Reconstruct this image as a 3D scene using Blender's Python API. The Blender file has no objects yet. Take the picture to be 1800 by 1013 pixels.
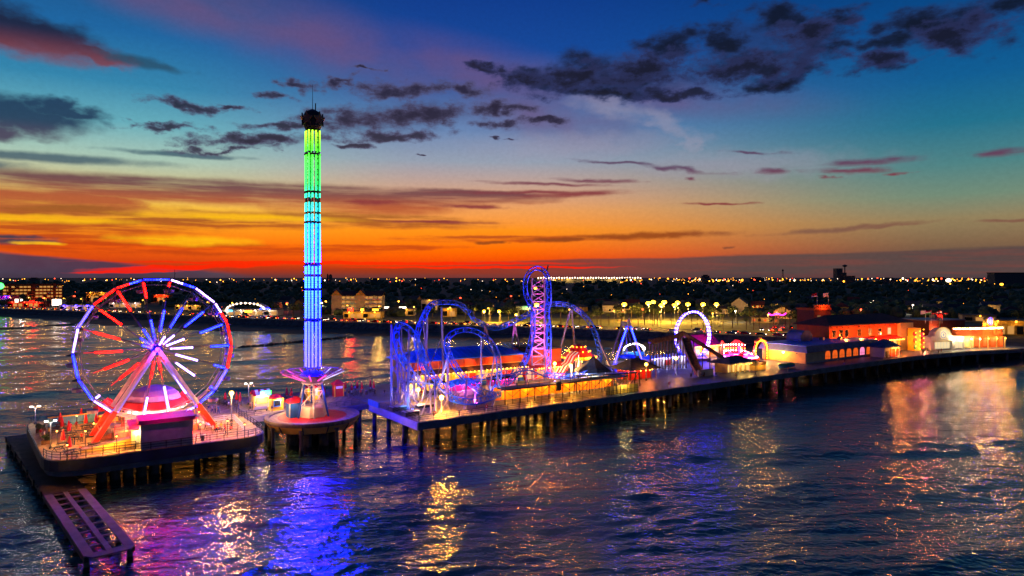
import bpy, bmesh, math, random
import numpy as np
from mathutils import Vector, Matrix
R = math.radians
random.seed(7)
C = bpy.context.scene.collection
SC = bpy.context.scene

# ---------------------------------------------------------------- camera
CAM_H = 33.6            # metres above the water
cam_d = bpy.data.cameras.new('camera')
cam = bpy.data.objects.new('camera', cam_d)
C.objects.link(cam)
cam.location = (0, 0, CAM_H)
cam.rotation_euler = (R(90), 0, 0)
cam_d.sensor_width = 36
cam_d.lens = 24
cam_d.shift_y = -19.5 / 1800
cam_d.clip_start = 1
cam_d.clip_end = 60000
SC.camera = cam

# ---------------------------------------------------------------- colour management
SC.view_settings.view_transform = 'Standard'
SC.view_settings.look = 'None'
SC.view_settings.exposure = 0
SC.view_settings.gamma = 1
SC.view_settings.use_curve_mapping = False
SC.render.engine = 'CYCLES'
cy = SC.cycles
cy.use_denoising = True
cy.max_bounces = 5
cy.diffuse_bounces = 2
cy.glossy_bounces = 3
cy.transmission_bounces = 2
cy.caustics_reflective = False
cy.caustics_refractive = False
cy.sample_clamp_indirect = 6
cy.sample_clamp_direct = 0
cy.blur_glossy = 0.5

def lin(c):
    """sRGB 0..255 to linear"""
    return tuple((v / 255 / 12.92) if v / 255 <= .04045 else (((v / 255) + .055) / 1.055) ** 2.4 for v in c[:3])

# ---------------------------------------------------------------- sky (dusk, just after sunset)
world = bpy.data.worlds.new('World')
SC.world = world
world.use_nodes = True
NT = world.node_tree
NT.nodes.clear()
def nd(t, **kw):
    n = NT.nodes.new(t)
    for k, v in kw.items(): setattr(n, k, v)
    return n
def lk(a, b): NT.links.new(a, b)
def plug(v, sock):
    if hasattr(v, 'is_linked'): lk(v, sock)
    else: sock.default_value = v
def mth(op, a, b=None, c=None, clamp=False):
    n = nd('ShaderNodeMath', operation=op, use_clamp=clamp)
    plug(a, n.inputs[0])
    if b is not None: plug(b, n.inputs[1])
    if c is not None: plug(c, n.inputs[2])
    return n.outputs[0]
def rng(v, a, b, c=0., d=1., smooth=True):
    n = nd('ShaderNodeMapRange', interpolation_type='SMOOTHSTEP' if smooth else 'LINEAR')
    plug(v, n.inputs[0])
    for i, q in enumerate((a, b, c, d)): plug(q, n.inputs[i + 1])
    return n.outputs[0]
def mixc(f, a, b):
    n = nd('ShaderNodeMix', data_type='RGBA')
    plug(f, n.inputs[0]); plug(a, n.inputs[6]); plug(b, n.inputs[7])
    return n.outputs[2]
def rgb(c): return (*lin(c), 1)
def ramp(fac, stops):
    n = nd('ShaderNodeValToRGB')
    el = n.color_ramp.elements
    while len(el) < len(stops): el.new(.5)
    for e, (p, c) in zip(el, sorted(stops)):
        e.position = p; e.color = rgb(c)
    plug(fac, n.inputs[0])
    return n.outputs[0]
tc = nd('ShaderNodeTexCoord')
sp = nd('ShaderNodeSeparateXYZ')
lk(tc.outputs['Generated'], sp.inputs[0])
dx, dy, dz = sp.outputs
az = mth('ARCTAN2', dx, dy)                                   # azimuth, 0 = north (ahead), right positive
hz = mth('SQRT', mth('ADD', mth('MULTIPLY', dx, dx), mth('MULTIPLY', dy, dy)))
el = mth('DIVIDE', dz, mth('MAXIMUM', hz, .001))              # slope above the horizon
cmb = nd('ShaderNodeCombineXYZ')
lk(az, cmb.inputs[0]); lk(el, cmb.inputs[1])
AE = cmb.outputs[0]
def ae(px, py):
    a = math.atan((px - 900) / 1200)
    return a, (487 - py) / 1200 * math.cos(a)
def noise(scale, detail=5, rough=.55, sx=1., sy=1., off=(0, 0), dist=0.):
    m = nd('ShaderNodeMapping')
    m.inputs['Scale'].default_value = (sx, sy, 1)
    m.inputs['Location'].default_value = (off[0], off[1], 0)
    lk(AE, m.inputs[0])
    n = nd('ShaderNodeTexNoise')
    n.inputs['Scale'].default_value = scale
    n.inputs['Detail'].default_value = detail
    n.inputs['Roughness'].default_value = rough
    n.inputs['Distortion'].default_value = dist
    lk(m.outputs[0], n.inputs['Vector'])
    return n.outputs['Fac']
def blob(px, py, rx, ry, tilt=0, warp=None):
    """soft elliptical patch of cloud: 1 in the middle, 0 at the rim; tilt in degrees"""
    a, e = ae(px, py)
    k = math.cos(a)
    m = nd('ShaderNodeMapping', vector_type='TEXTURE')
    m.inputs['Location'].default_value = (a, e, 0)
    m.inputs['Rotation'].default_value = (0, 0, R(tilt))
    m.inputs['Scale'].default_value = (rx / 1200 * k * k, ry / 1200 * k, 1)
    lk(warp or AE, m.inputs[0])
    n = nd('ShaderNodeVectorMath', operation='LENGTH')
    lk(m.outputs[0], n.inputs[0])
    return mth('SUBTRACT', 1., n.outputs['Value'])
def blobs(lst, warp=None):
    acc = None
    for b in lst:
        v = blob(*b, warp=warp)
        acc = v if acc is None else mth('MAXIMUM', acc, v)
    return mth('MAXIMUM', acc, -1.)
# clear sky: three elevation ramps, blended round the compass
H = lambda py: (487 - py) / 487 * .8
fac = mth('DIVIDE', el, 487 / 1200 / .8)
left = ramp(fac, [(0, (96, 48, 52)), (H(470), (190, 50, 20)), (H(440), (250, 96, 12)), (H(400), (255, 168, 30)), (H(378), (248, 192, 60)), (H(345), (206, 190, 130)), (H(305), (168, 198, 180)), (H(250), (100, 172, 186)), (H(190), (48, 132, 172)), (H(110), (24, 100, 160)), (H(0), (24, 66, 120)), (1, (16, 44, 96))])
mid = ramp(fac, [(0, (112, 46, 44)), (H(474), (150, 42, 22)), (H(462), (236, 64, 6)), (H(440), (255, 106, 4)), (H(405), (255, 146, 24)), (H(372), (240, 158, 84)), (H(330), (198, 160, 140)), (H(285), (146, 158, 176)), (H(230), (100, 132, 178)), (H(160), (46, 92, 158)), (H(90), (10, 70, 152)), (H(0), (4, 58, 140)), (1, (4, 40, 100))])
right = ramp(fac, [(0, (80, 60, 56)), (H(455), (104, 78, 66)), (H(435), (128, 100, 74)), (H(400), (146, 128, 92)), (H(365), (112, 138, 118)), (H(320), (76, 130, 132)), (H(260), (30, 112, 140)), (H(190), (8, 92, 146)), (H(110), (0, 76, 140)), (H(0), (0, 56, 116)), (1, (3, 36, 84))])
east = ramp(fac, [(0, (64, 58, 78)), (.25, (44, 66, 100)), (.6, (14, 52, 96)), (1, (6, 34, 80))])
base = mixc(rng(az, ae(250, 0)[0], ae(760, 0)[0]), left, mid)
base = mixc(rng(az, ae(880, 0)[0], ae(1700, 0)[0]), base, right)
base = mixc(rng(mth('ABSOLUTE', az), .8, 2.2), base, east)
# warped coordinates for ragged clouds
wn = nd('ShaderNodeTexNoise'); wn.inputs['Scale'].default_value = 26; wn.inputs['Detail'].default_value = 4
wm = nd('ShaderNodeMapping'); wm.inputs['Scale'].default_value = (1, 1.7, 1)
lk(AE, wm.inputs[0]); lk(wm.outputs[0], wn.inputs['Vector'])
wv = nd('ShaderNodeVectorMath', operation='SUBTRACT'); lk(wn.outputs['Color'], wv.inputs[0]); wv.inputs[1].default_value = (.5, .5, .5)
ws = nd('ShaderNodeVectorMath', operation='MULTIPLY_ADD'); lk(wv.outputs[0], ws.inputs[0]); ws.inputs[1].default_value = (.10, .035, 0); lk(AE, ws.inputs[2])
W1 = W0 = ws.outputs[0]
ws2 = nd('ShaderNodeVectorMath', operation='MULTIPLY_ADD'); lk(wv.outputs[0], ws2.inputs[0]); ws2.inputs[1].default_value = (.12, .007, 0); lk(AE, ws2.inputs[2])
WS = ws2.outputs[0]
def seq(w=None):
    # makes the next cloud layer wait for the last one, so that the shader is evaluated layer by layer
    global W1
    n = nd('ShaderNodeVectorMath', operation='MULTIPLY_ADD')
    lk(base, n.inputs[0]); n.inputs[1].default_value = (1e-7, 1e-7, 1e-7); lk(w or W0, n.inputs[2])
    W1 = n.outputs[0]
# streaky noises
st = noise(1, 4, .6, 5, 62, (3.1, 1.7))
st2 = noise(1, 4, .6, 9, 120, (7.7, 4.2))
soft = noise(1, 3, .6, 7, 13, (2, 5))
puff = noise(1, 6, .66, 30, 48, (1.3, 8.1))
puff2 = noise(1, 6, .62, 17, 27, (4.3, 2.1))
fine = noise(1, 1, .7, 150, 190, (5, 1))
# 1 high mauve cirrus
m1 = blobs([(560, 70, 420, 95, -14), (860, 130, 330, 75, -14), (1120, 165, 420, 52, -8), (960, 205, 260, 70, -10), (330, 20, 260, 60, -8)])
k1 = mth('MULTIPLY', rng(m1, 0., .95), rng(soft, .25, .7, .35, .9))
base = mixc(mth('MULTIPLY', k1, .85), base, rgb((106, 78, 122)))
seq()
m1b = blobs([(1170, 215, 110, 26, -28), (1215, 250, 70, 22, -50), (1080, 190, 120, 26, -12), (1010, 260, 280, 40, 0), (1290, 288, 330, 40, -3)], W1)
base = mixc(mth('MULTIPLY', rng(m1b, 0., 1.), .45), base, rgb((160, 152, 172)))
# 2 broad dark clouds on the left
seq()
m2 = blobs([(40, 62, 210, 52, -6), (-40, 40, 160, 70, 0), (150, 96, 130, 20, -6)], W1)
c2 = mixc(rng(el, ae(40, 100)[1], ae(40, 40)[1]), rgb((124, 60, 70)), rgb((24, 32, 62)))
base = mixc(mth('MULTIPLY', rng(m2, 0., .6), rng(soft, .2, .6, .6, .97)), base, c2)
seq()
m2b = blobs([(30, 205, 190, 42, -3), (100, 190, 120, 22, -4), (-60, 225, 200, 26, 0)], W1)
c2b = mixc(rng(el, ae(40, 240)[1], ae(40, 205)[1]), rgb((66, 52, 84)), rgb((20, 48, 84)))
base = mixc(mth('MULTIPLY', rng(m2b, 0., .6), .93), base, c2b)
seq(WS)
m2c = blobs([(90, 278, 300, 13, 1), (320, 272, 160, 7, 0), (-80, 285, 200, 16, 0), (250, 110, 120, 14, -6)], W1)
base = mixc(mth('MULTIPLY', rng(m2c, 0., .7), .82), base, rgb((34, 74, 100)))
# 3 brown and red streaks over the afterglow
seq(WS)
b3 = blobs([(420, 340, 620, 26, 0), (40, 352, 320, 28, 0), (560, 350, 300, 30, -2), (820, 345, 190, 14, -2)], W1)
k3 = mth('MULTIPLY', rng(b3, -.05, .38), rng(st, .28, .58, .45, 1.))
c3 = mixc(rng(el, ae(500, 366)[1], ae(500, 330)[1]), rgb((178, 84, 52)), rgb((104, 62, 74)))
base = mixc(mth('MULTIPLY', k3, .95), base, c3)
seq(WS)
b3b = blobs([(60, 392, 430, 24, 0), (330, 385, 420, 20, 0), (650, 388, 260, 16, -1), (120, 425, 330, 26, 0), (360, 438, 420, 13, 0), (620, 437, 240, 8, 1), (200, 372, 300, 10, 1), (900, 420, 260, 8, 0)], W1)
k3b = mth('MULTIPLY', rng(b3b, -.05, .5), rng(st2, .34, .58, .2, 1.))
c3b = mixc(rng(el, ae(500, 440)[1], ae(500, 370)[1]), rgb((196, 66, 18)), rgb((158, 92, 40)))
base = mixc(mth('MULTIPLY', k3b, .95), base, c3b)
seq(WS)
b3c = blobs([(30, 424, 110, 9, 0), (20, 416, 80, 6, 0)], W1)
base = mixc(rng(b3c, 0., .8), base, rgb((70, 56, 74)))
seq(WS)
b3y = blobs([(60, 384, 300, 10, 0), (80, 428, 80, 5, -1), (330, 424, 180, 13, 0), (430, 382, 260, 9, 0)], W1)
base = mixc(mth('MULTIPLY', rng(b3y, 0., .8), rng(st2, .35, .55, .5, .9)), base, rgb((255, 190, 20)))
# 4 separate dark red streaks at mid height
seq(WS)
b4 = blobs([(1010, 341, 135, 8, 2), (950, 339, 220, 5, 0), (1040, 318, 90, 5, -3), (960, 324, 130, 4, -2), (820, 363, 80, 5, -2), (660, 356, 70, 7, 0), (1200, 298, 85, 6, -8), (1265, 358, 70, 3, -2), (1350, 300, 50, 8, -4), (1452, 312, 24, 5, 0), (1530, 284, 90, 8, 0), (1500, 300, 80, 8, -4), (1590, 306, 34, 4, 0), (1765, 268, 110, 9, -1), (1215, 314, 20, 5, 0), (1330, 268, 60, 4, -6), (1090, 286, 90, 4, -5), (770, 390, 120, 4, -1)], W1)
k4 = mth('ADD', b4, mth('MULTIPLY', mth('SUBTRACT', st2, .5), 1.1))
c4 = mixc(rng(el, ae(1200, 345)[1], ae(1200, 285)[1]), rgb((132, 46, 58)), rgb((86, 58, 92)))
base = mixc(mth('MULTIPLY', rng(k4, -.15, .95), .92), base, c4)
seq(WS)
b5 = blobs([(1130, 415, 185, 8, 1), (1200, 411, 90, 7, 0), (980, 421, 90, 5, 0), (1480, 402, 190, 6, 3), (1560, 398, 90, 5, 3), (1770, 388, 90, 4, 0), (1290, 436, 18, 4, 4), (860, 427, 36, 4, 0)], W1)
k5 = mth('ADD', b5, mth('MULTIPLY', mth('SUBTRACT', puff, .5), .9))
c5 = mixc(rng(az, ae(1150, 0)[0], ae(1450, 0)[0]), rgb((146, 66, 26)), rgb((128, 88, 72)))
base = mixc(mth('MULTIPLY', rng(k5, -.1, .8), .92), base, c5)
# 5 dark ragged cumulus
b6 = ([(300, 224, 110, 10, 0), (450, 245, 170, 13, 5), (400, 262, 120, 9, 6), (510, 222, 130, 10, 4), (520, 146, 46, 16, -10), (480, 175, 60, 10, 0), (335, 186, 110, 14, -3), (390, 188, 70, 6, 0),
            (620, 212, 130, 30, 6), (740, 205, 160, 26, 8), (850, 190, 60, 18, 14), (700, 160, 110, 20, 6), (810, 155, 70, 14, 0), (600, 148, 60, 12, 20), (620, 258, 40, 8, 0), (690, 240, 120, 14, 4),
            (905, 190, 50, 12, 0), (880, 218, 60, 12, 0), (960, 215, 60, 8, 0), (740, 268, 22, 4, 0), (885, 243, 30, 4, 0), (640, 120, 30, 4, 0)])
b7 = ([(940, 140, 70, 30, -10), (1030, 125, 100, 46, 8), (1120, 130, 110, 46, 8), (1180, 78, 78, 42, 4), (1270, 72, 52, 42, -8), (1365, 30, 76, 44, 0), (1310, 110, 130, 34, 0), (1430, 60, 90, 40, 10), (1380, 125, 70, 42, 0), (1530, 108, 90, 24, -10), (1600, 45, 90, 40, -8), (1700, 48, 110, 52, 0), (1760, 8, 110, 26, 0), (1240, 5, 50, 12, 0), (1350, 150, 80, 18, 0), (1060, 165, 140, 18, -4), (1480, 30, 60, 24, 0), (1560, 75, 120, 18, -5)])
seq()
bs = blobs([(710, 208, 200, 36, 7), (450, 248, 150, 14, 5), (1060, 128, 190, 50, 6), (1350, 80, 170, 70, 0), (1640, 50, 170, 50, 0), (1160, 150, 160, 26, 0)], W1)
base = mixc(mth('MULTIPLY', mth('MULTIPLY', rng(bs, 0., .9), rng(soft, .25, .65, .3, 1.)), .6), base, rgb((40, 44, 82)))
def ragged(lst, cedge, ccore, pf):
    global base
    for i in range(0, len(lst), 10):
        seq()
        k = mth('MULTIPLY_ADD', mth('SUBTRACT', pf, .53), 3.8, mth('MULTIPLY', blobs(lst[i:i + 10], W1), 1.75))
        base = mixc(mth('MULTIPLY', rng(k, -.1, 1.1), .94), base, mixc(rng(k, .3, 1.6), rgb(cedge), rgb(ccore)))
ragged(b6, (74, 70, 104), (30, 27, 52), puff)
ragged(b7, (26, 44, 88), (9, 14, 32), puff2)
ragged([(1010, 140, 120, 34, 6), (1130, 120, 120, 40, 6), (920, 140, 70, 20, -10), (1320, 120, 150, 40, 0), (1540, 105, 90, 20, -8), (1420, 60, 90, 40, 6), (1680, 60, 110, 40, 0), (860, 120, 60, 10, -10), (1180, 165, 150, 14, -4)], (44, 52, 100), (18, 22, 46), puff)
# 6 the bank along the horizon
top = mth('ADD', mth('MULTIPLY', rng(az, ae(880, 0)[0], ae(1800, 0)[0], smooth=False), ae(1800, 428)[1] - ae(880, 457)[1]), ae(880, 459)[1])
topn = mth('ADD', top, mth('MULTIPLY', mth('SUBTRACT', st, .5), .010))
k7 = mth('MULTIPLY', rng(mth('SUBTRACT', topn, el), -.001, .003), rng(az, ae(640, 0)[0], ae(960, 0)[0]))
c7 = mixc(rng(az, ae(800, 0)[0], ae(1350, 0)[0]), rgb((140, 52, 44)), rgb((86, 70, 70)))
c7 = mixc(mth('MULTIPLY', rng(st2, .42, .68), .5), c7, rgb((128, 68, 62)))
base = mixc(mth('MULTIPLY', k7, .93), base, c7)
topl = mth('ADD', mth('MULTIPLY', rng(az, ae(0, 0)[0], ae(470, 0)[0], smooth=False), ae(470, 486)[1] - ae(0, 443)[1]), ae(0, 443)[1])
topln = mth('ADD', topl, mth('MULTIPLY', mth('SUBTRACT', st, .5), .012))
k8 = mth('MULTIPLY', rng(mth('SUBTRACT', topln, el), -.002, .003), rng(az, ae(520, 0)[0], ae(380, 0)[0]))
base = mixc(mth('MULTIPLY', k8, .93), base, mixc(rng(soft, .35, .65), rgb((54, 52, 78)), rgb((62, 68, 88))))
seq(WS)
b9 = blobs([(320, 470, 190, 6, 2.2), (220, 478, 110, 4, 1), (640, 463, 520, 4, 0), (860, 470, 300, 3, 0), (430, 466, 120, 6, 2)], W1)
base = mixc(mth('MULTIPLY', rng(b9, .05, .55), .92), base, rgb((250, 26, 4)))
low = rng(el, ae(900, 478)[1], ae(900, 487)[1])
base = mixc(mth('MULTIPLY', low, .35), base, rgb((70, 50, 60)))
# painterly grain of thin high haze
gr = mth('MULTIPLY_ADD', fine, .16, .92)
fin = nd('ShaderNodeVectorMath', operation='SCALE'); lk(base, fin.inputs[0]); lk(gr, fin.inputs['Scale'])
# the last scattered daylight of a sun already below the horizon
nish = nd('ShaderNodeTexSky', sky_type='NISHITA')
nish.sun_disc = False
nish.sun_elevation = R(0.5)
nish.sun_rotation = R(-12)
bg1 = nd('ShaderNodeBackground'); lk(fin.outputs[0], bg1.inputs[0]); bg1.inputs[1].default_value = 1.0
bg2 = nd('ShaderNodeBackground'); lk(nish.outputs[0], bg2.inputs[0]); bg2.inputs[1].default_value = 0.004
add = nd('ShaderNodeAddShader'); lk(bg1.outputs[0], add.inputs[0]); lk(bg2.outputs[0], add.inputs[1])
wo = nd('ShaderNodeOutputWorld'); lk(add.outputs[0], wo.inputs[0])
world.cycles.sampling_method = 'MANUAL'
world.cycles.sample_map_resolution = 512

# the sun is under the horizon: only a trace of warm light is left of it
sun_d = bpy.data.lights.new('sun', 'SUN'); sun_d.energy = .04; sun_d.angle = R(6); sun_d.color = (1, .5, .25)
sun = bpy.data.objects.new('sun', sun_d); C.objects.link(sun)
sun.rotation_euler = (R(88), 0, R(192))

# ---------------------------------------------------------------- helpers
CAMF = 1200.0
HOR = 487.0
DECK = 5.9
P0 = Vector((-17.9, 130.0, 0))
PA = R(34.6)                                   # the pier runs this way
PU = Vector((math.cos(PA), math.sin(PA), 0)); PV = Vector((-PU.y, PU.x, 0))
def W(u, v, z=DECK):                           # pier coordinates (along, across) to world
    p = P0 + PU * u + PV * v
    return Vector((p.x, p.y, z))
def uv(p):
    d = Vector((p[0], p[1], 0)) - P0
    return d.dot(PU), d.dot(PV)
def ray(px, py, Y):                            # survey point seen at a photo pixel, at distance Y
    return Vector(((px - 900) / CAMF * Y, Y, CAM_H - (py - HOR) / CAMF * Y))
def gnd(px, py, z=DECK):                       # survey point on the level z
    return ray(px, py, (CAM_H - z) * CAMF / (py - HOR))

class MB:
    """collects simple shapes and links them as one mesh object"""
    def __init__(s): s.v = []; s.f = []; s.mi = []; s.cur = 0
    def add(s, vs, fs):
        o = len(s.v)
        s.v += [tuple(p) for p in vs]
        for f in fs: s.f.append(tuple(i + o for i in f)); s.mi.append(s.cur)
        return s
    def box(s, c, d, rz=0, bz=False):
        x, y, z = d[0] / 2, d[1] / 2, d[2] / 2
        zo = c[2] + (z if bz else 0)
        ca, sa = math.cos(rz), math.sin(rz)
        vs = [(c[0] + ca * i * x - sa * j * y, c[1] + sa * i * x + ca * j * y, zo + k * z) for k in (-1, 1) for j in (-1, 1) for i in (-1, 1)]
        return s.add(vs, [(0, 2, 3, 1), (4, 5, 7, 6), (0, 1, 5, 4), (2, 6, 7, 3), (0, 4, 6, 2), (1, 3, 7, 5)])
    def bar(s, p, q, w, h=None):
        return s.tube(p, q, w * .7071, None, 4, (h or w) / w)
    def tube(s, p, q, r, r2=None, n=6, asp=1., caps=True):
        p, q = Vector(p), Vector(q)
        r2 = r if r2 is None else r2
        d = (q - p)
        if d.length < 1e-6: return s
        d.normalize()
        a = d.cross(Vector((0, 0, 1)) if abs(d.z) < .95 else Vector((1, 0, 0))).normalized(); b = a.cross(d)
        o = math.pi / 4 if n == 4 else 0
        vs = []
        for c, rr in ((p, r), (q, r2)):
            for k in range(n):
                t = o + 2 * math.pi * k / n
                vs.append(c + a * math.cos(t) * rr + b * math.sin(t) * rr * asp)
        fs = [(k, (k + 1) % n, n + (k + 1) % n, n + k) for k in range(n)]
        if caps: fs += [tuple(range(n - 1, -1, -1)), tuple(range(n, 2 * n))]
        return s.add(vs, fs)
    def path(s, pts, r, n=6, closed=False, up=None):
        pts = [Vector(p) for p in pts]
        m = len(pts); vs = []
        pr = None
        for i, p in enumerate(pts):
            t = (pts[(i + 1) % m] - pts[i - 1]) if closed else (pts[min(i + 1, m - 1)] - pts[max(i - 1, 0)])
            t.normalize()
            if pr is None:
                a = t.cross(Vector((0, 0, 1)) if abs(t.z) < .9 else Vector((0, 1, 0))).normalized()
            else:
                a = (pr - t * pr.dot(t)).normalized()
            pr = a; b = a.cross(t)
            for k in range(n):
                h = 2 * math.pi * k / n
                vs.append(p + a * math.cos(h) * r + b * math.sin(h) * r)
        fs = []
        for i in range(m if closed else m - 1):
            j = (i + 1) % m
            for k in range(n): fs.append((i * n + k, i * n + (k + 1) % n, j * n + (k + 1) % n, j * n + k))
        return s.add(vs, fs)
    def lathe(s, prof, n=16, c=(0, 0, 0), caps=False):
        vs = [(c[0] + r * math.cos(2 * math.pi * k / n), c[1] + r * math.sin(2 * math.pi * k / n), c[2] + z) for r, z in prof for k in range(n)]
        fs = [(i * n + k, i * n + (k + 1) % n, (i + 1) * n + (k + 1) % n, (i + 1) * n + k) for i in range(len(prof) - 1) for k in range(n)]
        if caps: fs += [tuple(range(n - 1, -1, -1)), tuple(range((len(prof) - 1) * n, len(prof) * n))]
        return s.add(vs, fs)
    def prism(s, poly, z0, z1, top=True, bottom=True):
        n = len(poly)
        z0f = z0 if callable(z0) else (lambda p: z0); z1f = z1 if callable(z1) else (lambda p: z1)
        vs = [(p[0], p[1], z0f(p)) for p in poly] + [(p[0], p[1], z1f(p)) for p in poly]
        fs = [(k, (k + 1) % n, n + (k + 1) % n, n + k) for k in range(n)]
        if bottom: fs.append(tuple(range(n - 1, -1, -1)))
        if top: fs.append(tuple(range(n, 2 * n)))
        return s.add(vs, fs)
    def extr(s, poly, p0, ax, ay, dep):
        """polygon (a, b) in the plane of axes ax, ay at p0, pushed out along dep"""
        p0, ax, ay, dep = map(Vector, (p0, ax, ay, dep))
        n = len(poly)
        vs = [p0 + ax * a + ay * b for a, b in poly] + [p0 + ax * a + ay * b + dep for a, b in poly]
        return s.add(vs, [(k, (k + 1) % n, n + (k + 1) % n, n + k) for k in range(n)] + [tuple(range(n - 1, -1, -1)), tuple(range(n, 2 * n))])
    def quad(s, a, b, c, d): return s.add([a, b, c, d], [(0, 1, 2, 3)])
    def ball(s, c, r, n=8, m=5, sq=(1, 1, 1)):
        vs = [(c[0], c[1], c[2] - r * sq[2])]
        for i in range(1, m):
            t = -math.pi / 2 + math.pi * i / m
            for k in range(n): vs.append((c[0] + r * sq[0] * math.cos(t) * math.cos(2 * math.pi * k / n), c[1] + r * sq[1] * math.cos(t) * math.sin(2 * math.pi * k / n), c[2] + r * sq[2] * math.sin(t)))
        vs.append((c[0], c[1], c[2] + r * sq[2]))
        fs = [(0, 1 + (k + 1) % n, 1 + k) for k in range(n)]
        for i in range(m - 2): fs += [(1 + i * n + k, 1 + i * n + (k + 1) % n, 1 + (i + 1) * n + (k + 1) % n, 1 + (i + 1) * n + k) for k in range(n)]
        l = len(vs) - 1; b = 1 + (m - 2) * n
        fs += [(b + k, b + (k + 1) % n, l) for k in range(n)]
        return s.add(vs, fs)
    def mesh(s, name, mats, smooth=False):
        me = bpy.data.meshes.new(name)
        me.from_pydata(s.v, [], s.f)
        mats = mats if isinstance(mats, (list, tuple)) else [mats]
        for m in mats: me.materials.append(m)
        if len(mats) > 1: me.polygons.foreach_set('material_index', s.mi)
        if smooth: me.polygons.foreach_set('use_smooth', [True] * len(me.polygons))
        bm = bmesh.new(); bm.from_mesh(me); bmesh.ops.recalc_face_normals(bm, faces=bm.faces); bm.to_mesh(me); bm.free()
        me.update()
        return me
    def build(s, name, mats, parent=None, smooth=False, loc=None, rz=0):
        o = bpy.data.objects.new(name, s.mesh(name, mats, smooth))
        C.objects.link(o)
        if parent: o.parent = parent
        if loc is not None: o.location = loc
        if rz: o.rotation_euler.z = rz
        return o

def tag(o, label=None, cat=None, group=None, kind=None):
    if label: o['label'] = label
    if cat: o['category'] = cat
    if group: o['group'] = group
    if kind: o['kind'] = kind
    return o
def thing(name, label, cat, loc=(0, 0, 0), rz=0, group=None):
    o = bpy.data.objects.new(name, None); C.objects.link(o)
    o.empty_display_size = .5
    o.location = loc; o.rotation_euler = (0, 0, rz)
    return tag(o, label, cat, group)
def onpier(name, label, cat, u, v, z=DECK, rz=0, group=None):
    return thing(name, label, cat, W(u, v, z), PA + rz, group)
KIDS = {}
def dup(root, loc, rz=None, label=None, group=None, sc=None):
    """a copy of a thing with copies of its parts and sub-parts (mesh data shared)"""
    def kids(o):
        if o.name not in KIDS: KIDS[o.name] = [k for k in o.children]
        return KIDS[o.name]
    r = root.copy(); C.objects.link(r); r.location = loc
    if rz is not None: r.rotation_euler.z = rz
    if label: r['label'] = label
    if group: r['group'] = group
    if sc: r.scale = (sc, sc, sc) if not isinstance(sc, tuple) else sc
    for ch in kids(root):
        c = ch.copy(); C.objects.link(c); c.parent = r
        for g in kids(ch):
            d = g.copy(); C.objects.link(d); d.parent = c
    return r

# ---------------------------------------------------------------- materials
def mat(name, col, rough=.6, metal=0., var=.18, scale=1.2, bump=.0, bscale=8., spec=.5, stretch=(1, 1, 1), coord='Object', dark=None):
    """painted / natural surface: base colour (sRGB 0..255) broken up by two noises of grime and grain"""
    m = bpy.data.materials.new(name); m.use_nodes = True
    t = m.node_tree; b = t.nodes['Principled BSDF']
    b.inputs['Roughness'].default_value = rough; b.inputs['Metallic'].default_value = metal
    b.inputs['Specular IOR Level'].default_value = spec
    c = lin(col)
    tcn = t.nodes.new('ShaderNodeTexCoord'); mp = t.nodes.new('ShaderNodeMapping'); mp.inputs['Scale'].default_value = stretch
    t.links.new(tcn.outputs[coord], mp.inputs[0])
    n1 = t.nodes.new('ShaderNodeTexNoise'); n1.inputs['Scale'].default_value = scale; n1.inputs['Detail'].default_value = 5; n1.inputs['Roughness'].default_value = .65
    t.links.new(mp.outputs[0], n1.inputs['Vector'])
    r = t.nodes.new('ShaderNodeValToRGB')
    d = lin(dark) if dark else tuple(x * (1 - 2 * var) for x in c)
    r.color_ramp.elements[0].position = .3; r.color_ramp.elements[0].color = (*[max(x, 0) for x in d], 1)
    r.color_ramp.elements[1].position = .7; r.color_ramp.elements[1].color = (*[min(x * (1 + var), 1) for x in c], 1)
    t.links.new(n1.outputs['Fac'], r.inputs[0]); t.links.new(r.outputs[0], b.inputs['Base Color'])
    if bump:
        n2 = t.nodes.new('ShaderNodeTexNoise'); n2.inputs['Scale'].default_value = bscale; n2.inputs['Detail'].default_value = 3
        t.links.new(mp.outputs[0], n2.inputs['Vector'])
        bp = t.nodes.new('ShaderNodeBump'); bp.inputs['Strength'].default_value = bump; bp.inputs['Distance'].default_value = .1
        t.links.new(n2.outputs['Fac'], bp.inputs['Height']); t.links.new(bp.outputs[0], b.inputs['Normal'])
    return m
def glow(name, col, power, mis=True):
    """a lamp, screen or lit window: linear colour times power"""
    m = bpy.data.materials.new(name); m.use_nodes = True
    t = m.node_tree; b = t.nodes['Principled BSDF']
    b.inputs['Base Color'].default_value = (.05, .05, .05, 1)
    b.inputs['Roughness'].default_value = .4
    b.inputs['Emission Color'].default_value = (*col, 1); b.inputs['Emission Strength'].default_value = power
    m.cycles.emission_sampling = 'FRONT' if mis else 'NONE'
    return m
def lamp(parent, loc, col, watt, r=.25, name='bulb_light'):
    d = bpy.data.lights.new(name, 'POINT'); d.energy = watt * LAMP; d.color = col; d.shadow_soft_size = r
    o = bpy.data.objects.new(name, d); C.objects.link(o); o.location = loc
    if parent: o.parent = parent
    return o
LAMP = 3.2
def spot(parent, loc, aim, col, watt, ang=70, r=.2, name='flood_light'):
    d = bpy.data.lights.new(name, 'SPOT'); d.energy = watt * 1.8; d.color = col; d.shadow_soft_size = r; d.spot_size = R(ang); d.spot_blend = .6
    o = bpy.data.objects.new(name, d); C.objects.link(o); o.location = loc
    o.rotation_euler = (Vector(aim) - Vector(loc)).to_track_quat('-Z', 'Y').to_euler()
    if parent: o.parent = parent
    return o

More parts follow.
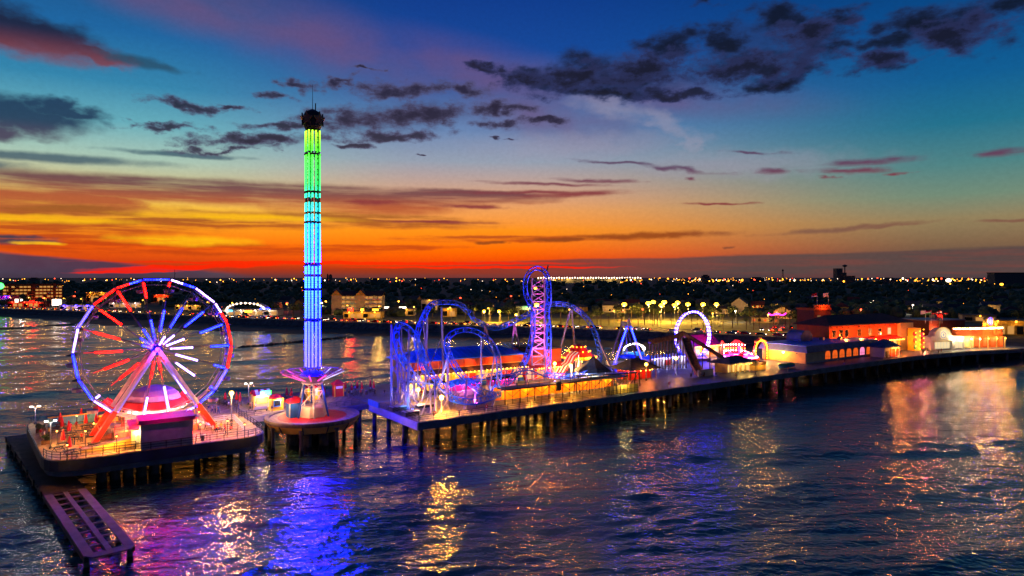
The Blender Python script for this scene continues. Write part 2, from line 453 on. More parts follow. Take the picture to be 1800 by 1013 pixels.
M = {}
M['steel_white'] = mat('white painted steel', (206, 204, 206), .42, 0, .12, 1.5, .1)
M['steel_grey'] = mat('grey galvanised steel', (128, 130, 134), .5, .3, .2, 1.2)
M['steel_dark'] = mat('dark painted steel', (44, 42, 48), .5, .1, .3, 1.5)
M['steel_red'] = mat('red painted steel', (200, 22, 20), .4, 0, .15, 1.2)
M['steel_blue'] = mat('blue painted steel', (18, 84, 214), .38, 0, .2, 1.)
M['steel_purple'] = mat('lilac grey painted steel', (116, 104, 138), .45, 0, .2, .8)
M['concrete'] = mat('weathered concrete', (150, 146, 142), .85, 0, .22, .35, .4, 3, dark=(92, 88, 86))
M['concrete_dark'] = mat('stained concrete', (104, 100, 98), .88, 0, .3, .4, .4, 3, dark=(52, 50, 50))
M['fascia'] = mat('pale painted edge beam', (168, 164, 176), .7, 0, .16, .3, .2, 3)
M['fascia_grey'] = mat('grey edge beam', (110, 112, 118), .75, 0, .25, .3, .2, 3)
M['fascia_navy'] = mat('navy painted skirt', (30, 42, 74), .6, 0, .3, .3, .2, 3)
M['pile'] = mat('barnacled pile', (120, 112, 106), .85, 0, .3, .5, .5, 4, dark=(46, 42, 40), stretch=(1, 1, .4))
def tide_mark(m):
    # weed and wet staining up to the high water line
    t = m.node_tree; b = t.nodes['Principled BSDF']; old = b.inputs['Base Color'].links[0].from_socket
    tcn = t.nodes.new('ShaderNodeTexCoord'); s_ = t.nodes.new('ShaderNodeSeparateXYZ'); t.links.new(tcn.outputs['Object'], s_.inputs[0])
    n = t.nodes.new('ShaderNodeTexNoise'); n.inputs['Scale'].default_value = 3; t.links.new(tcn.outputs['Object'], n.inputs['Vector'])
    a = t.nodes.new('ShaderNodeMath'); a.operation = 'MULTIPLY_ADD'; t.links.new(n.outputs['Fac'], a.inputs[0]); a.inputs[1].default_value = 1.2; t.links.new(s_.outputs[2], a.inputs[2])
    r = t.nodes.new('ShaderNodeMapRange'); t.links.new(a.outputs[0], r.inputs[0]); r.inputs[1].default_value = 1.5; r.inputs[2].default_value = 2.1
    x = t.nodes.new('ShaderNodeMix'); x.data_type = 'RGBA'; t.links.new(r.outputs[0], x.inputs[0]); x.inputs[6].default_value = (.012, .014, .01, 1); t.links.new(old, x.inputs[7]); t.links.new(x.outputs[2], b.inputs['Base Color'])
tide_mark(M['pile'])
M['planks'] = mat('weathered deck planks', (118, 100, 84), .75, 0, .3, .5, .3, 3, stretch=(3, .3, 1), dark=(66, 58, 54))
M['planks_lit'] = mat('lamplit deck planks', (170, 140, 100), .7, 0, .25, .6, .3, 3, stretch=(3, .3, 1), dark=(112, 88, 60))  # lit copy of the planks: lamp light put into a lighter, warmer colour
M['deck_dark'] = mat('dark wet deck', (58, 72, 100), .5, 0, .35, .25, .3, 4, dark=(34, 42, 60))
M['red_floor'] = mat('red rubber floor', (205, 24, 20), .6, 0, .15, .6)
M['wood_rail'] = mat('brown timber', (112, 78, 50), .75, 0, .3, 1.2, .3, 6, dark=(52, 36, 26))
M['amber_wall'] = mat('amber panels', (222, 128, 34), .7, 0, .16, .5)
M['white_wall'] = mat('white stucco', (206, 198, 186), .8, 0, .1, .5, .2, 10)
M['cream_wall'] = mat('cream stucco', (214, 190, 140), .8, 0, .12, .4, .2, 10)
M['yellow_wall'] = mat('yellow clapboard', (206, 166, 74), .75, 0, .14, .4, .2, 10)
M['grey_wall'] = mat('grey metal cladding', (160, 158, 166), .6, 0, .14, .5, .1, 8)
M['orange_wall'] = mat('orange stucco', (206, 88, 34), .8, 0, .16, .4, .2, 10)
M['brick_wall'] = mat('red brown brickwork', (132, 60, 44), .85, 0, .25, 2.5, .4, 20)
M['red_paint'] = mat('red paint', (196, 30, 26), .5, 0, .15, .8)
M['magenta_roof'] = mat('magenta metal roof', (206, 24, 120), .45, 0, .14, .6)
M['pink_canvas'] = mat('pink canvas', (226, 150, 190), .7, 0, .1, .6)
M['red_canvas'] = mat('red canvas', (206, 18, 30), .75, 0, .16, 1.2)
M['white_canvas'] = mat('white canvas', (220, 214, 208), .75, 0, .08, 1.)
M['blue_roof'] = mat('blue standing seam roof', (26, 116, 226), .42, 0, .16, .3)
M['slate_roof'] = mat('slate blue roof', (66, 92, 132), .6, 0, .25, .5, .2, 6)
M['dark_roof'] = mat('charcoal shingles', (52, 46, 46), .8, 0, .3, 1., .4, 6)
M['tile_roof'] = mat('brown clay tiles', (112, 52, 36), .75, 0, .3, 1.2, .4, 8)
M['grey_roof'] = mat('grey shingles', (86, 84, 84), .8, 0, .3, .5, .3, 4)
M['blue_paint'] = mat('blue paint', (20, 96, 196), .45, 0, .16, .8)
M['cyan_paint'] = mat('sky blue mural paint', (84, 160, 200), .6, 0, .22, .35, dark=(66, 138, 150))
M['green_paint'] = mat('green paint', (40, 150, 60), .5, 0, .18, .8)
M['yellow_paint'] = mat('yellow paint', (230, 180, 40), .5, 0, .14, .8)
M['glass'] = mat('dark window glass', (24, 28, 34), .08, 0, .2, .6, spec=.8)
M['black'] = mat('black rubber', (26, 25, 26), .7, 0, .3, 2.)
M['trunk'] = mat('bark', (92, 74, 56), .9, 0, .35, 2., .5, 8, stretch=(1, 1, .3))
M['palm_leaf'] = mat('palm fronds', (74, 92, 40), .6, 0, .4, 1.5, dark=(32, 46, 18))
M['leaf'] = mat('dark foliage', (76, 92, 54), .75, 0, .35, .5, dark=(40, 52, 28))
M['rock'] = mat('wet rocks', (58, 54, 52), .6, 0, .4, .5, .6, 2)
M['skin'] = mat('skin', (176, 120, 92), .6, 0, .1, 3)
# lamps (linear colours)
M['led_blue'] = glow('blue leds', (.0018, .004, 1), 125)
M['led_violet'] = glow('violet leds', (.008, .005, 1), 100)
M['led_white'] = glow('cool white leds', (.4, .22, 1), 26)
M['led_red'] = glow('red leds', (1, .0009, .0005), 130)
M['arm_bulb'] = glow('dim pink bulbs', (1, .05, .4), 3)
M['arm_bulb_pale'] = glow('dim pale bulbs', (.7, .6, 1), 2.2)
M['led_amber'] = glow('amber leds', (1, .3, .012), 12)
M['led_pink'] = glow('pink leds', (1, .01, .3), 22)
M['led_green'] = glow('green leds', (.05, 1, .1), 6)
M['led_cyan'] = glow('cyan leds', (.05, .6, 1), 6)
M['bulb_flood'] = glow('amber flood bulb', (1, .4, .025), 260)
M['bulb_warm'] = glow('warm bulbs', (1, .45, .05), 18)
M['bulb_white'] = glow('white bulbs', (1, .88, .72), 24)
M['bulb_sodium'] = glow('sodium lamp', (1, .42, .012), 22)
M['bulb_sodium_far'] = glow('far sodium lamp', (1, .34, .02), 7, False)
M['bulb_red_far'] = glow('far red lamp', (1, .06, .02), 6, False)
M['bulb_white_far'] = glow('far white lamp', (1, .72, .5), 6, False)
M['win_orange'] = glow('window lit orange', (1, .13, .008), .85)
M['win_yellow'] = glow('window lit yellow', (1, .62, .16), 1.1)
M['win_cream'] = glow('window lit cream', (1, .78, .42), .9)
M['win_pink'] = glow('window lit pink', (1, .25, .5), 1.2)
M['win_dim'] = glow('window dimly lit', (1, .5, .16), .25, False)
M['win_far'] = glow('far window', (1, .45, .1), .6, False)

# ---------------------------------------------------------------- water
def water_mesh():
    def axis(a, b, d0, mid0, mid1, grow):
        fwd = [mid0]
        while fwd[-1] < mid1: fwd.append(fwd[-1] + d0)
        d = d0
        while fwd[-1] < b: d *= grow; fwd.append(fwd[-1] + d)
        back = []
        d = d0; q = mid0
        while q > a: d *= grow; q -= d; back.append(q)
        return np.array(back[::-1] + fwd)
    ys = np.concatenate([[-30000, -6000, -1200, -300, -60], axis(20, 700, .45, 60, 150, 1.006), [1200, 4000]])
    xs = np.concatenate([[-30000, -6000, -1500], axis(-700, 420, .6, -95, 115, 1.018), [900, 2500, 8000, 30000]])
    X, Y = np.meshgrid(xs, ys)
    rs = np.random.RandomState(4)
    Z = np.zeros_like(X); DX = np.zeros_like(X); DY = np.zeros_like(X)
    dist = np.sqrt(X ** 2 + Y ** 2)
    spc = np.maximum(.5, dist * .0058)
    lams = np.exp(rs.uniform(np.log(1.4), np.log(34), 130))
    for lam in lams:
        th = R(106) + rs.normal(0, .42 if lam < 12 else .2)
        k = 2 * math.pi / lam
        amp = .0055 * (lam ** .75 if lam < 3 else 2.28 * (3 / lam) ** .45) * rs.uniform(.5, 1.4)
        ph = k * (math.cos(th) * X + math.sin(th) * Y) + rs.uniform(0, 6.28)
        wgt = np.clip((lam / spc - 2.5) / 2.5, 0, 1)
        Z += amp * wgt * np.cos(ph)
        DX -= amp * .9 * wgt * math.cos(th) * np.sin(ph); DY -= amp * .9 * wgt * math.sin(th) * np.sin(ph)
    for lam, am in ((17, .1), (24, .13), (31, .13), (13, .07)):
        th = R(104) + rs.normal(0, .18); k = 2 * math.pi / lam
        Z += am * np.clip((lam / spc - 2.5) / 2.5, 0, 1) * np.cos(k * (math.cos(th) * X + math.sin(th) * Y) + rs.uniform(0, 6.28))
    fade = np.clip((700 - np.abs(X + 100)) / 200, 0, 1) * np.clip((720 - Y) / 100, 0, 1) * np.clip((Y - 20) / 30, 0, 1)
    # gusts: patches of rougher and calmer water
    g = np.sin(X * .021 + Y * .034 + 1.3) + np.sin(X * -.037 + Y * .019 + .4) + np.sin(X * .008 - Y * .051)
    fade *= 1 + .16 * g
    Z *= fade; X = X + DX * fade; Y = Y + DY * fade
    ny, nx = X.shape
    me = bpy.data.meshes.new('water')
    co = np.stack([X, Y, Z], -1).reshape(-1, 3)
    idx = np.arange(ny * nx).reshape(ny, nx)
    q = np.stack([idx[:-1, :-1], idx[:-1, 1:], idx[1:, 1:], idx[1:, :-1]], -1).reshape(-1, 4)
    me.vertices.add(len(co)); me.vertices.foreach_set('co', co.ravel())
    me.loops.add(q.size); me.loops.foreach_set('vertex_index', q.ravel())
    me.polygons.add(len(q)); me.polygons.foreach_set('loop_start', np.arange(0, q.size, 4)); 
    me.polygons.foreach_set('use_smooth', np.ones(len(q), bool))
    me.update(calc_edges=True); me.validate()
    return me
def water_mat():
    m = bpy.data.materials.new('sea water'); m.use_nodes = True
    t = m.node_tree; b = t.nodes['Principled BSDF']
    b.inputs['Base Color'].default_value = (.045, .105, .088, 1)
    b.inputs['Roughness'].default_value = .09
    b.inputs['IOR'].default_value = 1.75; b.inputs['Specular Tint'].default_value = (.72, 1, .8, 1)
    tcn = t.nodes.new('ShaderNodeTexCoord')
    prev = None
    for sc_, dist, stre, rot in ((.13, .5, (.8, 2.2, 1), 6), (.5, .22, (1.15, 1.6, 1), 10), (1.25, .12, (1.1, 1.5, 1), -14), (3.4, .03, (1, 1.3, 1), 30)):
        mp = t.nodes.new('ShaderNodeMapping'); mp.inputs['Scale'].default_value = stre; mp.inputs['Rotation'].default_value = (0, 0, R(rot))
        t.links.new(tcn.outputs['Object'], mp.inputs[0])
        n = t.nodes.new('ShaderNodeTexNoise'); n.inputs['Scale'].default_value = sc_; n.inputs['Detail'].default_value = 2.5; n.inputs['Roughness'].default_value = .55
        t.links.new(mp.outputs[0], n.inputs['Vector'])
        bp = t.nodes.new('ShaderNodeBump'); bp.inputs['Strength'].default_value = 1; bp.inputs['Distance'].default_value = dist
        t.links.new(n.outputs['Fac'], bp.inputs['Height'])
        if prev: t.links.new(prev, bp.inputs['Normal'])
        prev = bp.outputs[0]
    t.links.new(prev, b.inputs['Normal'])
    return m
wm_ = water_mesh(); wm_.materials.append(water_mat())
water = bpy.data.objects.new('water', wm_); C.objects.link(water); tag(water, kind='structure')

# ---------------------------------------------------------------- shore
WALL = [(-3000, 1800), (-900, 812), (-452, 602), (-268, 511), (-203, 470), (-68, 406), (18.7, 375), (80, 345), (112, 326), (150, 300), (200, 270), (300, 215), (600, 60), (1600, -500)]
EDGE = [(-3000, 1720), (-900, 770), (-432, 576), (-386, 552), (-320, 500), (-221, 444), (-177, 425), (-114, 403), (-67, 381), (-22, 368), (17, 333), (40, 322), (120, 292), (200, 248), (300, 190), (600, 30), (1600, -540)]
def ywall(x): return float(np.interp(x, *zip(*WALL)))
def yedge(x): return float(np.interp(x, *zip(*EDGE)))
WX = sorted(set([a for a, _ in WALL] + [a for a, _ in EDGE] + list(range(-500, 300, 12))))
def sheet(name, rows, m, kind='structure'):
    """rows of (y offset function, z) over WX"""
    b = MB(); n = len(WX)
    vs = [(x * (rw[2] if len(rw) > 2 else 1), rw[0](x), rw[1](x) if callable(rw[1]) else rw[1]) for rw in rows for x in WX]
    b.add(vs, [(i * n + k, i * n + k + 1, (i + 1) * n + k + 1, (i + 1) * n + k) for i in range(len(rows) - 1) for k in range(n - 1)])
    return tag(b.build(name, m, smooth=False), kind=kind)
M['sand'] = mat('damp sand', (92, 80, 70), .8, 0, .2, .08, .3, 1, dark=(62, 54, 48))
M['asphalt'] = mat('asphalt', (66, 64, 62), .8, 0, .2, .2, .2, 3, dark=(48, 46, 46))
M['pavement'] = mat('concrete pavement', (128, 122, 112), .8, 0, .15, .4, .2, 3)
M['grass'] = mat('park grass', (122, 128, 56), .9, 0, .25, .15, .4, 3, dark=(86, 98, 40))
M['earth'] = mat('dark ground', (74, 78, 58), .9, 0, .3, .02, .4, .5, dark=(44, 50, 36))
M['paint_line'] = mat('road paint', (210, 200, 170), .7, 0, .2, .6)
jit = lambda x, a: a * (math.sin(x * .05) + .6 * math.sin(x * .13 + 1))
sheet('beach', [(lambda x: yedge(x) - 40, -2.2), (lambda x: yedge(x) - 4 + jit(x, 1.4), -.12), (lambda x: yedge(x) + jit(x, 1.4), .12), (lambda x: .45 * yedge(x) + .55 * (ywall(x) - 3), lambda x: 1.1 + .15 * math.sin(x * .09)), (lambda x: ywall(x) - 3.2, 1.9)], M['sand'])
sheet('seawall', [(lambda x: ywall(x) - 3.6, .9), (lambda x: ywall(x) - 3.2, 2.4), (lambda x: ywall(x) - 1.6, 3.6), (lambda x: ywall(x) - .5, 5.5), (lambda x: ywall(x), 5.62), (lambda x: ywall(x) + .6, 5.62), (lambda x: ywall(x) + .6, 5.2)], M['concrete_dark'])
sheet('pavement', [(lambda x: ywall(x) + .55, 5.5), (lambda x: ywall(x) + 6, 5.5), (lambda x: ywall(x) + 6, 5.3)], M['pavement'])
sheet('road', [(lambda x: ywall(x) + 5.9, 5.38), (lambda x: ywall(x) + 30, 5.38)], M['asphalt'])
sheet('ground', [(lambda x: ywall(x) + 29.8, 5.45), (lambda x: ywall(x) + 60, 5.4), (lambda x: ywall(x) + 130, 5.2), (lambda x: max(ywall(x), 400) + 700, 5), (lambda x: max(ywall(x), 400) + 1500, 5, 1.6), (lambda x: 7000, 4, 4), (lambda x: 24000, 2, 14)], M['earth'])
for off in (12, 18, 24):
    b = MB()
    for x in np.arange(-480, 190, 7.0):
        y = ywall(x) + off; y2 = ywall(x + 3) + off
        b.add([(x, y - .09, 5.384), (x + 3, y2 - .09, 5.384), (x + 3, y2 + .09, 5.384), (x, y + .09, 5.384)], [(0, 1, 2, 3)])
    tag(b.build('road_marking', M['paint_line']), kind='structure')

PLACES = [(110, 'below the long hotel'), (240, 'behind the left half of the wheel'), (400, 'behind the right half of the wheel'), (520, 'by the white beach arcade'), (600, 'beside the swing tower'), (680, 'by the gabled hotel'), (760, 'behind the first coaster hump'), (900, 'behind the coaster loop'), (1000, 'behind the lift tower'), (1080, 'behind the second coaster hump'), (1140, 'behind the pendulum ride'), (1180, 'behind the flume posts'), (1260, 'behind the ring of lights'), (1345, 'behind the disc ride'), (1420, 'beyond the cream hall'), (1480, 'beyond the tent roofs'), (1620, 'behind the orange entrance hall'), (1700, 'behind the brick hall'), (9999, 'beyond the seafood restaurant')]
def near(p):
    """which landmark a far thing stands by"""
    px = 900 + CAMF * p[0] / p[1]
    return next(n for q, n in PLACES if px < q)

# ---------------------------------------------------------------- the pier
def rail_poly(name, label, pts, z, h=1.1, post=2.4, mesh_fill=False, m=None, closed=False, group=None, cat='railing', bars=3):
    """post and rail fence along pier points (u, v): each post and rail run a part"""
    root = thing(name, label, cat, (0, 0, 0), 0, group)
    P = [W(a, b, z) for a, b in pts]
    if closed: P.append(P[0])
    m = m or M['steel_dark']
    proto = MB().tube((0, 0, 0), (0, 0, h), .055, n=5).mesh('post', m)
    for a, b_ in zip(P[:-1], P[1:]):
        n = max(1, round((b_ - a).length / post))
        for k in range(n):
            o = bpy.data.objects.new('post', proto); C.objects.link(o); o.parent = root; o.location = a.lerp(b_, k / n)
    for k in range(bars):
        r = MB()
        zz = h * (1 - k / bars)
        for a, b_ in zip(P[:-1], P[1:]): r.tube(a + Vector((0, 0, zz)), b_ + Vector((0, 0, zz)), .045 if k else .06, n=4)
        r.build('rail', m, root)
    return root
PILE = MB().lathe([(.5, -3), (.5, .8), (.44, 1.2), (.44, 4.0), (.6, 4.0), (.6, 4.5)], 9).mesh('pile', M['pile'])
def pile(parent, w, s=1., top=4.5):
    o = bpy.data.objects.new('pile', PILE); C.objects.link(o); o.parent = parent
    o.location = (w[0], w[1], 0); o.scale = (s, s, top / 4.5)
    o.rotation_euler.z = random.random() * 6
def edge_beam(poly, z0, z1, t, name, m, parent):
    """a beam that follows a run of pier points, its outer face t outside the run"""
    b = MB()
    for (a, c) in zip(poly[:-1], poly[1:]):
        p, q = W(*a, 0), W(*c, 0); d = (q - p).normalized(); n = Vector((d.y, -d.x, 0))
        b.extr([(0, 0), ((q - p).length + t, 0), ((q - p).length + t, t), (0, t)], (p.x, p.y, z0), d, n, (0, 0, z1 - z0))
    return b.build(name, m, parent)
pier = tag(thing('pier', 'long dark timber and concrete amusement pier on rows of piles running to the shore', 'pier'), kind='structure')
FRONT = [(0, 0), (150, 0), (190, 0), (224, -3.5), (251, -11), (262, -14)]
BACK = [(262, 40), (200, 44), (-13, 47), (-13, 23.2), (0, 23.2)]
b = MB(); b.prism([W(*p, 0) for p in FRONT + BACK], DECK - .55, DECK); b.build('deck', M['deck_dark'], pier)
edge_beam(FRONT, DECK - 1.5, DECK - .02, .35, 'edge_beam', M['fascia_grey'], pier)
edge_beam([(-13, 23.2), (-.4, 23.2)], DECK - 1.1, DECK - .02, .3, 'edge_beam', M['fascia_grey'], pier)
edge_beam([(0, 23.2), (0, 0)], DECK - 1.45, DECK - .02, .35, 'pale_edge_beam', M['fascia'], pier)
b = MB(); b.prism([W(*p, 0) for p in [(-.1, 17.5), (-.42, 17.5), (-.42, 23.2), (-.1, 23.2)]], DECK - .1, DECK + 1.1); b.build('banner', M['blue_paint'], pier)
for i in range(34):
    u = 1.2 + i * 7.7
    f = np.interp(u, [0, 190, 224, 251, 262], [0, 0, -3.5, -11, -14])
    for j, v in enumerate((1.2, 8.5, 16, 23) if i < 7 else (1.2, 6, 11, 16, 21, 26, 31, 36.5, 42)):
        pile(pier, W(u + random.uniform(-.2, .2), v + f, 0), 1.05)
    b = MB().bar(W(u, .6 + f, 4.75), W(u, 40 + f, 4.75), .8, .9); b.build('cross_beam', M['concrete_dark'], pier)
for u, v in ((-2, 24.2), (-7.5, 24.2), (-12, 24.2), (-4, 33), (-10, 33)): pile(pier, W(u, v, 0), 1.1)
# planked surfaces where the photograph shows boards
def boards(parent, poly, z, wid, m, axis=0, gap=.03, cap=280):
    """boards over a convex pier polygon, laid along axis 0 (along the pier) or 1 (across it): single parts"""
    n = 0
    lo = min(p[1 - axis] for p in poly); hi = max(p[1 - axis] for p in poly)
    t = lo
    while t < hi - .05 and n < cap:
        c = min(t + wid / 2, hi); xs = []
        for p, q in zip(poly, poly[1:] + poly[:1]):
            a, e = p[1 - axis], q[1 - axis]
            if (a - c) * (e - c) <= 0 and a != e: xs.append(p[axis] + (q[axis] - p[axis]) * (c - a) / (e - a))
        if len(xs) >= 2:
            x0, x1 = min(xs), max(xs)
            bb = MB(); w_ = min(wid, hi - t) - gap
            zz = z + random.uniform(-.012, .012)
            cs = [(x0, t), (x1, t), (x1, t + w_), (x0, t + w_)]
            if axis: cs = [(b_, a_) for a_, b_ in cs]
            bb.prism([W(*p, 0) for p in cs], zz - .05, zz + .03)
            bb.build('deck_board', m, parent); n += 1
        t += wid
boards(pier, [(0, 0), (22, 0), (22, 23), (0, 23)], DECK + .03, .9, M['planks'], 0)
boards(pier, [(-13, 23.4), (0, 23.4), (0, 46.8), (-13, 46.8)], DECK + .03, .9, M['planks'], 1)

# ---------------------------------------------------------------- platform of the big wheel
plat = tag(thing('wheel_platform', 'rounded navy skirted platform on piles under the big wheel', 'platform'), kind='structure')
def rounded(cs, r, n=5):
    out = []
    for i, c in enumerate(cs):
        p = Vector(cs[i - 1]); q = Vector(c); s_ = Vector(cs[(i + 1) % len(cs)])
        a = (p - q).normalized(); e = (s_ - q).normalized()
        for k in range(n + 1):
            t = k / n
            out.append(tuple((q + a * r * (1 - t)) * (1 - t) + (q + e * r * t) * t) if 0 else tuple(((q + a * r) * (1 - t) + q * t) * (1 - t) + (q * (1 - t) + (q + e * r) * t) * t))
    return out
PL = rounded([(-58.5, 6.0), (-26.2, 6.0), (-26.2, 43), (-61.5, 43)], 5.)
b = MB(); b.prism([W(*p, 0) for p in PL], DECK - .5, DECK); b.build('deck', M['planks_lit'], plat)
b = MB(); b.prism([W(*p, 0) for p in [(p[0] * 1.0 + (p[0] + 43) * .012, p[1] + (p[1] - 24) * .012) for p in PL]], DECK - 1.75, DECK - .12); b.build('skirt', M['fascia_navy'], plat)
b = MB(); b.prism([W(*p, 0) for p in [(p[0] - (p[0] + 43) * .02, p[1] - (p[1] - 24) * .02) for p in PL]], DECK - 2.7, DECK - 1.7); b.build('slab', M['fascia_grey'], plat)
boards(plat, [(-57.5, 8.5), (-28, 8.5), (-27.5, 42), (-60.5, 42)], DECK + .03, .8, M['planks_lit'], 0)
for u, v in ((-30, 8.5), (-30, 18), (-36.5, 13), (-30, 30), (-56, 38), (-58, 20), (-40, 38), (-33.5, 22), (-48, 34)): pile(plat, W(u, v, 0), 1.15, 3.4)
for u in np.arange(-51, -41, 1.9):
    for v in (10.5, 13): pile(plat, W(u, v, 0), 1.5, 3.4)
# walkway that joins wheel platform, round deck and pier
walk = tag(thing('walkway', 'raised walkway joining the wheel platform to the pier', 'walkway'), kind='structure')
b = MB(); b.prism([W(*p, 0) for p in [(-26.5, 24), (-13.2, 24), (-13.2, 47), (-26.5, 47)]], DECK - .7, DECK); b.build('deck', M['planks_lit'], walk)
edge_beam([(-26.3, 24), (-20, 24)], DECK - 1.2, DECK - .05, .3, 'edge_beam', M['fascia'], walk)
boards(walk, [(-26.4, 24.1), (-13.2, 24.1), (-13.2, 46.9), (-26.4, 46.9)], DECK + .03, .9, M['planks_lit'], 0)
for u, v in ((-24, 25), (-15, 27), (-24, 34), (-19, 34), (-15, 40)): pile(walk, W(u, v, 0), 1.1, 5.2)

# ---------------------------------------------------------------- round deck of the tower ride
TU, TV = -14.6, 17.2
rdeck = tag(thing('round_deck', 'round concrete deck with red floor under the swing tower', 'deck', W(TU, TV, 0), PA), kind='structure')
b = MB().lathe([(0, DECK + .02), (8.3, DECK + .02)], 48); b.build('pale_floor', M['planks_lit'], rdeck)
b = MB().lathe([(0, DECK + .07), (6.6, DECK + .07), (6.6, DECK + .0)], 48); b.build('red_floor', M['red_floor'], rdeck)
b = MB().lathe([(8.2, DECK + .0), (8.2, DECK + .25), (9.1, DECK + .3), (9.2, DECK - .05), (9.0, DECK - .5)], 48); b.build('rim', M['planks'], rdeck)
b = MB().lathe([(9.0, DECK - .5), (8.0, DECK - 1.9), (0, DECK - 1.9)], 12); b.build('soffit', M['yellow_wall'], rdeck)
rb = MB()
for k in range(12):
    t = 2 * math.pi * k / 12; rb.bar((9.05 * math.cos(t), 9.05 * math.sin(t), DECK - .5), (8.1 * math.cos(t), 8.1 * math.sin(t), DECK - 1.95), .18)
tag(rb.build('rib', M['steel_dark'], rdeck), kind='stuff')
for k in range(8):
    t = 2 * math.pi * k / 8 + .2
    p = W(TU + 4.2 * math.cos(t), TV + 4.2 * math.sin(t), 0)
    o = bpy.data.objects.new('pile', PILE); C.objects.link(o); o.parent = rdeck
    o.location = (4.2 * math.cos(t), 4.2 * math.sin(t), 0); o.scale = (2.2, 2.2, .9)
for t in (3.35, 4.15, 4.95, 5.75, .4, 2.6):
    o = bpy.data.objects.new('pile', PILE); C.objects.link(o); o.parent = rdeck
    o.location = (8.4 * math.cos(t), 8.4 * math.sin(t), 0); o.scale = (.8, .8, 1.1)

# ---------------------------------------------------------------- low landing stage
DP = [gnd(16, 768, 1.8), gnd(58, 762, 1.8), gnd(236, 962, 1.8), gnd(150, 977, 1.8)]
ja = DP[0].lerp(DP[1], .5); jb = DP[3].lerp(DP[2], .5)
jd = (jb - ja).normalized(); jn = Vector((-jd.y, jd.x, 0))
jl = (jb - ja).length; jw = 5.2
jet = tag(thing('landing_stage', 'low dark landing stage with an open framed purple end beside the wheel platform', 'jetty', ja, math.atan2(jd.y, jd.x)), kind='structure')
M['planks_jetty'] = mat('soaked jetty planks', (74, 58, 62), .7, 0, .3, .5, .3, 3, dark=(36, 30, 34))
M['jetty_frame'] = mat('pale jetty frame', (118, 98, 108), .8, 0, .2, .6, .3, 4)
L1 = jl * .63
zb = 0
for k in range(int(L1 / .62)):
    bb = MB().box((k * .62 + .3, 0, zb), (.56, jw + random.uniform(-.2, .2), .12)); bb.build('deck_board', M['planks_jetty'], jet)
for s_ in (-1, 0, 1):
    bb = MB().box((jl / 2, s_ * jw * .46, zb - .4), (jl, .4, .55)); bb.build('stringer', M['planks_jetty'], jet)
for s_ in (-1, 0, 1):
    w_ = (1.05 if s_ else .6)
    bb = MB().box((L1 + (jl - L1) / 2, s_ * (jw / 2 - .5), zb + .02), (jl - L1, w_, .2)); bb.build('side_beam', M['jetty_frame'], jet)
nk = 10
for k in range(nk + 1):
    bb = MB().box((L1 + .3 + (jl - L1 - .7) * k / nk, 0, zb - .02), (.34 if k < nk else .7, jw - 1.2, .17)); bb.build('cross_beam', M['jetty_frame'], jet)
bb = MB().extr([(-jw / 2 + .1, 0), (jw / 2 - .1, 0), (jw / 2 - .7, 1.0), (-jw / 2 + .7, 1.0)], (jl - .02, 0, zb - .08), (0, 1, 0), (1, 0, 0), (0, 0, .2)); bb.build('nose_beam', M['jetty_frame'], jet)
for k in range(14):
    x = 1.2 + (jl - 2) * k / 13
    for s_ in (-1, 1) if k % 2 == 0 or k > 11 else (-1,):
        o = bpy.data.objects.new('pile', PILE); C.objects.link(o); o.parent = jet
        o.location = (x, s_ * jw * .43, -1.8); o.scale = (.75, .75, .36)
b = MB()
for i, x in enumerate(np.arange(2, L1, 7.5)):
    b.box((x, -jw / 2 - .08, -.2), (.5, .2, .9))
tag(b.build('tyre_fender', M['black'], jet), kind='stuff')

# ---------------------------------------------------------------- the big wheel
WU, WV = -42.4, 18.3
wheel_c = W(WU, WV, DECK)
RW, HUB, HW = 12.35, 15.0, 1.25
wheel = thing('big_wheel', 'tall observation wheel with red, blue and white light bars on its spokes and rim', 'ferris wheel', wheel_c, PA)
def wp(ang, r, y): return (r * math.sin(ang), y, HUB + r * math.cos(ang))
NS = 18
vert = [R(10 + 20 * k) for k in range(NS)]
for y in (-HW, HW):
    b = MB()
    for k in range(NS):
        b.bar(wp(vert[k], RW, y), wp(vert[(k + 1) % NS], RW, y), .36)
        b.bar(wp(vert[k], RW - .9, y), wp(vert[(k + 1) % NS], RW - .9, y), .1)
    b.build('rim', M['steel_white'], wheel)
sp_mesh = None
for k in range(NS):
    for y in (-HW, HW):
        b = MB(); b.tube(wp(vert[k], .7, y * 1.15), wp(vert[k], RW, y), .05, n=4)
        a = vert[k]
        b.tube(wp(a - .03, 1.0, y * 1.15), wp(a - .012, RW * .72, y), .035, n=4)
        b.build('spoke', M['steel_grey'], wheel)
    b = MB(); b.tube(wp(vert[k], RW, -HW), wp(vert[k], RW, HW), .07, n=4); b.tube(wp(vert[k], RW - .9, -HW), wp(vert[k], RW, HW), .04, n=4)
    b.tube(wp(vert[k], RW * .72, -HW), wp(vert[k], RW * .72, HW), .04, n=4)
    tag(b.build('cross_tie', M['steel_grey'], wheel), kind='stuff')
def ledbar(root, p, q, w, col, house, name='light_bar', beads=True, side=-1):
    """housing with a row of bright cells along its front"""
    h = MB().bar(p, q, w * 1.5, w * .8); ho = h.build(name, house, root)
    p, q = Vector(p), Vector(q); L = (q - p).length; d = (q - p) / L
    off = Vector((0, side * w * .5, 0))
    c = MB(); n = max(2, int(L / .42))
    for i in range(n):
        a = p + d * (L * (i + .12) / n); e = p + d * (L * (i + .88) / n)
        c.bar(a + off, e + off, w * .5, w * .5)
    co = tag(c.build('led_cells', col, ho), kind='stuff')
    return ho
M['h_red'] = glow('red translucent bar', (1, .004, .003), .9); M['h_blue'] = glow('blue translucent bar', (.012, .012, 1), .8); M['h_white'] = glow('milky bar', (.3, .2, .9), .8)
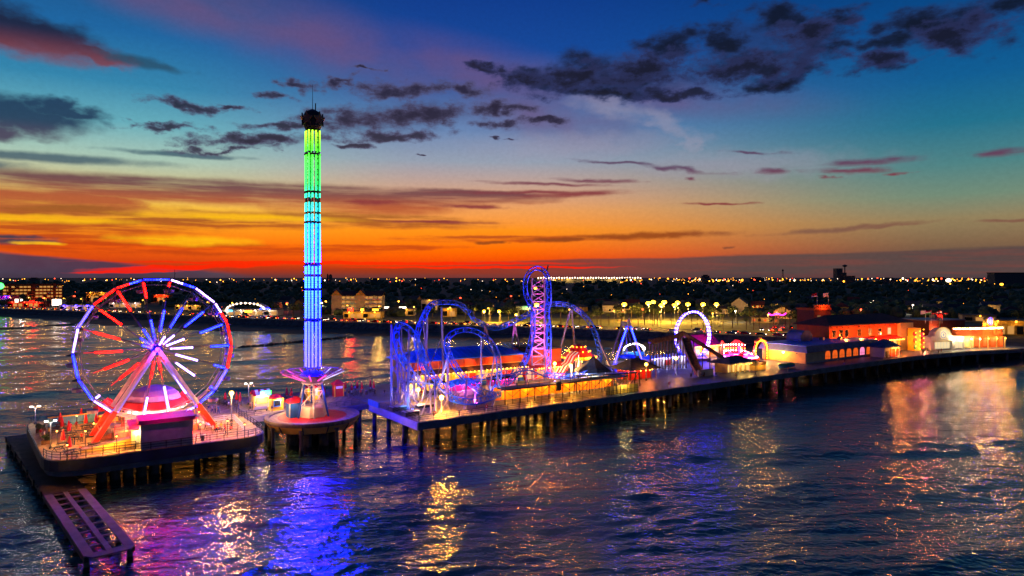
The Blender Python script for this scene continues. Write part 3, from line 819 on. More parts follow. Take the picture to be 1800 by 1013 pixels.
M['blade_r'] = glow('red blade with added glow', (1, .002, .002), .85); M['blade_b'] = glow('blue blade with added glow', (.004, .004, 1), .2); M['blade_w'] = mat('pale blade', (120, 110, 150), .5)  # blades are no lamps: spill from the light bars is put in as emission
LEDC = {'b': ('led_blue', 'h_blue'), 'v': ('led_violet', 'h_white'), 'w': ('led_white', 'h_white'), 'r': ('led_red', 'h_red')}
rimcol = {0: 'b', 1: 'wb', 2: 'w', 3: 'wr', 4: 'r', 5: 'r', 6: 'v', 7: 'b', 8: 'w', 9: 'w', 11: 'w', 12: 'b', 13: 'b', 14: 'w', 15: 'v', 16: 'r', 17: 'rb'}
for k in range(NS):
    a0, a1 = R(20 * k - 10), R(20 * k + 10)
    cs = rimcol.get(k)
    if not cs: continue
    rb_ = RW + .05
    for i, cc in enumerate(cs):
        p = Vector(wp(a0, rb_, -HW - .2)); q = Vector(wp(a1, rb_, -HW - .2))
        n_ = len(cs); ledbar(wheel, p.lerp(q, max(i / n_, .03)), p.lerp(q, min((i + 1) / n_, .97)), .5, M[LEDC[cc][0]], M[LEDC[cc][1]], 'rim_light')
for k in range(NS):
    ang = (10 + 20 * k) % 360
    for st_, cc in ((150, 'r'), (28, 'w'), (-72, 'b')):
        d = (ang - st_) % 360
        tab = {'r': ([30, 60, 82, 101, 120, 140, 159, 180, 200, 220, 240], [.12, .27, .29, .37, .42, .48, .56, .64, .74, .9, 1]),
               'w': ([0, 22, 57, 85, 102, 140, 161, 197, 228, 240], [.06, .1, .15, .27, .32, .53, .67, .89, .97, 1]),
               'b': ([0, 48, 66, 82, 107, 123, 138, 153, 169, 185, 215], [.05, .09, .14, .25, .37, .48, .58, .67, .75, .82, 1])}[cc]
        r0 = float(np.interp(d, *tab))
        r1 = r0 + float(np.interp(d, [0, 60, 110], [.14, .3, .33]))
        if r0 > .93: continue
        r1 = min(r1, .965)
        rb0, rb1 = (r0, min(r1 + .13, .98)) if cc != 'w' else (r0, min(r1 + .1, .98))
        MB().bar(wp(R(ang), rb0 * RW, -HW), wp(R(ang), rb1 * RW, -HW), .8, .1).build('spoke_blade', M['blade_' + cc], wheel)
        ledbar(wheel, wp(R(ang), r0 * RW, -HW - .12), wp(R(ang), r1 * RW, -HW - .12), .52, M[LEDC[cc][0]], M[LEDC[cc][1]], 'spoke_light')
# hub, axle and legs
b = MB(); b.tube((0, -2.9, HUB), (0, 2.9, HUB), .45, n=12); b.tube((0, -HW * 1.4, HUB), (0, HW * 1.4, HUB), .95, n=16); b.build('axle', M['steel_blue'], wheel)
for y in (-1.6, 1.6):
    b = MB(); b.tube((0, y - .15, HUB), (0, y + .15, HUB), 1.0, n=18); b.build('hub_plate', M['steel_blue'], wheel)
for sx in (-1, 1):
    for sy in (-1, 1):
        top = Vector((sx * .35, sy * 2.1, HUB - .2)); foot = Vector((sx * 9.6, sy * 3.2, 0)); mid = top.lerp(foot, .66)
        lb = MB().bar(top, mid, .78, .6).build('leg', M['steel_white'], wheel)
        MB().bar(mid, foot, .95, .8).build('leg_foot', M['steel_red'], lb)
        MB().box((foot.x, foot.y, .15), (1.6, 1.4, .3)).build('foot_plate', M['steel_dark'], lb)
        if sy < 0 or sx > 0:
            o_ = Vector((-sx * .42, -.38 if sy < 0 else .0, 0))
            ledbar(wheel, top.lerp(mid, .2) + o_, mid + o_, .3, M['led_white' if sx < 0 else 'led_violet'], M['h_white'], 'leg_light')
    MB().bar((sx * 8.4, -3.0, 1.8), (sx * 8.4, 3.0, 1.8), .4).build('leg_tie', M['steel_red'], wheel)
# gondolas
gr = MB().lathe([(.05, 0), (.9, -.25), (.95, -.4), (.85, -.38)], 10).mesh('canopy', M['steel_dark'])
gs = MB().lathe([(.35, -2.35), (.8, -2.3), (.95, -1.75), (.9, -1.7), (.72, -2.1), (.3, -2.15)], 10, caps=True).mesh('tub', M['steel_purple'])
gp_ = MB().tube((0, 0, .1), (0, 0, -2.2), .08, n=6)
gpm = gp_.mesh('gondola', M['steel_grey'])
for k in range(NS):
    c = wp(vert[k], RW + .05, 0)
    o = bpy.data.objects.new('gondola', gpm); C.objects.link(o); o.parent = wheel; o.location = (c[0], 0, c[2] - .1)
    for me in (gr, gs):
        q = bpy.data.objects.new(me.name, me); C.objects.link(q); q.parent = o

# ---------------------------------------------------------------- swing tower
tower = thing('swing_tower', 'very tall slender swing tower with green to blue light tubes and a star crown', 'ride tower', W(TU, TV, DECK), PA)
TH = 60.6
M['led_tower'] = bpy.data.materials.new('tower leds'); M['led_tower'].use_nodes = True
def tower_mat(m, power):
    # the light programme: colour by height on the tower, as the lamps were set that evening
    t = m.node_tree; b_ = t.nodes['Principled BSDF']
    tcn = t.nodes.new('ShaderNodeTexCoord'); s_ = t.nodes.new('ShaderNodeSeparateXYZ'); t.links.new(tcn.outputs['Object'], s_.inputs[0])
    dv = t.nodes.new('ShaderNodeMath'); dv.operation = 'DIVIDE'; t.links.new(s_.outputs[2], dv.inputs[0]); dv.inputs[1].default_value = TH
    r = t.nodes.new('ShaderNodeValToRGB'); e = r.color_ramp.elements
    st_ = [(0.14, (.0022, .0014, 1)), (.3, (.0011, .0023, 1)), (.45, (.0008, .0048, .7)), (.56, (.0003, .0062, .06)), (.66, (.0003, .01, .011)), (.76, (.0003, .011, .0014)), (.88, (.0009, .012, .0002)), (.94, (.0047, .0105, .0003)), (.98, (.0117, .0072, .0005))]
    while len(e) < len(st_): e.new(.5)
    for q, (p, c) in zip(e, st_): q.position = p; q.color = (*c, 1)
    t.links.new(dv.outputs[0], r.inputs[0]); t.links.new(r.outputs[0], b_.inputs['Emission Color']); b_.inputs['Emission Strength'].default_value = power
    b_.inputs['Base Color'].default_value = (.1, .1, .1, 1)
    m.cycles.emission_sampling = 'FRONT'
tower_mat(M['led_tower'], 270)
Z0, Z1 = 9.3, 57.0
ringz = [9.3, 19.0, 30, 38.5, 44.5, 52, 57.0]
hw = .92
b = MB()
for sx in (-1, 1):
    for sy in (-1, 1): b.tube((sx * hw, sy * hw, 6.5), (sx * hw, sy * hw, 57.5), .14, n=6)
b.build('chord', M['steel_grey'], tower)
b = MB()
z = 7.0; k = 0
while z < 57:
    for (x0, y0, x1, y1) in ((-hw, -hw, hw, -hw), (hw, -hw, hw, hw), (hw, hw, -hw, hw), (-hw, hw, -hw, -hw)):
        if k % 2: x0, y0, x1, y1 = x1, y1, x0, y0
        b.tube((x0, y0, z), (x1, y1, z + 1.6), .06, n=4); b.tube((x0, y0, z), (x1, y1, z), .05, n=4)
    z += 1.6; k += 1
tag(b.build('lattice', M['steel_grey'], tower), kind='stuff')
tubes = [(-1.08, -1.08), (-.4, -1.16), (.3, -1.16), (1.08, -1.08), (1.16, -.38), (1.16, .4), (1.08, 1.08), (-1.08, 1.08), (-1.16, .2), (0, 1.16)]
for x, y in tubes:
    h_ = MB().tube((x * .95, y * .95, Z0), (x * .95, y * .95, Z1), .13, n=5).build('light_tube', M['steel_dark'], tower)
    c = MB(); z = Z0 + .1
    while z < Z1 - .3:
        inring = min(abs(z - q) for q in ringz) < .25
        dimgap = (40 < z < 45 or 24 < z < 29.5) and abs(x) < 1.2
        if not inring and not (dimgap and int(z * 2) % 5 == 0): c.tube((x, y, z), (x, y, z + .4), .165, n=6)
        z += .46
    tag(c.build('led_cells', M['led_tower'], h_), kind='stuff')
for z in ringz[1:-1]:
    b = MB()
    for s_ in (1.5,): b.lathe([(s_ + .05, z - .2), (s_ + .18, z), (s_ + .05, z + .2), (s_ - .05, z)], 16)
    b.build('ring', M['steel_dark'], tower)
# crown: drum with five pointed stars and a mast
b = MB().lathe([(1.4, 57.0), (1.7, 57.6), (1.8, 59.6), (1.5, 60.4), (.4, 61.0), (.05, 61.1)], 20); b.build('crown', M['steel_dark'], tower)
M['star'] = mat('bronze star', (98, 84, 78), .45, .3, .2, 1)
for k in range(5):
    t = -1.2 + 2 * math.pi * k / 5
    c = Vector((1.8 * math.cos(t), 1.8 * math.sin(t), 58.9)); ax = Vector((-math.sin(t), math.cos(t), 0)); nn = Vector((math.cos(t), math.sin(t), 0))
    poly = [(math.sin(i * math.pi / 5) * (1.5 if i % 2 == 0 else .62), math.cos(i * math.pi / 5) * (1.5 if i % 2 == 0 else .62)) for i in range(10)]
    MB().extr(poly, c, ax, Vector((0, 0, 1)) + nn * .1, nn * .25).build('star', M['star'], tower)
MB().tube((0, 0, 61), (0, 0, 66), .07, .03, n=5).build('mast', M['steel_dark'], tower)
MB().tube((.7, .3, 60.8), (.7, .3, 62.4), .12, n=5).build('beacon', M['steel_dark'], tower)
# swing carriage with radiating arms
b = MB().lathe([(1.7, 8.9), (2.6, 8.2), (2.2, 7.0), (1.2, 6.6)], 16, caps=True); b.build('carriage', M['steel_purple'], tower)
M['arm'] = mat('magenta swing arm', (150, 30, 100), .5, 0, .2, 1)
for k in range(12):
    t = 2 * math.pi * k / 12 + .1
    ca, sa = math.cos(t), math.sin(t)
    a_ = MB(); a_.tube((2.2 * ca, 2.2 * sa, 7.4), (6.1 * ca, 6.1 * sa, 9.0), .1, n=4); a_.tube((2.2 * ca, 2.2 * sa, 8.3), (6.1 * ca, 6.1 * sa, 9.05), .07, n=4)
    for q in (.3, .5, .7, .9): a_.tube(Vector((2.2 * ca, 2.2 * sa, 7.4)).lerp((6.1 * ca, 6.1 * sa, 9.0), q), Vector((2.2 * ca, 2.2 * sa, 8.3)).lerp((6.1 * ca, 6.1 * sa, 9.05), q), .05, n=4)
    t2 = t + 2 * math.pi / 12
    a_.tube((6.0 * ca, 6.0 * sa, 9.0), (6.0 * math.cos(t2), 6.0 * math.sin(t2), 9.0), .07, n=4); a_.tube((4.2 * ca, 4.2 * sa, 8.4), (4.2 * math.cos(t2), 4.2 * math.sin(t2), 8.4), .05, n=4)
    arm = a_.build('swing_arm', M['arm'], tower)
    l_ = MB()
    for q in np.arange(.08, 1., .09): l_.box(Vector((2.2 * ca, 2.2 * sa, 7.18)).lerp((6.1 * ca, 6.1 * sa, 8.8), q), (.16, .16, .12), t)
    l_.build('bulbs', M['arm_bulb'] if ca < .3 else M['arm_bulb_pale'], arm)['kind'] = 'stuff'
# base frame
b = MB().lathe([(2.9, .1), (2.6, 1.9), (2.2, 2.2), (.4, 2.4)], 6); b.build('plinth', M['white_wall'], tower)
for k in range(6):
    t = 2 * math.pi * k / 6 + .3
    ca, sa = math.cos(t), math.sin(t)
    MB().bar((3.3 * ca, 3.3 * sa, 0), (1.75 * ca, 1.75 * sa, 7), .3).build('leg', M['steel_blue'] if k % 2 else M['steel_white'], tower)
    t2 = t + 2 * math.pi / 6; c2, s2 = math.cos(t2), math.sin(t2)
    b = MB(); b.bar((2.1 * ca, 2.1 * sa, 5.2), (1.9 * c2, 1.9 * s2, 6.6), .14); b.bar((2.8 * ca, 2.8 * sa, 2.3), (2.1 * c2, 2.1 * s2, 5.2), .14); b.bar((2.1 * ca, 2.1 * sa, 5.2), (2.1 * c2, 2.1 * s2, 5.2), .14)
    b.build('brace', M['steel_white'], tower)
b = MB().lathe([(1.9, 6.5), (2.2, 6.75), (1.9, 7.0)], 14); b.build('collar', M['steel_white'], tower)
lamp(wheel, (0, -4.2, HUB + .2), (.8, .05, .7), 500, .4, 'hub_light')
lamp(tower, (1.4, -2.6, 5.0), (1, .2, .5), 70, .3)
lamp(tower, (-2.5, -3.4, 3.2), (1, .42, .2), 170, .3)

for sx, sy, aim in ((-11.5, -6, (-6, -2.5, 6)), (11.5, -5, (6, -2.5, 6)), (-5, -5.5, (-3.5, -2.3, 9)), (5, -5.5, (3, -2.3, 9))):
    fl = thing('floodlight', ('red floodlight outside the left foot of the wheel', 'red floodlight outside the right foot of the wheel', 'red floodlight inside the left foot of the wheel', 'red floodlight inside the right foot of the wheel')[(0 if sx < 0 else 1) + (0 if abs(sx) > 8 else 2)], 'floodlight', wheel_c + PU * sx + PV * sy, PA, 'red floodlights at the wheel')
    MB().lathe([(.16, 0), (.2, .35), (.28, .5)], 8).build('housing', M['steel_dark'], fl)
    MB().lathe([(.25, .5), (0, .53)], 8).build('lens', M['led_red'], fl)
    spot(fl, (0, 0, .7), Vector(aim) - Vector((sx, sy, 0)), (1, .05, .05), 1500, 75, .2)

# ---------------------------------------------------------------- roller coaster
def spline(pts, step=.9):
    """Catmull-Rom through 3D points, resampled evenly"""
    P = [Vector(p) for p in pts]; P = [P[0] * 2 - P[1]] + P + [P[-1] * 2 - P[-2]]
    out = []
    for i in range(1, len(P) - 2):
        p0, p1, p2, p3 = P[i - 1:i + 3]
        for k in range(14):
            t = k / 14
            out.append(.5 * ((2 * p1) + (p2 - p0) * t + (2 * p0 - 5 * p1 + 4 * p2 - p3) * t * t + (3 * p1 - p0 - 3 * p2 + p3) * t ** 3))
    out.append(P[-2])
    for _ in range(2): out = [out[0]] + [(out[i - 1] + out[i] * 2 + out[i + 1]) / 4 for i in range(1, len(out) - 1)] + [out[-1]]
    res = [out[0]]; acc = 0
    for a, b_ in zip(out[:-1], out[1:]):
        L = (b_ - a).length
        while acc + L >= step and L > 1e-6:
            a = a.lerp(b_, (step - acc) / L); L = (b_ - a).length; acc = 0; res.append(a)
        acc += L
    return res
coaster = thing('roller_coaster', 'blue steel roller coaster with a lilac lattice lift tower, loop and two tall humps', 'roller coaster', W(40, 22, DECK), 0)
CO = coaster.location
ctower = None
def track(name, pts, flip=False, sideways=None, gauge=.72, ups=None):
    pts = [p - CO for p in spline(pts)]
    n = len(pts)
    T = [(pts[min(i + 1, n - 1)] - pts[max(i - 1, 0)]).normalized() for i in range(n)]
    # up vector: bends towards the inside of each curve, smoothed
    ups_ = []
    for i in range(n):
        a, b_ = pts[max(i - 5, 0)], pts[min(i + 5, n - 1)]
        cur = (a + b_) / 2 - pts[i]
        cur = cur - T[i] * cur.dot(T[i])
        g = Vector((0, 0, .22)) + cur * .8
        g = g - T[i] * g.dot(T[i])
        ups_.append(g.normalized() if g.length > 1e-4 else Vector((0, 0, 1)))
    for _ in range(10):
        ups_ = [((ups_[max(i - 1, 0)] + ups_[i] * 2 + ups_[min(i + 1, n - 1)]) - T[i] * (ups_[max(i - 1, 0)] + ups_[i] * 2 + ups_[min(i + 1, n - 1)]).dot(T[i])).normalized() for i in range(n)]
    S = [T[i].cross(ups_[i]) for i in range(n)]
    Lr = [pts[i] + S[i] * gauge for i in range(n)]; Rr = [pts[i] - S[i] * gauge for i in range(n)]
    Sp = [pts[i] - ups_[i] * 1.0 for i in range(n)]
    main = MB().path(Sp, .16, 6).build(name, M['steel_blue'], coaster)
    for q in (Lr, Rr): MB().path(q, .1, 5).build('running_rail', M['steel_blue'], main)
    tm = MB()
    for i in range(0, n, 2):
        tm.tube(Lr[i], Sp[i], .09, n=4, caps=False); tm.tube(Rr[i], Sp[i], .09, n=4, caps=False); tm.tube(Lr[i], Rr[i], .08, n=4, caps=False)
        if i + 1 < n:
            tm.tube(Lr[i], Sp[i + 1], .06, n=4, caps=False); tm.tube(Rr[i], Sp[i + 1], .06, n=4, caps=False)
            if i + 2 < n: tm.tube(Lr[i], Rr[min(i + 2, n - 1)], .06, n=4, caps=False)
    tag(tm.build('track_tie', M['steel_blue'], main), kind='stuff')
    return main
S1 = [(961, 655, 181), (961.5, 600, 181), (962, 540, 181), (962, 503, 181), (958, 484, 181.3), (950, 476, 181.6), (941, 475, 182), (933, 481, 182), (927.5, 493, 182), (926.5, 508, 182), (929, 524, 182), (932.5, 540, 182), (935.5, 558, 182), (937, 577, 182), (935.5, 592, 181), (931, 610, 179), (926, 627, 177), (918.5, 643, 174), (907, 659, 169), (891, 675, 161), (878, 689, 152), (866, 697, 146), (850, 703.5, 143), (828, 707, 142), (808, 703, 143), (796, 697, 145), (780, 682, 148), (766, 666, 150.5), (754, 650, 152.5), (743, 626, 154), (736, 606, 155), (728, 590, 155.5), (717, 577, 155), (706, 573, 153.5), (698.5, 582, 151.5), (697.5, 598, 150), (702, 618, 149.5), (711, 634, 150), (722, 648, 151), (735, 663, 152), (749, 681, 153)]
S2 = [(749, 655, 158), (744, 638, 158.5), (739, 618, 159), (736, 598, 159.5), (739, 576, 160), (745, 561, 161), (751, 548, 162), (759, 539, 163.5), (770, 536, 165), (784, 535, 167), (798, 536, 169), (812, 541, 171), (825, 549, 173), (838, 560, 175), (851, 568.5, 177), (863, 573, 179), (876, 573.5, 181), (893, 569, 184), (910, 561.5, 187), (928, 553, 189), (945, 545, 190.5), (962, 537.5, 191.5), (980, 535.5, 192), (998, 538.5, 192), (1014, 546, 192), (1028, 558, 191.5), (1039, 572, 191), (1047, 588, 190), (1052, 605, 188), (1054, 622, 185), (1051, 636, 182), (1044, 646, 179), (1033, 652.5, 176.5), (1018, 657, 174), (1002, 659.5, 172), (985, 659, 171), (967, 656.5, 170), (945, 653.5, 169), (925, 653, 168), (905, 654.5, 167), (886, 657, 165), (864, 661, 163), (842, 664, 160), (822, 668, 157), (800, 673, 154), (780, 680, 152)]
S3 = [(885, 685, 154), (871, 690, 151.5), (855, 689, 149.5), (838, 681, 148), (823, 668, 147.2), (810, 653, 147), (799, 635, 147), (791, 617, 147), (789, 601, 147.5), (797, 590, 148.3), (812, 584.5, 149), (829, 584.5, 150), (846, 592, 151), (860, 604, 152), (869, 620, 153), (873, 640, 154), (873.5, 660, 155), (870, 677, 156), (862, 690, 156.5), (848, 694, 157), (834, 692, 157.5)]
track('drop_track', [ray(*p) for p in S1])
track('hill_track', [ray(*p) for p in S2])
track('loop_track', [ray(*p) for p in S3])
# lattice lift tower
M['lattice_floodlit'] = mat('lattice paint with pink floodlight', (206, 160, 190), .45, 0, .15, .8)  # the pink of the floodlights is put into the lattice colour
tb = gnd(946, 667) - CO
tt = 29.4
lt = MB()
hw2 = 1.7
for sx in (-1, 1):
    for sy in (-1, 1): lt.tube(tb + Vector((sx * hw2, sy * hw2, 0)), tb + Vector((sx * hw2, sy * hw2, tt - 2)), .2, n=5)
ltw = lt.build('lift_tower', M['steel_purple'], coaster)
br = MB(); z = 0; k = 0
while z < tt - 3:
    c4 = [Vector((-hw2, -hw2, 0)), Vector((hw2, -hw2, 0)), Vector((hw2, hw2, 0)), Vector((-hw2, hw2, 0))]
    for i in range(4):
        p, q = tb + c4[i], tb + c4[(i + 1) % 4]
        if (k + i) % 2: p, q = q, p
        br.tube(p + Vector((0, 0, z)), q + Vector((0, 0, z + 2.1)), .1, n=4); br.tube(p + Vector((0, 0, z)), q + Vector((0, 0, z)), .09, n=4)
    br.tube(tb + c4[0] + Vector((0, 0, z)), tb + c4[2] + Vector((0, 0, z)), .07, n=4)
    z += 2.1; k += 1
tag(br.build('lattice', M['lattice_floodlit'], ltw), kind='stuff')
for i, (px_, s_) in enumerate(((0.4, -1), (.4, 1))):
    a = MB(); pts_ = []
    for j in range(13):
        t = math.pi * j / 12
        pts_.append(tb + Vector((-2.75 * math.cos(t) - .1, s_ * 1.1, tt - 2.6 + 2.9 * math.sin(t))))
    a.path(pts_, .13, 5); a.build('top_arch', M['steel_dark'], ltw)
MB().tube(tb + Vector((2.4, 0, tt)), tb + Vector((2.7, 0, tt + 1.5)), .2, n=5).build('beacon_mast', M['steel_dark'], ltw)
for a_ in ((-5.2, -2.5), (5, -3), (-4.5, 3.5)):
    MB().tube(tb + Vector((a_[0], a_[1], 0)), tb + Vector((math.copysign(hw2, a_[0]), math.copysign(hw2, a_[1]), 7.5)), .17, n=5).build('brace', M['steel_purple'], ltw)
def foot(px, py): return gnd(px, py) - CO
def sup(top, ft, r=.26, m='steel_purple'):
    """a support column from a surveyed top (px, py, Y) down to a foot on the deck"""
    t = ray(*top) - CO
    f = foot(*ft) if len(ft) == 2 else ray(*ft) - CO
    return MB().tube(f, t, r * 1.15, r, n=7).build('support_column', M[m], coaster)
for top, ft in [((853, 574, 177), (843, 668)), ((853, 574, 177), (884, 672)), ((904, 568, 186), (896, 660)), ((904, 568, 186), (921, 656)),
                ((1003, 545, 192), (972, 662)), ((1005, 545, 192), (1013, 652)), ((1053, 598, 189), (1090, 682)), ((776, 540, 166), (781, 690)),
                ((751, 551, 162), (748, 694)), ((688, 571, 152), (688, 714)), ((719, 580, 155), (717, 722)), ((697, 600, 150.5), (702, 712)),
                ((765, 668, 150), (765, 725)), ((788, 628, 147.5), (786, 716)), ((791, 617, 147.5), (765, 700)), ((873, 655, 155), (882, 700)), ((873, 690, 150), (865, 716)),
                ((820, 669, 147), (817, 722)), ((835, 682, 148), (834, 716)), ((853, 690, 149), (852, 712)), ((728, 655, 152), (728, 706))]:
    sup(top, ft)
for p, q in [((688, 600, 152), (713, 712)), ((718, 622, 155), (692, 706)), ((697, 618, 150), (720, 724)), ((720, 640, 154), (746, 690)), ((742, 655, 156), (706, 716)), ((765, 672, 150), (738, 734)), ((765, 672, 150), (792, 722)), ((736, 688, 153), (690, 716)), ((820, 672, 147), (796, 712)), ((778, 590, 166), (750, 655, 158)), ((700, 675, 150), (742, 716)), ((850, 600, 177), (906, 676))]:
    sup(p, q, .11)
for top, ft in [((706, 574, 154), (706, 706)), ((712, 640, 150), (712, 718)), ((735, 600, 157), (734, 700)), ((744, 568, 160), (757, 700)), ((757, 684, 149), (757, 728)), ((800, 676, 148), (803, 716)), ((776, 690, 147), (776, 728)), ((846, 592, 151), (846, 700)), ((869, 625, 153), (858, 702)), ((925, 655, 168), (925, 676)), ((985, 660, 171), (985, 676)), ((1030, 655, 176), (1030, 676)), ((887, 658, 165), (887, 684))]:
    sup(top, ft, .17)
for p, q in [((706, 600, 154), (735, 712)), ((688, 640, 152), (726, 716)), ((734, 630, 157), (700, 712)), ((757, 690, 149), (716, 724)), ((757, 640, 158), (740, 712)), ((800, 690, 147), (770, 726)), ((781, 620, 165), (757, 700)), ((718, 660, 153), (690, 714)), ((846, 640, 151), (866, 704)), ((744, 600, 160), (776, 700))]:
    sup(p, q, .1)
for y_ in (628, 652, 690): MB().tube(ray(688, y_, 151.5) - CO, ray(719, y_ + 1, 154) - CO, .1, n=5).build('cross_beam', M['steel_purple'], coaster)
MB().bar(ray(700, 668, 150) - CO, ray(765, 676, 150) - CO, .3).build('cross_beam', M['steel_purple'], coaster)
MB().bar(ray(690, 650, 151) - CO, ray(726, 612, 155) - CO, .22).build('cross_beam', M['steel_purple'], coaster)
# coaster station gallery at the pier edge: dark truss frame over an amber lit wall
def seg_truss(name, label, cat, pts, z0, z1, parent=None):
    pass
# ---------------------------------------------------------------- flood lights, lamp posts
def floodlight(px, py, col, watt, aim, label, z=DECK, ang=80, m='bulb_white'):
    p = gnd(px, py, z)
    t = thing('floodlight', label, 'floodlight', p, 0, 'floodlights on the pier deck')
    MB().tube((0, 0, 0), (0, 0, .5), .08, n=5).build('stand', M['steel_dark'], t)
    d = (Vector(aim) - p).normalized()
    c = Vector((0, 0, .7))
    MB().tube(c - d * .2, c + d * .12, .22, .32, n=8).build('housing', M['steel_dark'], t)
    MB().tube(c + d * .13, c + d * .16, .3, .3, n=8).build('lens', M[m], t)
    spot(t, c + d * .25, c + d * 5, col, watt, ang, .25)
    return t
tw = W(50, 29, 20)
M['lens_pink'] = glow('pink lens', (1, .1, .6), 40); M['lens_violet'] = glow('violet lens', (.4, .2, 1), 40); M['lens_blue'] = glow('blue lens', (.1, .2, 1), 40)
floodlight(930, 682, (1, .1, .5), 45000, tw, 'pink floodlight left of the lilac lift tower', ang=60, m='lens_pink')
floodlight(975, 676, (.85, .12, .7), 26000, tw, 'purple floodlight right of the lilac lift tower', ang=60, m='lens_violet')
floodlight(838, 716, (1, .2, .7), 5000, ray(800, 640, 148), 'pink floodlight under the loop of the coaster', ang=110, m='lens_pink')
floodlight(880, 704, (.14, .4, 1), 8000, ray(860, 600, 160), 'violet floodlight beside the loop foot', ang=110, m='lens_violet')
floodlight(726, 728, (.1, .34, 1), 8000, ray(720, 600, 154), 'blue floodlight on the planks before the first hump', ang=110, m='lens_blue')
floodlight(800, 712, (.12, .4, 1), 7500, ray(790, 560, 160), 'blue floodlight beyond the low curve of track', ang=110, m='lens_blue')
floodlight(1000, 690, (.14, .42, 1), 14000, ray(1000, 560, 188), 'blue floodlight before the tall second hump', ang=100, m='lens_blue')
floodlight(1052, 682, (.2, .42, 1), 9000, ray(1045, 590, 188), 'blue floodlight by the dark hexagonal roof', ang=100, m='lens_blue')

def lamp_post(px, py, h, col, watt, label, m='bulb_warm', z=DECK, kind='single', group='lamp posts on the pier'):
    t = thing('lamp_post', label, 'lamp post', gnd(px, py, z), PA, group)
    MB().tube((0, 0, 0), (0, 0, h), .11, .07, n=6).build('post', M['steel_grey'], t)
    MB().lathe([(.28, 0), (.24, .3), (.12, .5)], 8).build('base', M['steel_dark'], t)
    for s_ in ((-1, 1) if kind == 'double' else (0,)):
        if kind == 'double':
            MB().tube((0, 0, h - .1), (s_ * .5, 0, h + .25), .04, n=4).build('arm', M['steel_grey'], t)
        if kind == 'globe': MB().ball((0, 0, h + .3), .42, 10, 7).build('globe', M[m], t, smooth=True)
        else: MB().box((s_ * .6, 0, h + .25), (.42, .2, .1)).build('lamp_head', M[m], t)
    lamp(t, (0, -.55, h + .1), col, watt, .4)
    return t
WARM = (1, .5, .13)
COOL = (1, .85, .75)
lamp_post(407, 742, 5.2, WARM, 2600, 'lamp post with bright amber globe on the red column beside the wheel', kind='globe')
lamp_post(62, 746, 3.1, COOL, 120, 'double headed white lamp post at the back corner of the wheel platform', 'bulb_white', kind='double')
lamp_post(89, 790, 4.3, COOL, 120, 'slim lamp post rising by the seating at the outer edge of the platform', 'bulb_white', kind='double')
lamp_post(437, 712, 4.4, COOL, 120, 'tall white lamp post behind the striped kiosk', 'bulb_white', kind='double')
lamp_post(1003, 668, 3.6, WARM, 2400, 'amber globe lamp between the lilac support columns', kind='globe')
lamp_post(1021, 657, 3.2, WARM, 1200, 'amber globe lamp by the striped slide', kind='globe')
lamp_post(975, 672, 4.6, WARM, 1400, 'amber globe lamp right of the lilac lift tower', kind='globe')
lamp_post(735, 708, 2.6, WARM, 1500, 'low amber globe lamp under the coaster humps', kind='globe')
t_ = lamp_post(776, 722, 2.4, (1, .4, .03), 500, 'low amber globe lamp near the low curve of track', 'bulb_flood', kind='globe')
spot(t_, (0, -.3, 2.75), (0, -20, -3), (1, .38, .02), 26000, 120, .35)
lamp_post(1136, 669, 4., (1, .25, .05), 300, 'orange globe lamp at the corner of the red hut', kind='globe')
lamp_post(1188, 660, 4.5, (1, .35, .05), 350, 'orange globe lamp at the foot of the flume', kind='globe')

# ---------------------------------------------------------------- drop log flume: dark trough on posts
flume = thing('log_flume', 'dark log flume trough raised on rows of posts with a long descending chute', 'flume ride', W(100, 24, DECK), 0)
FO = flume.location
def chute(pts, w=1.5, h=.8, name='trough'):
    for p, q in zip(pts[:-1], pts[1:]):
        p, q = Vector(p) - FO, Vector(q) - FO
        b_ = MB(); b_.bar(p, q, w, h * .4); 
        d = (q - p).normalized(); s_ = d.cross(Vector((0, 0, 1))).normalized() * w * .5
        for k in (-1, 1): b_.bar(p + s_ * k + Vector((0, 0, h * .4)), q + s_ * k + Vector((0, 0, h * .4)), .16, h)
        b_.build(name, M['wood_rail'], flume)
chute([ray(1142, 603, 205), ray(1165, 599, 206), ray(1190, 593, 207), ray(1203, 588, 207)], 2.0, 1.1)
chute([ray(1200, 587, 207), ray(1223, 601, 205), ray(1250, 618, 203), ray(1278, 636, 201)], 1.7, .8, 'descending_chute')
chute([ray(1204, 595, 206), ray(1212, 620, 200), ray(1222, 645, 194), ray(1232, 661, 190)], 2.2, .9, 'descending_chute')
for k, px in enumerate(np.linspace(1143, 1206, 13)):
    for dY in (0, 4):
        Yt = 205 + (px - 1143) * .03 + dY
        t = ray(px, 604 - (px - 1143) * .2, Yt) - FO
        MB().tube((t.x, t.y, 0), t, .2, n=6).build('post', M['wood_rail'], flume)
for k, q in enumerate((.25, .45, .62, .8)):
    t = ray(1200, 587, 207).lerp(ray(1278, 636, 201), q) - FO
    MB().tube((t.x, t.y, 0), t, .16, n=5).build('post', M['wood_rail'], flume)
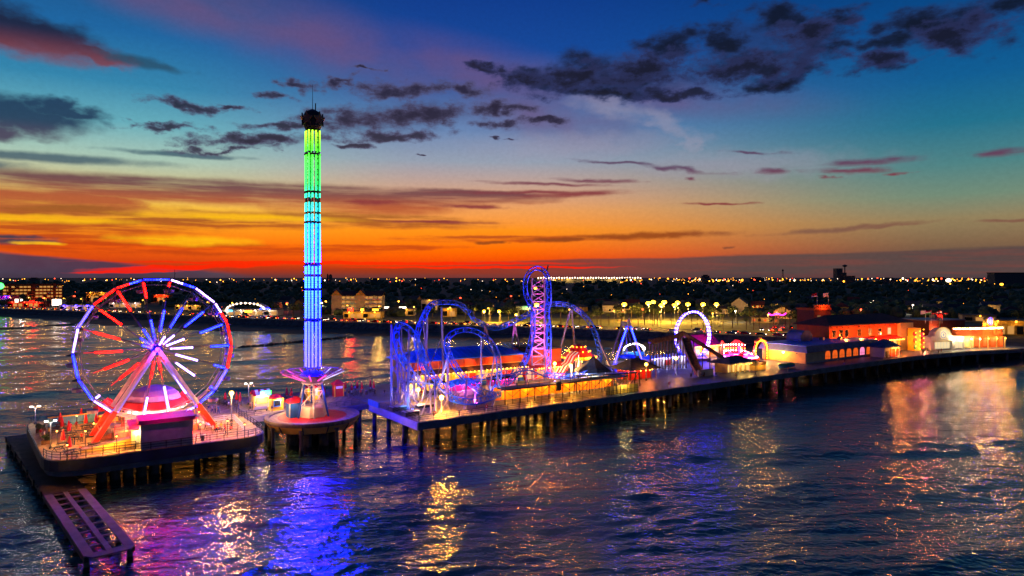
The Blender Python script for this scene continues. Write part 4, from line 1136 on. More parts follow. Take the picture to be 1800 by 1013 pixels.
# ---------------------------------------------------------------- swinging loop ride: ring of lights
ring_c = ray(1218, 590, 226)
ring = thing('looping_ride', 'upright ring of blue and white lights standing on two trestles', 'loop ride', (ring_c.x, ring_c.y, DECK), R(24))
rc = ring_c.z - DECK
rr = 7.9
pts = [(rr * .88 * math.sin(t), 0, rc + rr * math.cos(t)) for t in np.linspace(R(-152), R(152), 44)]
fr = MB().path([Vector(p) for p in pts], .34, 6).build('ring_frame', M['steel_white'], ring)
for s_ in (-.75, .75): MB().path([Vector(p) + Vector((0, s_, 0)) for p in pts], .12, 5).build('ring_rail', M['steel_blue'], ring)
for nm, mm, ph in (('led_violet', 'led_violet', 0), ('led_white', 'led_white', 1)):
    b = MB()
    for i in range(len(pts) * 3 - 3):
        if (i // 2) % 2 != ph: continue
        a, c_ = Vector(pts[i // 3]), Vector(pts[min(i // 3 + 1, len(pts) - 1)])
        p = a.lerp(c_, (i % 3) / 3); b.ball((p.x, -.5, p.z), .25, 5, 4); b.ball((p.x * .985, .5, p.z), .2, 5, 4)
    tag(b.build('bulbs', M[mm], fr), kind='stuff')
for sx in (-1, 1):
    for sy in (-1, 1):
        MB().bar((sx * 3.6, sy * .6, rc - rr * .8), (sx * 5.2, sy * 3, 0), .4).build('trestle', M['steel_white'], ring)
MB().box((0, 0, .4), (11, 5, .8)).build('base', M['steel_purple'], ring)
# ---------------------------------------------------------------- pendulum ride: two A frames with light tubes
pend_c = gnd(1101, 643)
pend = thing('pendulum_ride', 'pendulum ride with tall A frame legs lit by blue and violet tubes', 'pendulum ride', pend_c, R(10))
ph_ = 13.0
for y, lit in ((-2, True), (2.6, False)):
    for sx in (-1, 1):
        p, q = Vector((sx * 4.6, y, 1)), Vector((sx * .35, y, ph_))
        l_ = MB().bar(p, q, .5).build('leg', M['steel_purple'], pend)
        b = MB()
        for i in range(9):
            a = p.lerp(q, i / 9); e = p.lerp(q, (i + 1) / 9); off = Vector((0, .7, 0)) * (1 if lit else 1)
            b.tube(a + off, e + off, .06, n=4); b.tube(a, e + off, .06, n=4)
        tag(b.build('lattice', M['steel_white'], l_), kind='stuff')
        if lit:
            MB().bar(p.lerp(q, .02) + Vector((0, -.32, 0)), p.lerp(q, .55) + Vector((0, -.32, 0)), .3).build('light_tube', M['led_violet'], l_)
            MB().bar(p.lerp(q, .56) + Vector((0, -.32, 0)), p.lerp(q, .93) + Vector((0, -.32, 0)), .3).build('light_tube', M['led_blue'], l_)
MB().tube((0, -2.6, ph_), (0, 3.2, ph_), .7, n=10).build('hub', M['steel_white'], pend)
MB().lathe([(.75, ph_ + .3), (.5, ph_ + 1.1), (.1, ph_ + 2.)], 6, (0, -2.2, 0)).build('finial', M['steel_white'], pend)
MB().bar((0, .3, ph_), (.3, .3, 3.5), .35).build('swing_arm', M['steel_white'], pend)
b = MB().lathe([(2.3, 2.3), (2.6, 2.6), (2.6, 3.1), (1.8, 3.4), (.4, 3.5)], 16, (.3, .3, 0)); b.build('gondola', M['blue_paint'], pend)
MB().box((0, 0, .5), (11, 8, 1.0)).build('base', M['steel_white'], pend)
# illuminated white arch behind it
ca_ = gnd(1115, 628)
arch = thing('light_arch', 'white glowing arch canopy over blue counters behind the pendulum ride', 'arch', ca_, R(16))
b = MB(); n = 14
for k in range(n):
    t0, t1 = math.pi * k / n, math.pi * (k + 1) / n
    p = [(4.2 * math.cos(t), 2.6 + 2.2 * math.sin(t)) for t in (t0, t1)]
    b.extr([(p[0][0], p[0][1]), (p[1][0], p[1][1]), (p[1][0] * .86, p[1][1] - .4), (p[0][0] * .86, p[0][1] - .4)], (0, 0, 0), (1, 0, 0), (0, 0, 1), (0, 1.2, 0))
b.build('canopy', M['white_canvas'], arch)
for sx in (-4, 4): MB().box((sx, .6, 1.3), (.4, .5, 2.6)).build('post', M['steel_white'], arch)
MB().box((0, .8, 1.1), (7.4, 1.2, 1.2)).build('counter', M['blue_paint'], arch)
b = MB()
for k in range(12):
    t = math.pi * (k + .5) / 12; b.ball((4.0 * math.cos(t), -.15, 2.5 + 2.1 * math.sin(t)), .2, 6, 4)
tag(b.build('bulbs', M['bulb_white'], arch), kind='stuff')
lamp(arch, (0, -1, 3.4), COOL, 900, .5)
# spinning dome ride with red and yellow lights
dm = thing('balloon_ride', 'red and yellow domed spinning ride covered in bulbs behind the dark hexagonal roof', 'spinning ride', W(66, 31, DECK), PA)
MB().tube((0, 0, 0), (0, 0, 6), 1.1, .8, n=10).build('column', M['steel_white'], dm)
MB().lathe([(4.6, 4.6), (4.9, 5.2), (3.9, 6.0), (2.6, 7.2), (1.6, 8.3), (.2, 8.8)], 20).build('dome', M['red_paint'], dm)
MB().lathe([(4.4, 4.5), (5.0, 4.9), (5.0, 5.5), (4.7, 5.5)], 20).build('rim', M['yellow_paint'], dm)
b = MB()
for k in range(20):
    t = 2 * math.pi * k / 20
    b.ball((5.05 * math.cos(t), 5.05 * math.sin(t), 5.2), .2, 5, 4)
    if k % 2 == 0: b.ball((3.3 * math.cos(t), 3.3 * math.sin(t), 6.8), .2, 5, 4); b.ball((2 * math.cos(t), 2 * math.sin(t), 8.05), .16, 5, 4)
tag(b.build('bulbs', M['led_amber'], dm), kind='stuff')
for k in range(8):
    t = 2 * math.pi * k / 8
    MB().tube((4.3 * math.cos(t), 4.3 * math.sin(t), 4.6), (4.8 * math.cos(t), 4.8 * math.sin(t), 2.2), .05, n=4).build('hanger', M['steel_grey'], dm)
    MB().lathe([(.3, 1.4), (.75, 1.5), (.8, 2.3), (.7, 2.3)], 8, (4.8 * math.cos(t), 4.8 * math.sin(t), 0)).build('basket', M['yellow_paint' if k % 2 else 'red_paint'], dm)
lamp(dm, (0, -6, 5.5), (1, .4, .05), 900, .5)
# striped slide
sl = thing('striped_slide', 'red and white striped wavy slide descending beside the dark hexagonal roof', 'slide', W(57.5, 25.5, DECK), PA + R(-8))
for k in range(6):
    b = MB(); pr = [(0, 7.2), (1.5, 6.1), (2.6, 4.3), (3.8, 3.6), (5.2, 1.6), (6.8, .8), (8, .5)]
    x0 = k * .75
    for p, q in zip(pr[:-1], pr[1:]): b.extr([(-p[0], p[1]), (-q[0], q[1]), (-q[0], q[1] - .3), (-p[0], p[1] - .3)], (4, x0, 0), (1, 0, 0), (0, 0, 1), (0, .72, 0))
    b.build('lane', M['red_canvas'] if k % 2 == 0 else M['white_canvas'], sl)
for x, h in ((3.6, 6.8), (1.4, 4), (-1, 1.6)):
    for y in (.2, 4.2): MB().tube((x, y, 0), (x, y, h), .14, n=5).build('post', M['steel_white'], sl)

# ---------------------------------------------------------------- buildings on the pier
def hip(b, x0, x1, y0, y1, z, h, over=.5, ridge=None):
    x0 -= over; x1 += over; y0 -= over; y1 += over
    cx_, cy_ = (x0 + x1) / 2, (y0 + y1) / 2
    lx, ly = x1 - x0, y1 - y0
    r = (max(lx, ly) - min(lx, ly)) / 2 if ridge is None else ridge
    if lx >= ly: a, c = (cx_ - r, cy_), (cx_ + r, cy_)
    else: a, c = (cx_, cy_ - r), (cx_, cy_ + r)
    vs = [(x0, y0, z), (x1, y0, z), (x1, y1, z), (x0, y1, z), (a[0], a[1], z + h), (c[0], c[1], z + h)]
    t = -.22
    vs += [(x0, y0, z + t), (x1, y0, z + t), (x1, y1, z + t), (x0, y1, z + t)]
    f = [(0, 1, 5, 4), (1, 2, 5), (2, 3, 4, 5), (3, 0, 4)] if lx >= ly else [(0, 1, 4), (1, 2, 5, 4), (2, 3, 5), (3, 0, 4, 5)]
    f += [(0, 1, 7, 6), (1, 2, 8, 7), (2, 3, 9, 8), (3, 0, 6, 9), (6, 7, 8, 9)]
    b.add(vs, f); return b
def gable(b, x0, x1, y0, y1, z, h, over=.4):
    """gable roof, ridge along x"""
    yc = (y0 + y1) / 2
    pr = [(y0 - over, z), (yc, z + h), (y1 + over, z), (y1 + over, z - .2), (yc, z + h - .25), (y0 - over, z - .2)]
    b.extr(pr, (x0 - over, 0, 0), (0, 1, 0), (0, 0, 1), (x1 - x0 + 2 * over, 0, 0)); return b
def gable_wall(b, x0, x1, y0, y1, z, h):
    yc = (y0 + y1) / 2
    for x in (x0 + .02, x1 - .22): b.extr([(y0, z - .02), (y1, z - .02), (yc, z + h - .15)], (x, 0, 0), (0, 1, 0), (0, 0, 1), (.2, 0, 0))
    return b
def window(parent, x, z, w, h, y=0, m='win_yellow', fm='steel_white', face='-y', mull=(1, 1), arch=False):
    """frame (part) standing proud of the wall, pane (sub-part) set in it"""
    b = MB(); g = MB(); t = .12
    def P(a, d, zz): return {'-y': (x + a, y - d, zz), '+x': (y + d, x + a, zz), '-x': (y - d, x - a, zz), '+y': (x - a, y + d, zz)}[face]
    ax = Vector(P(1, 0, 0)) - Vector(P(0, 0, 0)); dv = Vector(P(0, 1, 0)) - Vector(P(0, 0, 0))
    o = Vector(P(0, .02, 0))
    def rect(mb, a0, a1, z0, z1, d): mb.extr([(a0, z0), (a1, z0), (a1, z1), (a0, z1)], o, ax, (0, 0, 1), dv * d)
    for a in (-w / 2 - t, w / 2): rect(b, a, a + t, z - t, z + h + (0 if arch else t), .1)
    rect(b, -w / 2, w / 2, z - t, z, .12)
    if not arch: rect(b, -w / 2, w / 2, z + h, z + h + t, .1)
    for i in range(1, mull[0]): rect(b, -w / 2 + w * i / mull[0] - .035, -w / 2 + w * i / mull[0] + .035, z, z + h, .07)
    for i in range(1, mull[1]): rect(b, -w / 2, w / 2, z + h * i / mull[1] - .035, z + h * i / mull[1] + .035, .065)
    if arch:
        n = 8; ar = [(-w / 2 * math.cos(math.pi * k / n), z + h + w * .42 * math.sin(math.pi * k / n)) for k in range(n + 1)]
        for p, q in zip(ar[:-1], ar[1:]):
            cpt = (0, z + h)
            e = lambda s_: (cpt[0] + (s_[0] - cpt[0]) * 1.16, cpt[1] + (s_[1] - cpt[1]) * 1.22)
            b.extr([p, q, e(q), e(p)], o, ax, (0, 0, 1), dv * .1)
        g.extr([(-w / 2, z)] + ar[:] + [(w / 2, z)], o, ax, (0, 0, 1), dv * .03)
    else: rect(g, -w / 2, w / 2, z, z + h, .03)
    f = b.build('window', M[fm], parent); g.build('pane', M[m], f)
    return f
def door(parent, x, w, h, y=0, m='wood_rail', face='-y'):
    b = MB()
    if face == '-y': b.box((x, y - .05, h / 2), (w, .1, h))
    else: b.box((y + (.05 if face == '+x' else -.05), x, h / 2), (.1, w, h))
    d = b.build('door', M[m], parent)
    k = MB()
    if face == '-y': k.ball((x + w * .35, y - .14, h * .48), .06, 5, 4)
    else: k.ball((y + (.14 if face == '+x' else -.14), x + w * .35, h * .48), .06, 5, 4)
    k.build('handle', M['steel_grey'], d); return d
def bulbs(parent, pts, m='bulb_warm', r=.11, name='bulbs'):
    b = MB()
    for p in pts: b.ball(p, r, 5, 4)
    o = b.build(name, M[m], parent); o['kind'] = 'stuff'; return o
def at(px, py, z=DECK): return uv(gnd(px, py, z))

# long two storey arcade behind the coaster
B = onpier('arcade_building', 'long arcade with blue seam roof, glowing orange upper wall and amber stalls below', 'building', 14, 31.4)
L = 33
MB().box((L / 2, 6, 0), (L, 11.6, 7.2), bz=True).build('wall', M['yellow_wall'], B)
hip(MB(), 0, L, 0, 12, 7.35, 2.1, .7, ridge=L / 2 - 5).build('roof', M['blue_roof'], B)
for k in range(22):
    x = (k + .5) * L / 22
    MB().bar((x, -.72, 7.42), (x, 5.4, 9.42), .07).build('roof_seam', M['blue_roof'], B)
MB().extr([(0, 5.0), (-2.6, 4.3), (-2.6, 4.1), (0, 4.75)], (-.6, .2, 0), (0, 1, 0), (0, 0, 1), (L + 1, 0, 0)).build('awning', M['dark_roof'], B)
for k in range(9):
    x0 = k * L / 9
    MB().box((x0 + L / 18, -.06, 5.25), (L / 9 - .14, .16, 1.75), bz=True).build('wall_panel', M['orange_wall'], B)
for k in range(9):
    x0 = k * L / 9 + L / 18
    wdw = MB().box((x0, -.05, .9), (L / 9 - .5, .12, 2.4), bz=True).build('stall_front', M[('yellow_paint', 'red_paint', 'cream_wall')[k % 3]], B)
    MB().box((x0, -.4, .1), (L / 9 - .4, .5, .9), bz=True).build('counter', M[('red_paint', 'steel_white', 'blue_paint')[k % 3]], wdw)
    lamp(B, (x0, -1.5, 3.7), (1, .42, .06), 190, .2)
    bulbs(B, [(x0 + q, -2.3, 4.0) for q in (-1.2, 0, 1.2)], 'bulb_warm', .14)
for k in range(5):
    lamp(B, (k * L / 5 + 3, -1.7, 5.4), (1, .2, .02), 150, .2, 'wall_washer')
for k in range(10): MB().tube((k * L / 9, -2.4, 0), (k * L / 9, -2.4, 4.2), .1, n=6).build('awning_post', M['steel_white'], B)
B2 = onpier('games_hall', 'flat roofed orange and red games hall right of the blue seam roof', 'building', 47.6, 31.2)
MB().box((2, 5, 0), (4, 10, 6.6), bz=True).build('red_wall', M['red_paint'], B2)
MB().box((8.4, 6, 0), (8.6, 11, 7.8), bz=True).build('orange_wall', M['orange_wall'], B2)
MB().box((8.4, 6, 7.8), (9, 11.4, .4), bz=True).build('roof', M['dark_roof'], B2)
MB().box((2, 5, 6.62), (4.3, 10.4, .3), bz=True).build('roof', M['dark_roof'], B2)
MB().extr([(0, 4.2), (-3, 3.5), (-3, 3.3), (0, 3.9)], (-.2, .4, 0), (0, 1, 0), (0, 0, 1), (13, 0, 0)).build('awning', M['red_canvas'], B2)
for k in range(4):
    MB().box((1.6 + k * 3.2, .32 if k else -.1, .3), (2.4, .2, 2.6), bz=True).build('stall_front', M[('white_wall', 'yellow_paint', 'magenta_roof', 'yellow_paint')[k]], B2)
    lamp(B2, (1.6 + k * 3.2, -2.2, 2.9), (1, .4, .06), 200, .2); 
bulbs(B2, [(q, -2.7, 3.25) for q in np.arange(.3, 12.6, .8)], 'bulb_warm', .12)
lamp(B2, (7, -3.4, 6.), (1, .35, .05), 420, .2, 'wall_washer')
# low magenta and white stalls between coaster and arcade
for (px, py, w, label, m1, m2) in ((835, 700, 7.5, 'low stall with magenta front and white base behind the loop', 'magenta_roof', 'steel_white'), (786, 699, 4.5, 'small yellow and dark stall left of the magenta fronted stall', 'yellow_paint', 'steel_dark'), (741, 699, 3.2, 'narrow cream kiosk with violet light under the coaster humps', 'cream_wall', 'steel_white'), (905, 690, 7, 'magenta lit stall with white posts left of the lift tower', 'magenta_roof', 'white_wall')):
    u_, v_ = at(px, py)
    s_ = onpier('stall', label, 'stall', u_, v_ + 6)
    MB().box((0, 0, 0), (w, 3, 1.1), bz=True).build('base', M[m2], s_)
    MB().box((0, .3, 1.1), (w * .96, 2.2, 1.5), bz=True).build('front', M[m1], s_)
    hip(MB(), -w / 2, w / 2, -1.6, 1.6, 2.75, .8, .3).build('roof', M['blue_roof' if w > 7 else 'dark_roof'], s_)
    for sx in (-1, 1): MB().tube((sx * w * .47, -1.5, 0), (sx * w * .47, -1.5, 2.7), .08, n=5).build('post', M['steel_white'], s_)
    lamp(s_, (0, -2.2, 2.4), (1, .15, .5) if m1 == 'magenta_roof' else (1, .5, .2), 260, .2)
    bulbs(s_, [(q, -1.85, 2.55) for q in np.linspace(-w / 2, w / 2, 8)], 'led_pink' if m1 == 'magenta_roof' else 'bulb_warm', .1)
# coaster station gallery along the edge
M['gallery_strip'] = glow('gallery strip', (1, .36, .02), 2)
G = onpier('coaster_gallery', 'dark braced steel gallery over amber lit panels at the pier edge below the coaster', 'gallery', 23.5, 5.2)
L = 36
ng = 18
for k in range(ng):
    MB().box(((k + .5) * L / ng, 4.6, .2), (L / ng - .08, .12, 2.9), bz=True).build('wall_panel', M['amber_wall'], G)
for k in range(ng + 1):
    MB().tube((k * L / ng, 0, 0), (k * L / ng, 0, 3.1), .13 if k % 2 == 0 else .07, n=5).build('post', M['steel_dark'], G)
for k in range(0, ng, 2):
    b = MB(); x = k * L / ng; d = L / ng
    b.tube((x, 0, 3.0), (x + d, 0, 1.6), .07, n=4); b.tube((x + 2 * d, 0, 3.0), (x + d, 0, 1.6), .07, n=4)
    b.build('brace', M['steel_dark'], G)
for z_ in (.35, .7, 1.1): MB().tube((0, -.05, z_), (L, -.05, z_), .045, n=4).build('rail', M['steel_dark'], G)
MB().box((L / 2, 1.2, 3.15), (L + .6, 3.2, .28), bz=True).build('walkway', M['steel_dark'], G)
for z_ in (.55, 1.1): MB().tube((0, -.3, 3.4 + z_), (L, -.3, 3.4 + z_), .045, n=4).build('hand_rail', M['steel_dark'], G)
for k in range(13): MB().tube((k * L / 12, -.3, 3.4), (k * L / 12, -.3, 4.5), .05, n=4).build('rail_post', M['steel_dark'], G)
for k in range(6):
    lamp(G, (k * 6 + 3, 2.6, 2.6), (1, .36, .02), 620, .2, 'strip_light')
MB().box((L / 2, 2.6, 2.95), (L * .96, .14, .08)).build('light_strip', M['gallery_strip'], G)
MB().box((14.6, -.2, 1.8), (1.3, .5, 2.0), bz=True).build('control_cabinet', M['steel_dark'], G)
rail_poly('edge_railing', 'long dark railing along the near edge of the pier below the coaster', [(.6, .5), (59, .5)], DECK, 1.15, 2.9)
rail_poly('edge_railing', 'dark railing along the short end of the pier by the blue banner', [(.4, .6), (.4, 17)], DECK, 1.15, 2.6)
Fz = onpier('fence', 'pale yellow lit panel fence ending at the pier edge', 'fence', 50, 1.6)
for k in range(9): MB().box((k * 1.15, 0, 0), (1.08, .1, 2.0), bz=True).build('panel', M['yellow_wall'], Fz)
for k in range(10): MB().tube((k * 1.15 - .57, -.1, 0), (k * 1.15 - .57, -.1, 2.15), .06, n=5).build('post', M['steel_dark'], Fz)
lamp(Fz, (5, -1.2, 2.6), (1, .75, .25), 200, .2)
# steel ramp in front of the hexagonal pavilion
G2 = onpier('steel_ramp', 'dark steel ramp on braced legs running past the hexagonal pavilion', 'ramp', 46, 7.5)
MB().bar((0, 0, 4.1), (20, 1, 3.3), 1.2, .3).build('deck', M['steel_dark'], G2)
for k in range(6):
    x = k * 4
    for y in (-.5, 1.5): MB().tube((x, y, 0), (x, y * .6 + .2, 4.1 - k * .16), .12, n=5).build('leg', M['steel_dark'], G2)
    b = MB(); b.tube((x, -.5, .3), (min(x + 4, 20), -.3, 3.5), .07, n=4); b.build('brace', M['steel_dark'], G2)
for z_ in (.6, 1.1): MB().tube((0, -.6, 4.1 + z_), (20, .4, 3.3 + z_), .05, n=4).build('hand_rail', M['steel_dark'], G2)

def pavilion(px, py, r, n, hw_, hr, label, roofm, wallm, lampc, watt, lit='win_yellow', rz=0, cat='pavilion', top=True, col='steel_white', hipd=None):
    u_, v_ = at(px, py)
    p = onpier('pavilion', label, cat, u_, v_, DECK, rz)
    if hipd:
        hip(MB(), -hipd[0] / 2, hipd[0] / 2, -hipd[1] / 2, hipd[1] / 2, hw_, hr, .9).build('roof', M[roofm], p)
        MB().box((0, .4, 0), (hipd[0] * .86, hipd[1] * .7, hw_ - .1), bz=True).build('wall', M[wallm], p)
        cs = [(x, y) for x in np.linspace(-hipd[0] / 2, hipd[0] / 2, 6) for y in (-hipd[1] / 2, hipd[1] / 2)]
    else:
        MB().lathe([(r * 1.12, hw_ - .2), (r * 1.15, hw_), (r * .55, hw_ + hr * .5), (r * .12, hw_ + hr), (0, hw_ + hr + .2)], n).build('roof', M[roofm], p)
        MB().lathe([(r * .74, 0), (r * .74, hw_)], n).build('wall', M[wallm], p)
        cs = [(r * math.cos(2 * math.pi * (k + .5) / n), r * math.sin(2 * math.pi * (k + .5) / n)) for k in range(n)]
    for c in cs: MB().tube((c[0], c[1], 0), (c[0], c[1], hw_), .13, n=6).build('column', M[col], p)
    for k, a in enumerate((-2.0, -1.2, -2.8, -.4)):
        rr_ = r * .98
        lamp(p, (rr_ * math.cos(a), rr_ * math.sin(a), hw_ - .5), lampc, watt, .2)
    bulbs(p, [(r * 1.05 * math.cos(a), r * 1.05 * math.sin(a), hw_ - .3) for a in np.linspace(-3.3, .2, 12)], 'bulb_warm', .12)
    return p
hx = pavilion(1043, 673, 4.6, 6, 3.1, 3.6, 'hexagonal pavilion with dark peaked roof and cream lit walls', 'dark_roof', 'cream_wall', (1, .72, .25), 120)
for k, mm in enumerate(('blue_paint', 'red_paint')):
    MB().tube((-1.0 + k * 2.2, -3.55, 1.9), (-1.0 + k * 2.2, -3.75, 1.9), .6, n=12).build('round_sign', M[mm], hx)
pavilion(1116, 665, 4.6, 6, 3.0, 2.5, 'hut with dark hipped roof and red orange glowing walls', 'dark_roof', 'red_paint', (1, .2, .03), 150, hipd=(9.5, 6.5), col='wood_rail')
gp2 = pavilion(1288, 653, 5, 6, 3.0, 1.6, 'open porch pavilion with low grey hipped roof and yellow columns by the dark deck', 'grey_roof', 'yellow_wall', (1, .55, .12), 150, hipd=(11, 6.5), col='cream_wall', cat='pavilion')
for k in range(5): window(gp2, -4.2 + k * 2.1, .3, 1.3, 1.7, -1.95, 'win_yellow', 'cream_wall', arch=True)
u_, v_ = at(1240, 661)
t = onpier('barrier_wall', 'dark grey barrier wall in front of the porch pavilion', 'wall', u_, v_)
MB().box((0, 0, 0), (6.2, .4, 1.7), bz=True).build('wall', M['grey_wall'], t); MB().box((0, 0, 1.7), (6.4, .6, .14), bz=True).build('coping', M['concrete'], t)
u_, v_ = at(1330, 651)
t = onpier('container', 'orange timber clad container with brown lid left of the cream building', 'container', u_, v_)
MB().box((0, 0, .15), (5.2, 2.6, 1.5), bz=True).build('body', M['yellow_wall'], t); MB().box((0, 0, 1.65), (5.4, 2.8, .9), bz=True).build('lid', M['wood_rail'], t)
lamp(t, (0, -2.4, 2.4), (1, .5, .1), 160, .2)
# covered boat on the deck
u_, v_ = at(1366, 646)
t = onpier('covered_boat', 'small teal boat lying on the dark deck before the cream building', 'boat', u_, v_ - 3)
b = MB(); pr = []
for i in range(9):
    x = -3.2 + i * .8; w = 1.15 * math.sin(min(1, (i + 1.2) / 5) * 1.57) * (1 if i < 8 else .9); 
    pr.append((x, w))
vs = []
for x, w in pr: vs += [(x, -w, 1.1), (x, -w * .75, .35), (x, 0, .1), (x, w * .75, .35), (x, w, 1.1)]
b.add(vs, [(i * 5 + k, i * 5 + k + 1, i * 5 + k + 6, i * 5 + k + 5) for i in range(8) for k in range(4)] + [(0, 1, 2, 3, 4), (44, 43, 42, 41, 40)])
b.build('hull', M['cyan_paint'], t)
b = MB(); vs = []
for x, w in pr: vs += [(x, -w * 1.02, 1.12), (x, 0, 1.55), (x, w * 1.02, 1.12)]
b.add(vs, [(i * 3 + k, i * 3 + k + 1, i * 3 + k + 4, i * 3 + k + 3) for i in range(8) for k in range(2)]); b.build('cover', M['green_paint'], t)
# magenta roofed shed with white gable
u_, v_ = at(1243, 628)
t = onpier('magenta_shed', 'shed with magenta roof and white gable behind the ring of lights', 'building', u_, v_, DECK, R(0))
MB().box((0, 4, 0), (13, 8, 4), bz=True).build('wall', M['cream_wall'], t)
gable(MB(), -6.5, 6.5, 0, 8, 4.1, 3.4, .6).build('roof', M['magenta_roof'], t)
gable_wall(MB(), -6.5, 6.6, 0, 8, 4.0, 3.3).build('gable', M['white_wall'], t)
for k in range(5): MB().box((-5 + k * 2.5, -.06, .8), (1.8, .1, 2.2), bz=True).build('stall_front', M[('white_canvas', 'yellow_paint')[k % 2]], t)
bulbs(t, [(q, -.7, 3.8) for q in np.arange(-6.5, 6.6, .8)], 'bulb_warm', .16)
for q in (-4, 0, 4): lamp(t, (q, -1.6, 3.2), (1, .4, .08), 320, .2)
spot(t, (0, -6, 9), (0, 2, 5.8), (1, .1, .6), 900, 90)
# blue and white lit stalls behind the flume posts
u_, v_ = at(1170, 642)
t = onpier('stall_row', 'row of white lit stalls with blue roofs behind the flume posts', 'stalls', u_, v_)
for k in range(5):
    s_ = MB().box((-7 + k * 3.4, 0, 0), (3.2, 2.6, 2.6), bz=True).build('stall', M['white_wall'], t)
    MB().box((-7 + k * 3.4, -1.35, .2), (2.6, .1, 1.6), bz=True).build('counter', M[('blue_paint', 'white_canvas', 'red_paint')[k % 3]], s_)
    hip(MB(), -8.6 + k * 3.4, -5.4 + k * 3.4, -1.3, 1.3, 2.7, .9, .2).build('roof', M['blue_roof' if k % 2 == 0 else 'steel_white'], s_)
for k in range(4): lamp(t, (-6 + k * 4, -2.0, 2.4), (.6, .6, 1), 110, .2)
bulbs(t, [(q, -1.65, 2.5) for q in np.arange(-8.4, 8.4, .7)], 'led_white', .09)
# disc ride with pink light deck and red arch
u_, v_ = at(1300, 633)
t = onpier('disc_ride', 'round ride with magenta light deck, red backdrop and rows of white bulbs', 'fairground ride', u_, v_)
MB().lathe([(6.4, 0), (6.4, .9), (5.6, 1.2), (0, 1.3)], 28).build('platform', M['red_paint'], t)
MB().lathe([(5.4, 1.3), (5.2, 1.45), (3.2, 1.62), (2.8, 1.66)], 28).build('light_deck', M['led_pink'], t)
MB().lathe([(5.9, 1.16), (5.7, 1.3), (5.6, 1.34)], 28).build('white_light_ring', M['led_white'], t)
b = MB(); n = 14
for k in range(n):
    a0, a1 = R(20 + 140 * k / n), R(20 + 140 * (k + 1) / n)
    b.extr([(0, 1.2), (1, 1.2), (1, 5.4 + .9 * math.sin(k)), (0, 5.4 + .9 * math.sin(k - 1))], (6 * math.cos(a0), 6 * math.sin(a0), 0), (6 * math.cos(a1) - 6 * math.cos(a0), 6 * math.sin(a1) - 6 * math.sin(a0), 0), (0, 0, 1), (0, .2, 0))
b.build('backdrop', M['red_paint'], t)
for zz, mm in ((4.6, 'bulb_white'), (3.4, 'led_amber'), (2.6, 'bulb_white')):
    bulbs(t, [(5.8 * math.cos(a), 5.8 * math.sin(a), zz) for a in np.linspace(R(20), R(160), 16)], mm, .17)
for k in range(8):
    a = 2 * math.pi * k / 8
    MB().lathe([(.5, 1.6), (.8, 1.7), (.8, 2.4), (.3, 2.7)], 8, (4.2 * math.cos(a), 4.2 * math.sin(a), 0)).build('car', M['red_paint' if k % 2 else 'steel_white'], t)
MB().tube((0, 0, 1.3), (0, 0, 4.6), .5, n=8).build('mast', M['steel_white'], t)
lamp(t, (0, -5, 3.4), (1, .12, .35), 1300, .3); lamp(t, (3, -4, 4), (1, .3, .1), 900, .3)
u_, v_ = at(1338, 634)
t = onpier('clown_arch', 'tall orange scalloped arch dotted with bulbs beside the disc ride', 'arch', u_, v_)
b = MB(); n = 16
for k in range(n):
    a0, a1 = math.pi * k / n, math.pi * (k + 1) / n
    ro, ri = 3.6, 2.6
    b.extr([(ri * math.cos(a0), 3.6 + ri * math.sin(a0)), (ro * math.cos(a0), 3.6 + ro * math.sin(a0)), (ro * math.cos(a1), 3.6 + ro * math.sin(a1)), (ri * math.cos(a1), 3.6 + ri * math.sin(a1))], (0, 0, 0), (1, 0, 0), (0, 0, 1), (0, .4, 0))
for sx in (-1, 1): b.box((sx * 3.1, .2, 1.8), (1, .4, 3.6))
b.build('arch', M['orange_wall'], t)
bulbs(t, [(3.1 * math.cos(a), -.12, 3.6 + 3.1 * math.sin(a)) for a in np.linspace(0, math.pi, 14)] + [(s_ * 3.1, -.12, z) for s_ in (-1, 1) for z in (.6, 1.5, 2.4, 3.2)], 'led_amber', .24)
for k in range(5): MB().ball((-2.4 + k * 1.2, .3, 7.3 - .5 * abs(k - 2)), .5, 8, 6).build('ball_finial', M['red_paint' if k % 2 else 'yellow_paint'], t)
lamp(t, (0, -2, 3), (1, .35, .05), 900, .3)

# ---------------------------------------------------------------- cream hall with the blue roof and arched windows
B = onpier('arched_hall', 'cream hall with flat blue roof, dark sloping skirt and seven orange arched windows', 'building', 141.3, 8.5)
LX, LY = 43.5, 16
MB().box((LX / 2, LY / 2, 0), (LX, LY, 4.2), bz=True).build('wall', M['cream_wall'], B)
b = MB(); o1, o2, z1, z2 = .9, .1, 3.75, 5.5
lo = [(-o1, -o1), (LX + o1, -o1), (LX + o1, LY + o1), (-o1, LY + o1)]; up = [(-o2, -o2), (LX + o2, -o2), (LX + o2, LY + o2), (-o2, LY + o2)]
b.add([(x, y, z1) for x, y in lo] + [(x, y, z2) for x, y in up] + [(x, y, z1 - .18) for x, y in lo], [(0, 1, 5, 4), (1, 2, 6, 5), (2, 3, 7, 6), (3, 0, 4, 7), (8, 9, 1, 0), (9, 10, 2, 1), (10, 11, 3, 2), (11, 8, 0, 3), (8, 9, 10, 11)])
b.build('roof_skirt', M['slate_roof'], B)
b = MB().box((LX / 2, LY / 2, 5.5), (LX + .3, LY + .3, .25), bz=True); rf = b.build('roof', M['blue_roof'], B)
b = MB(); n = 8
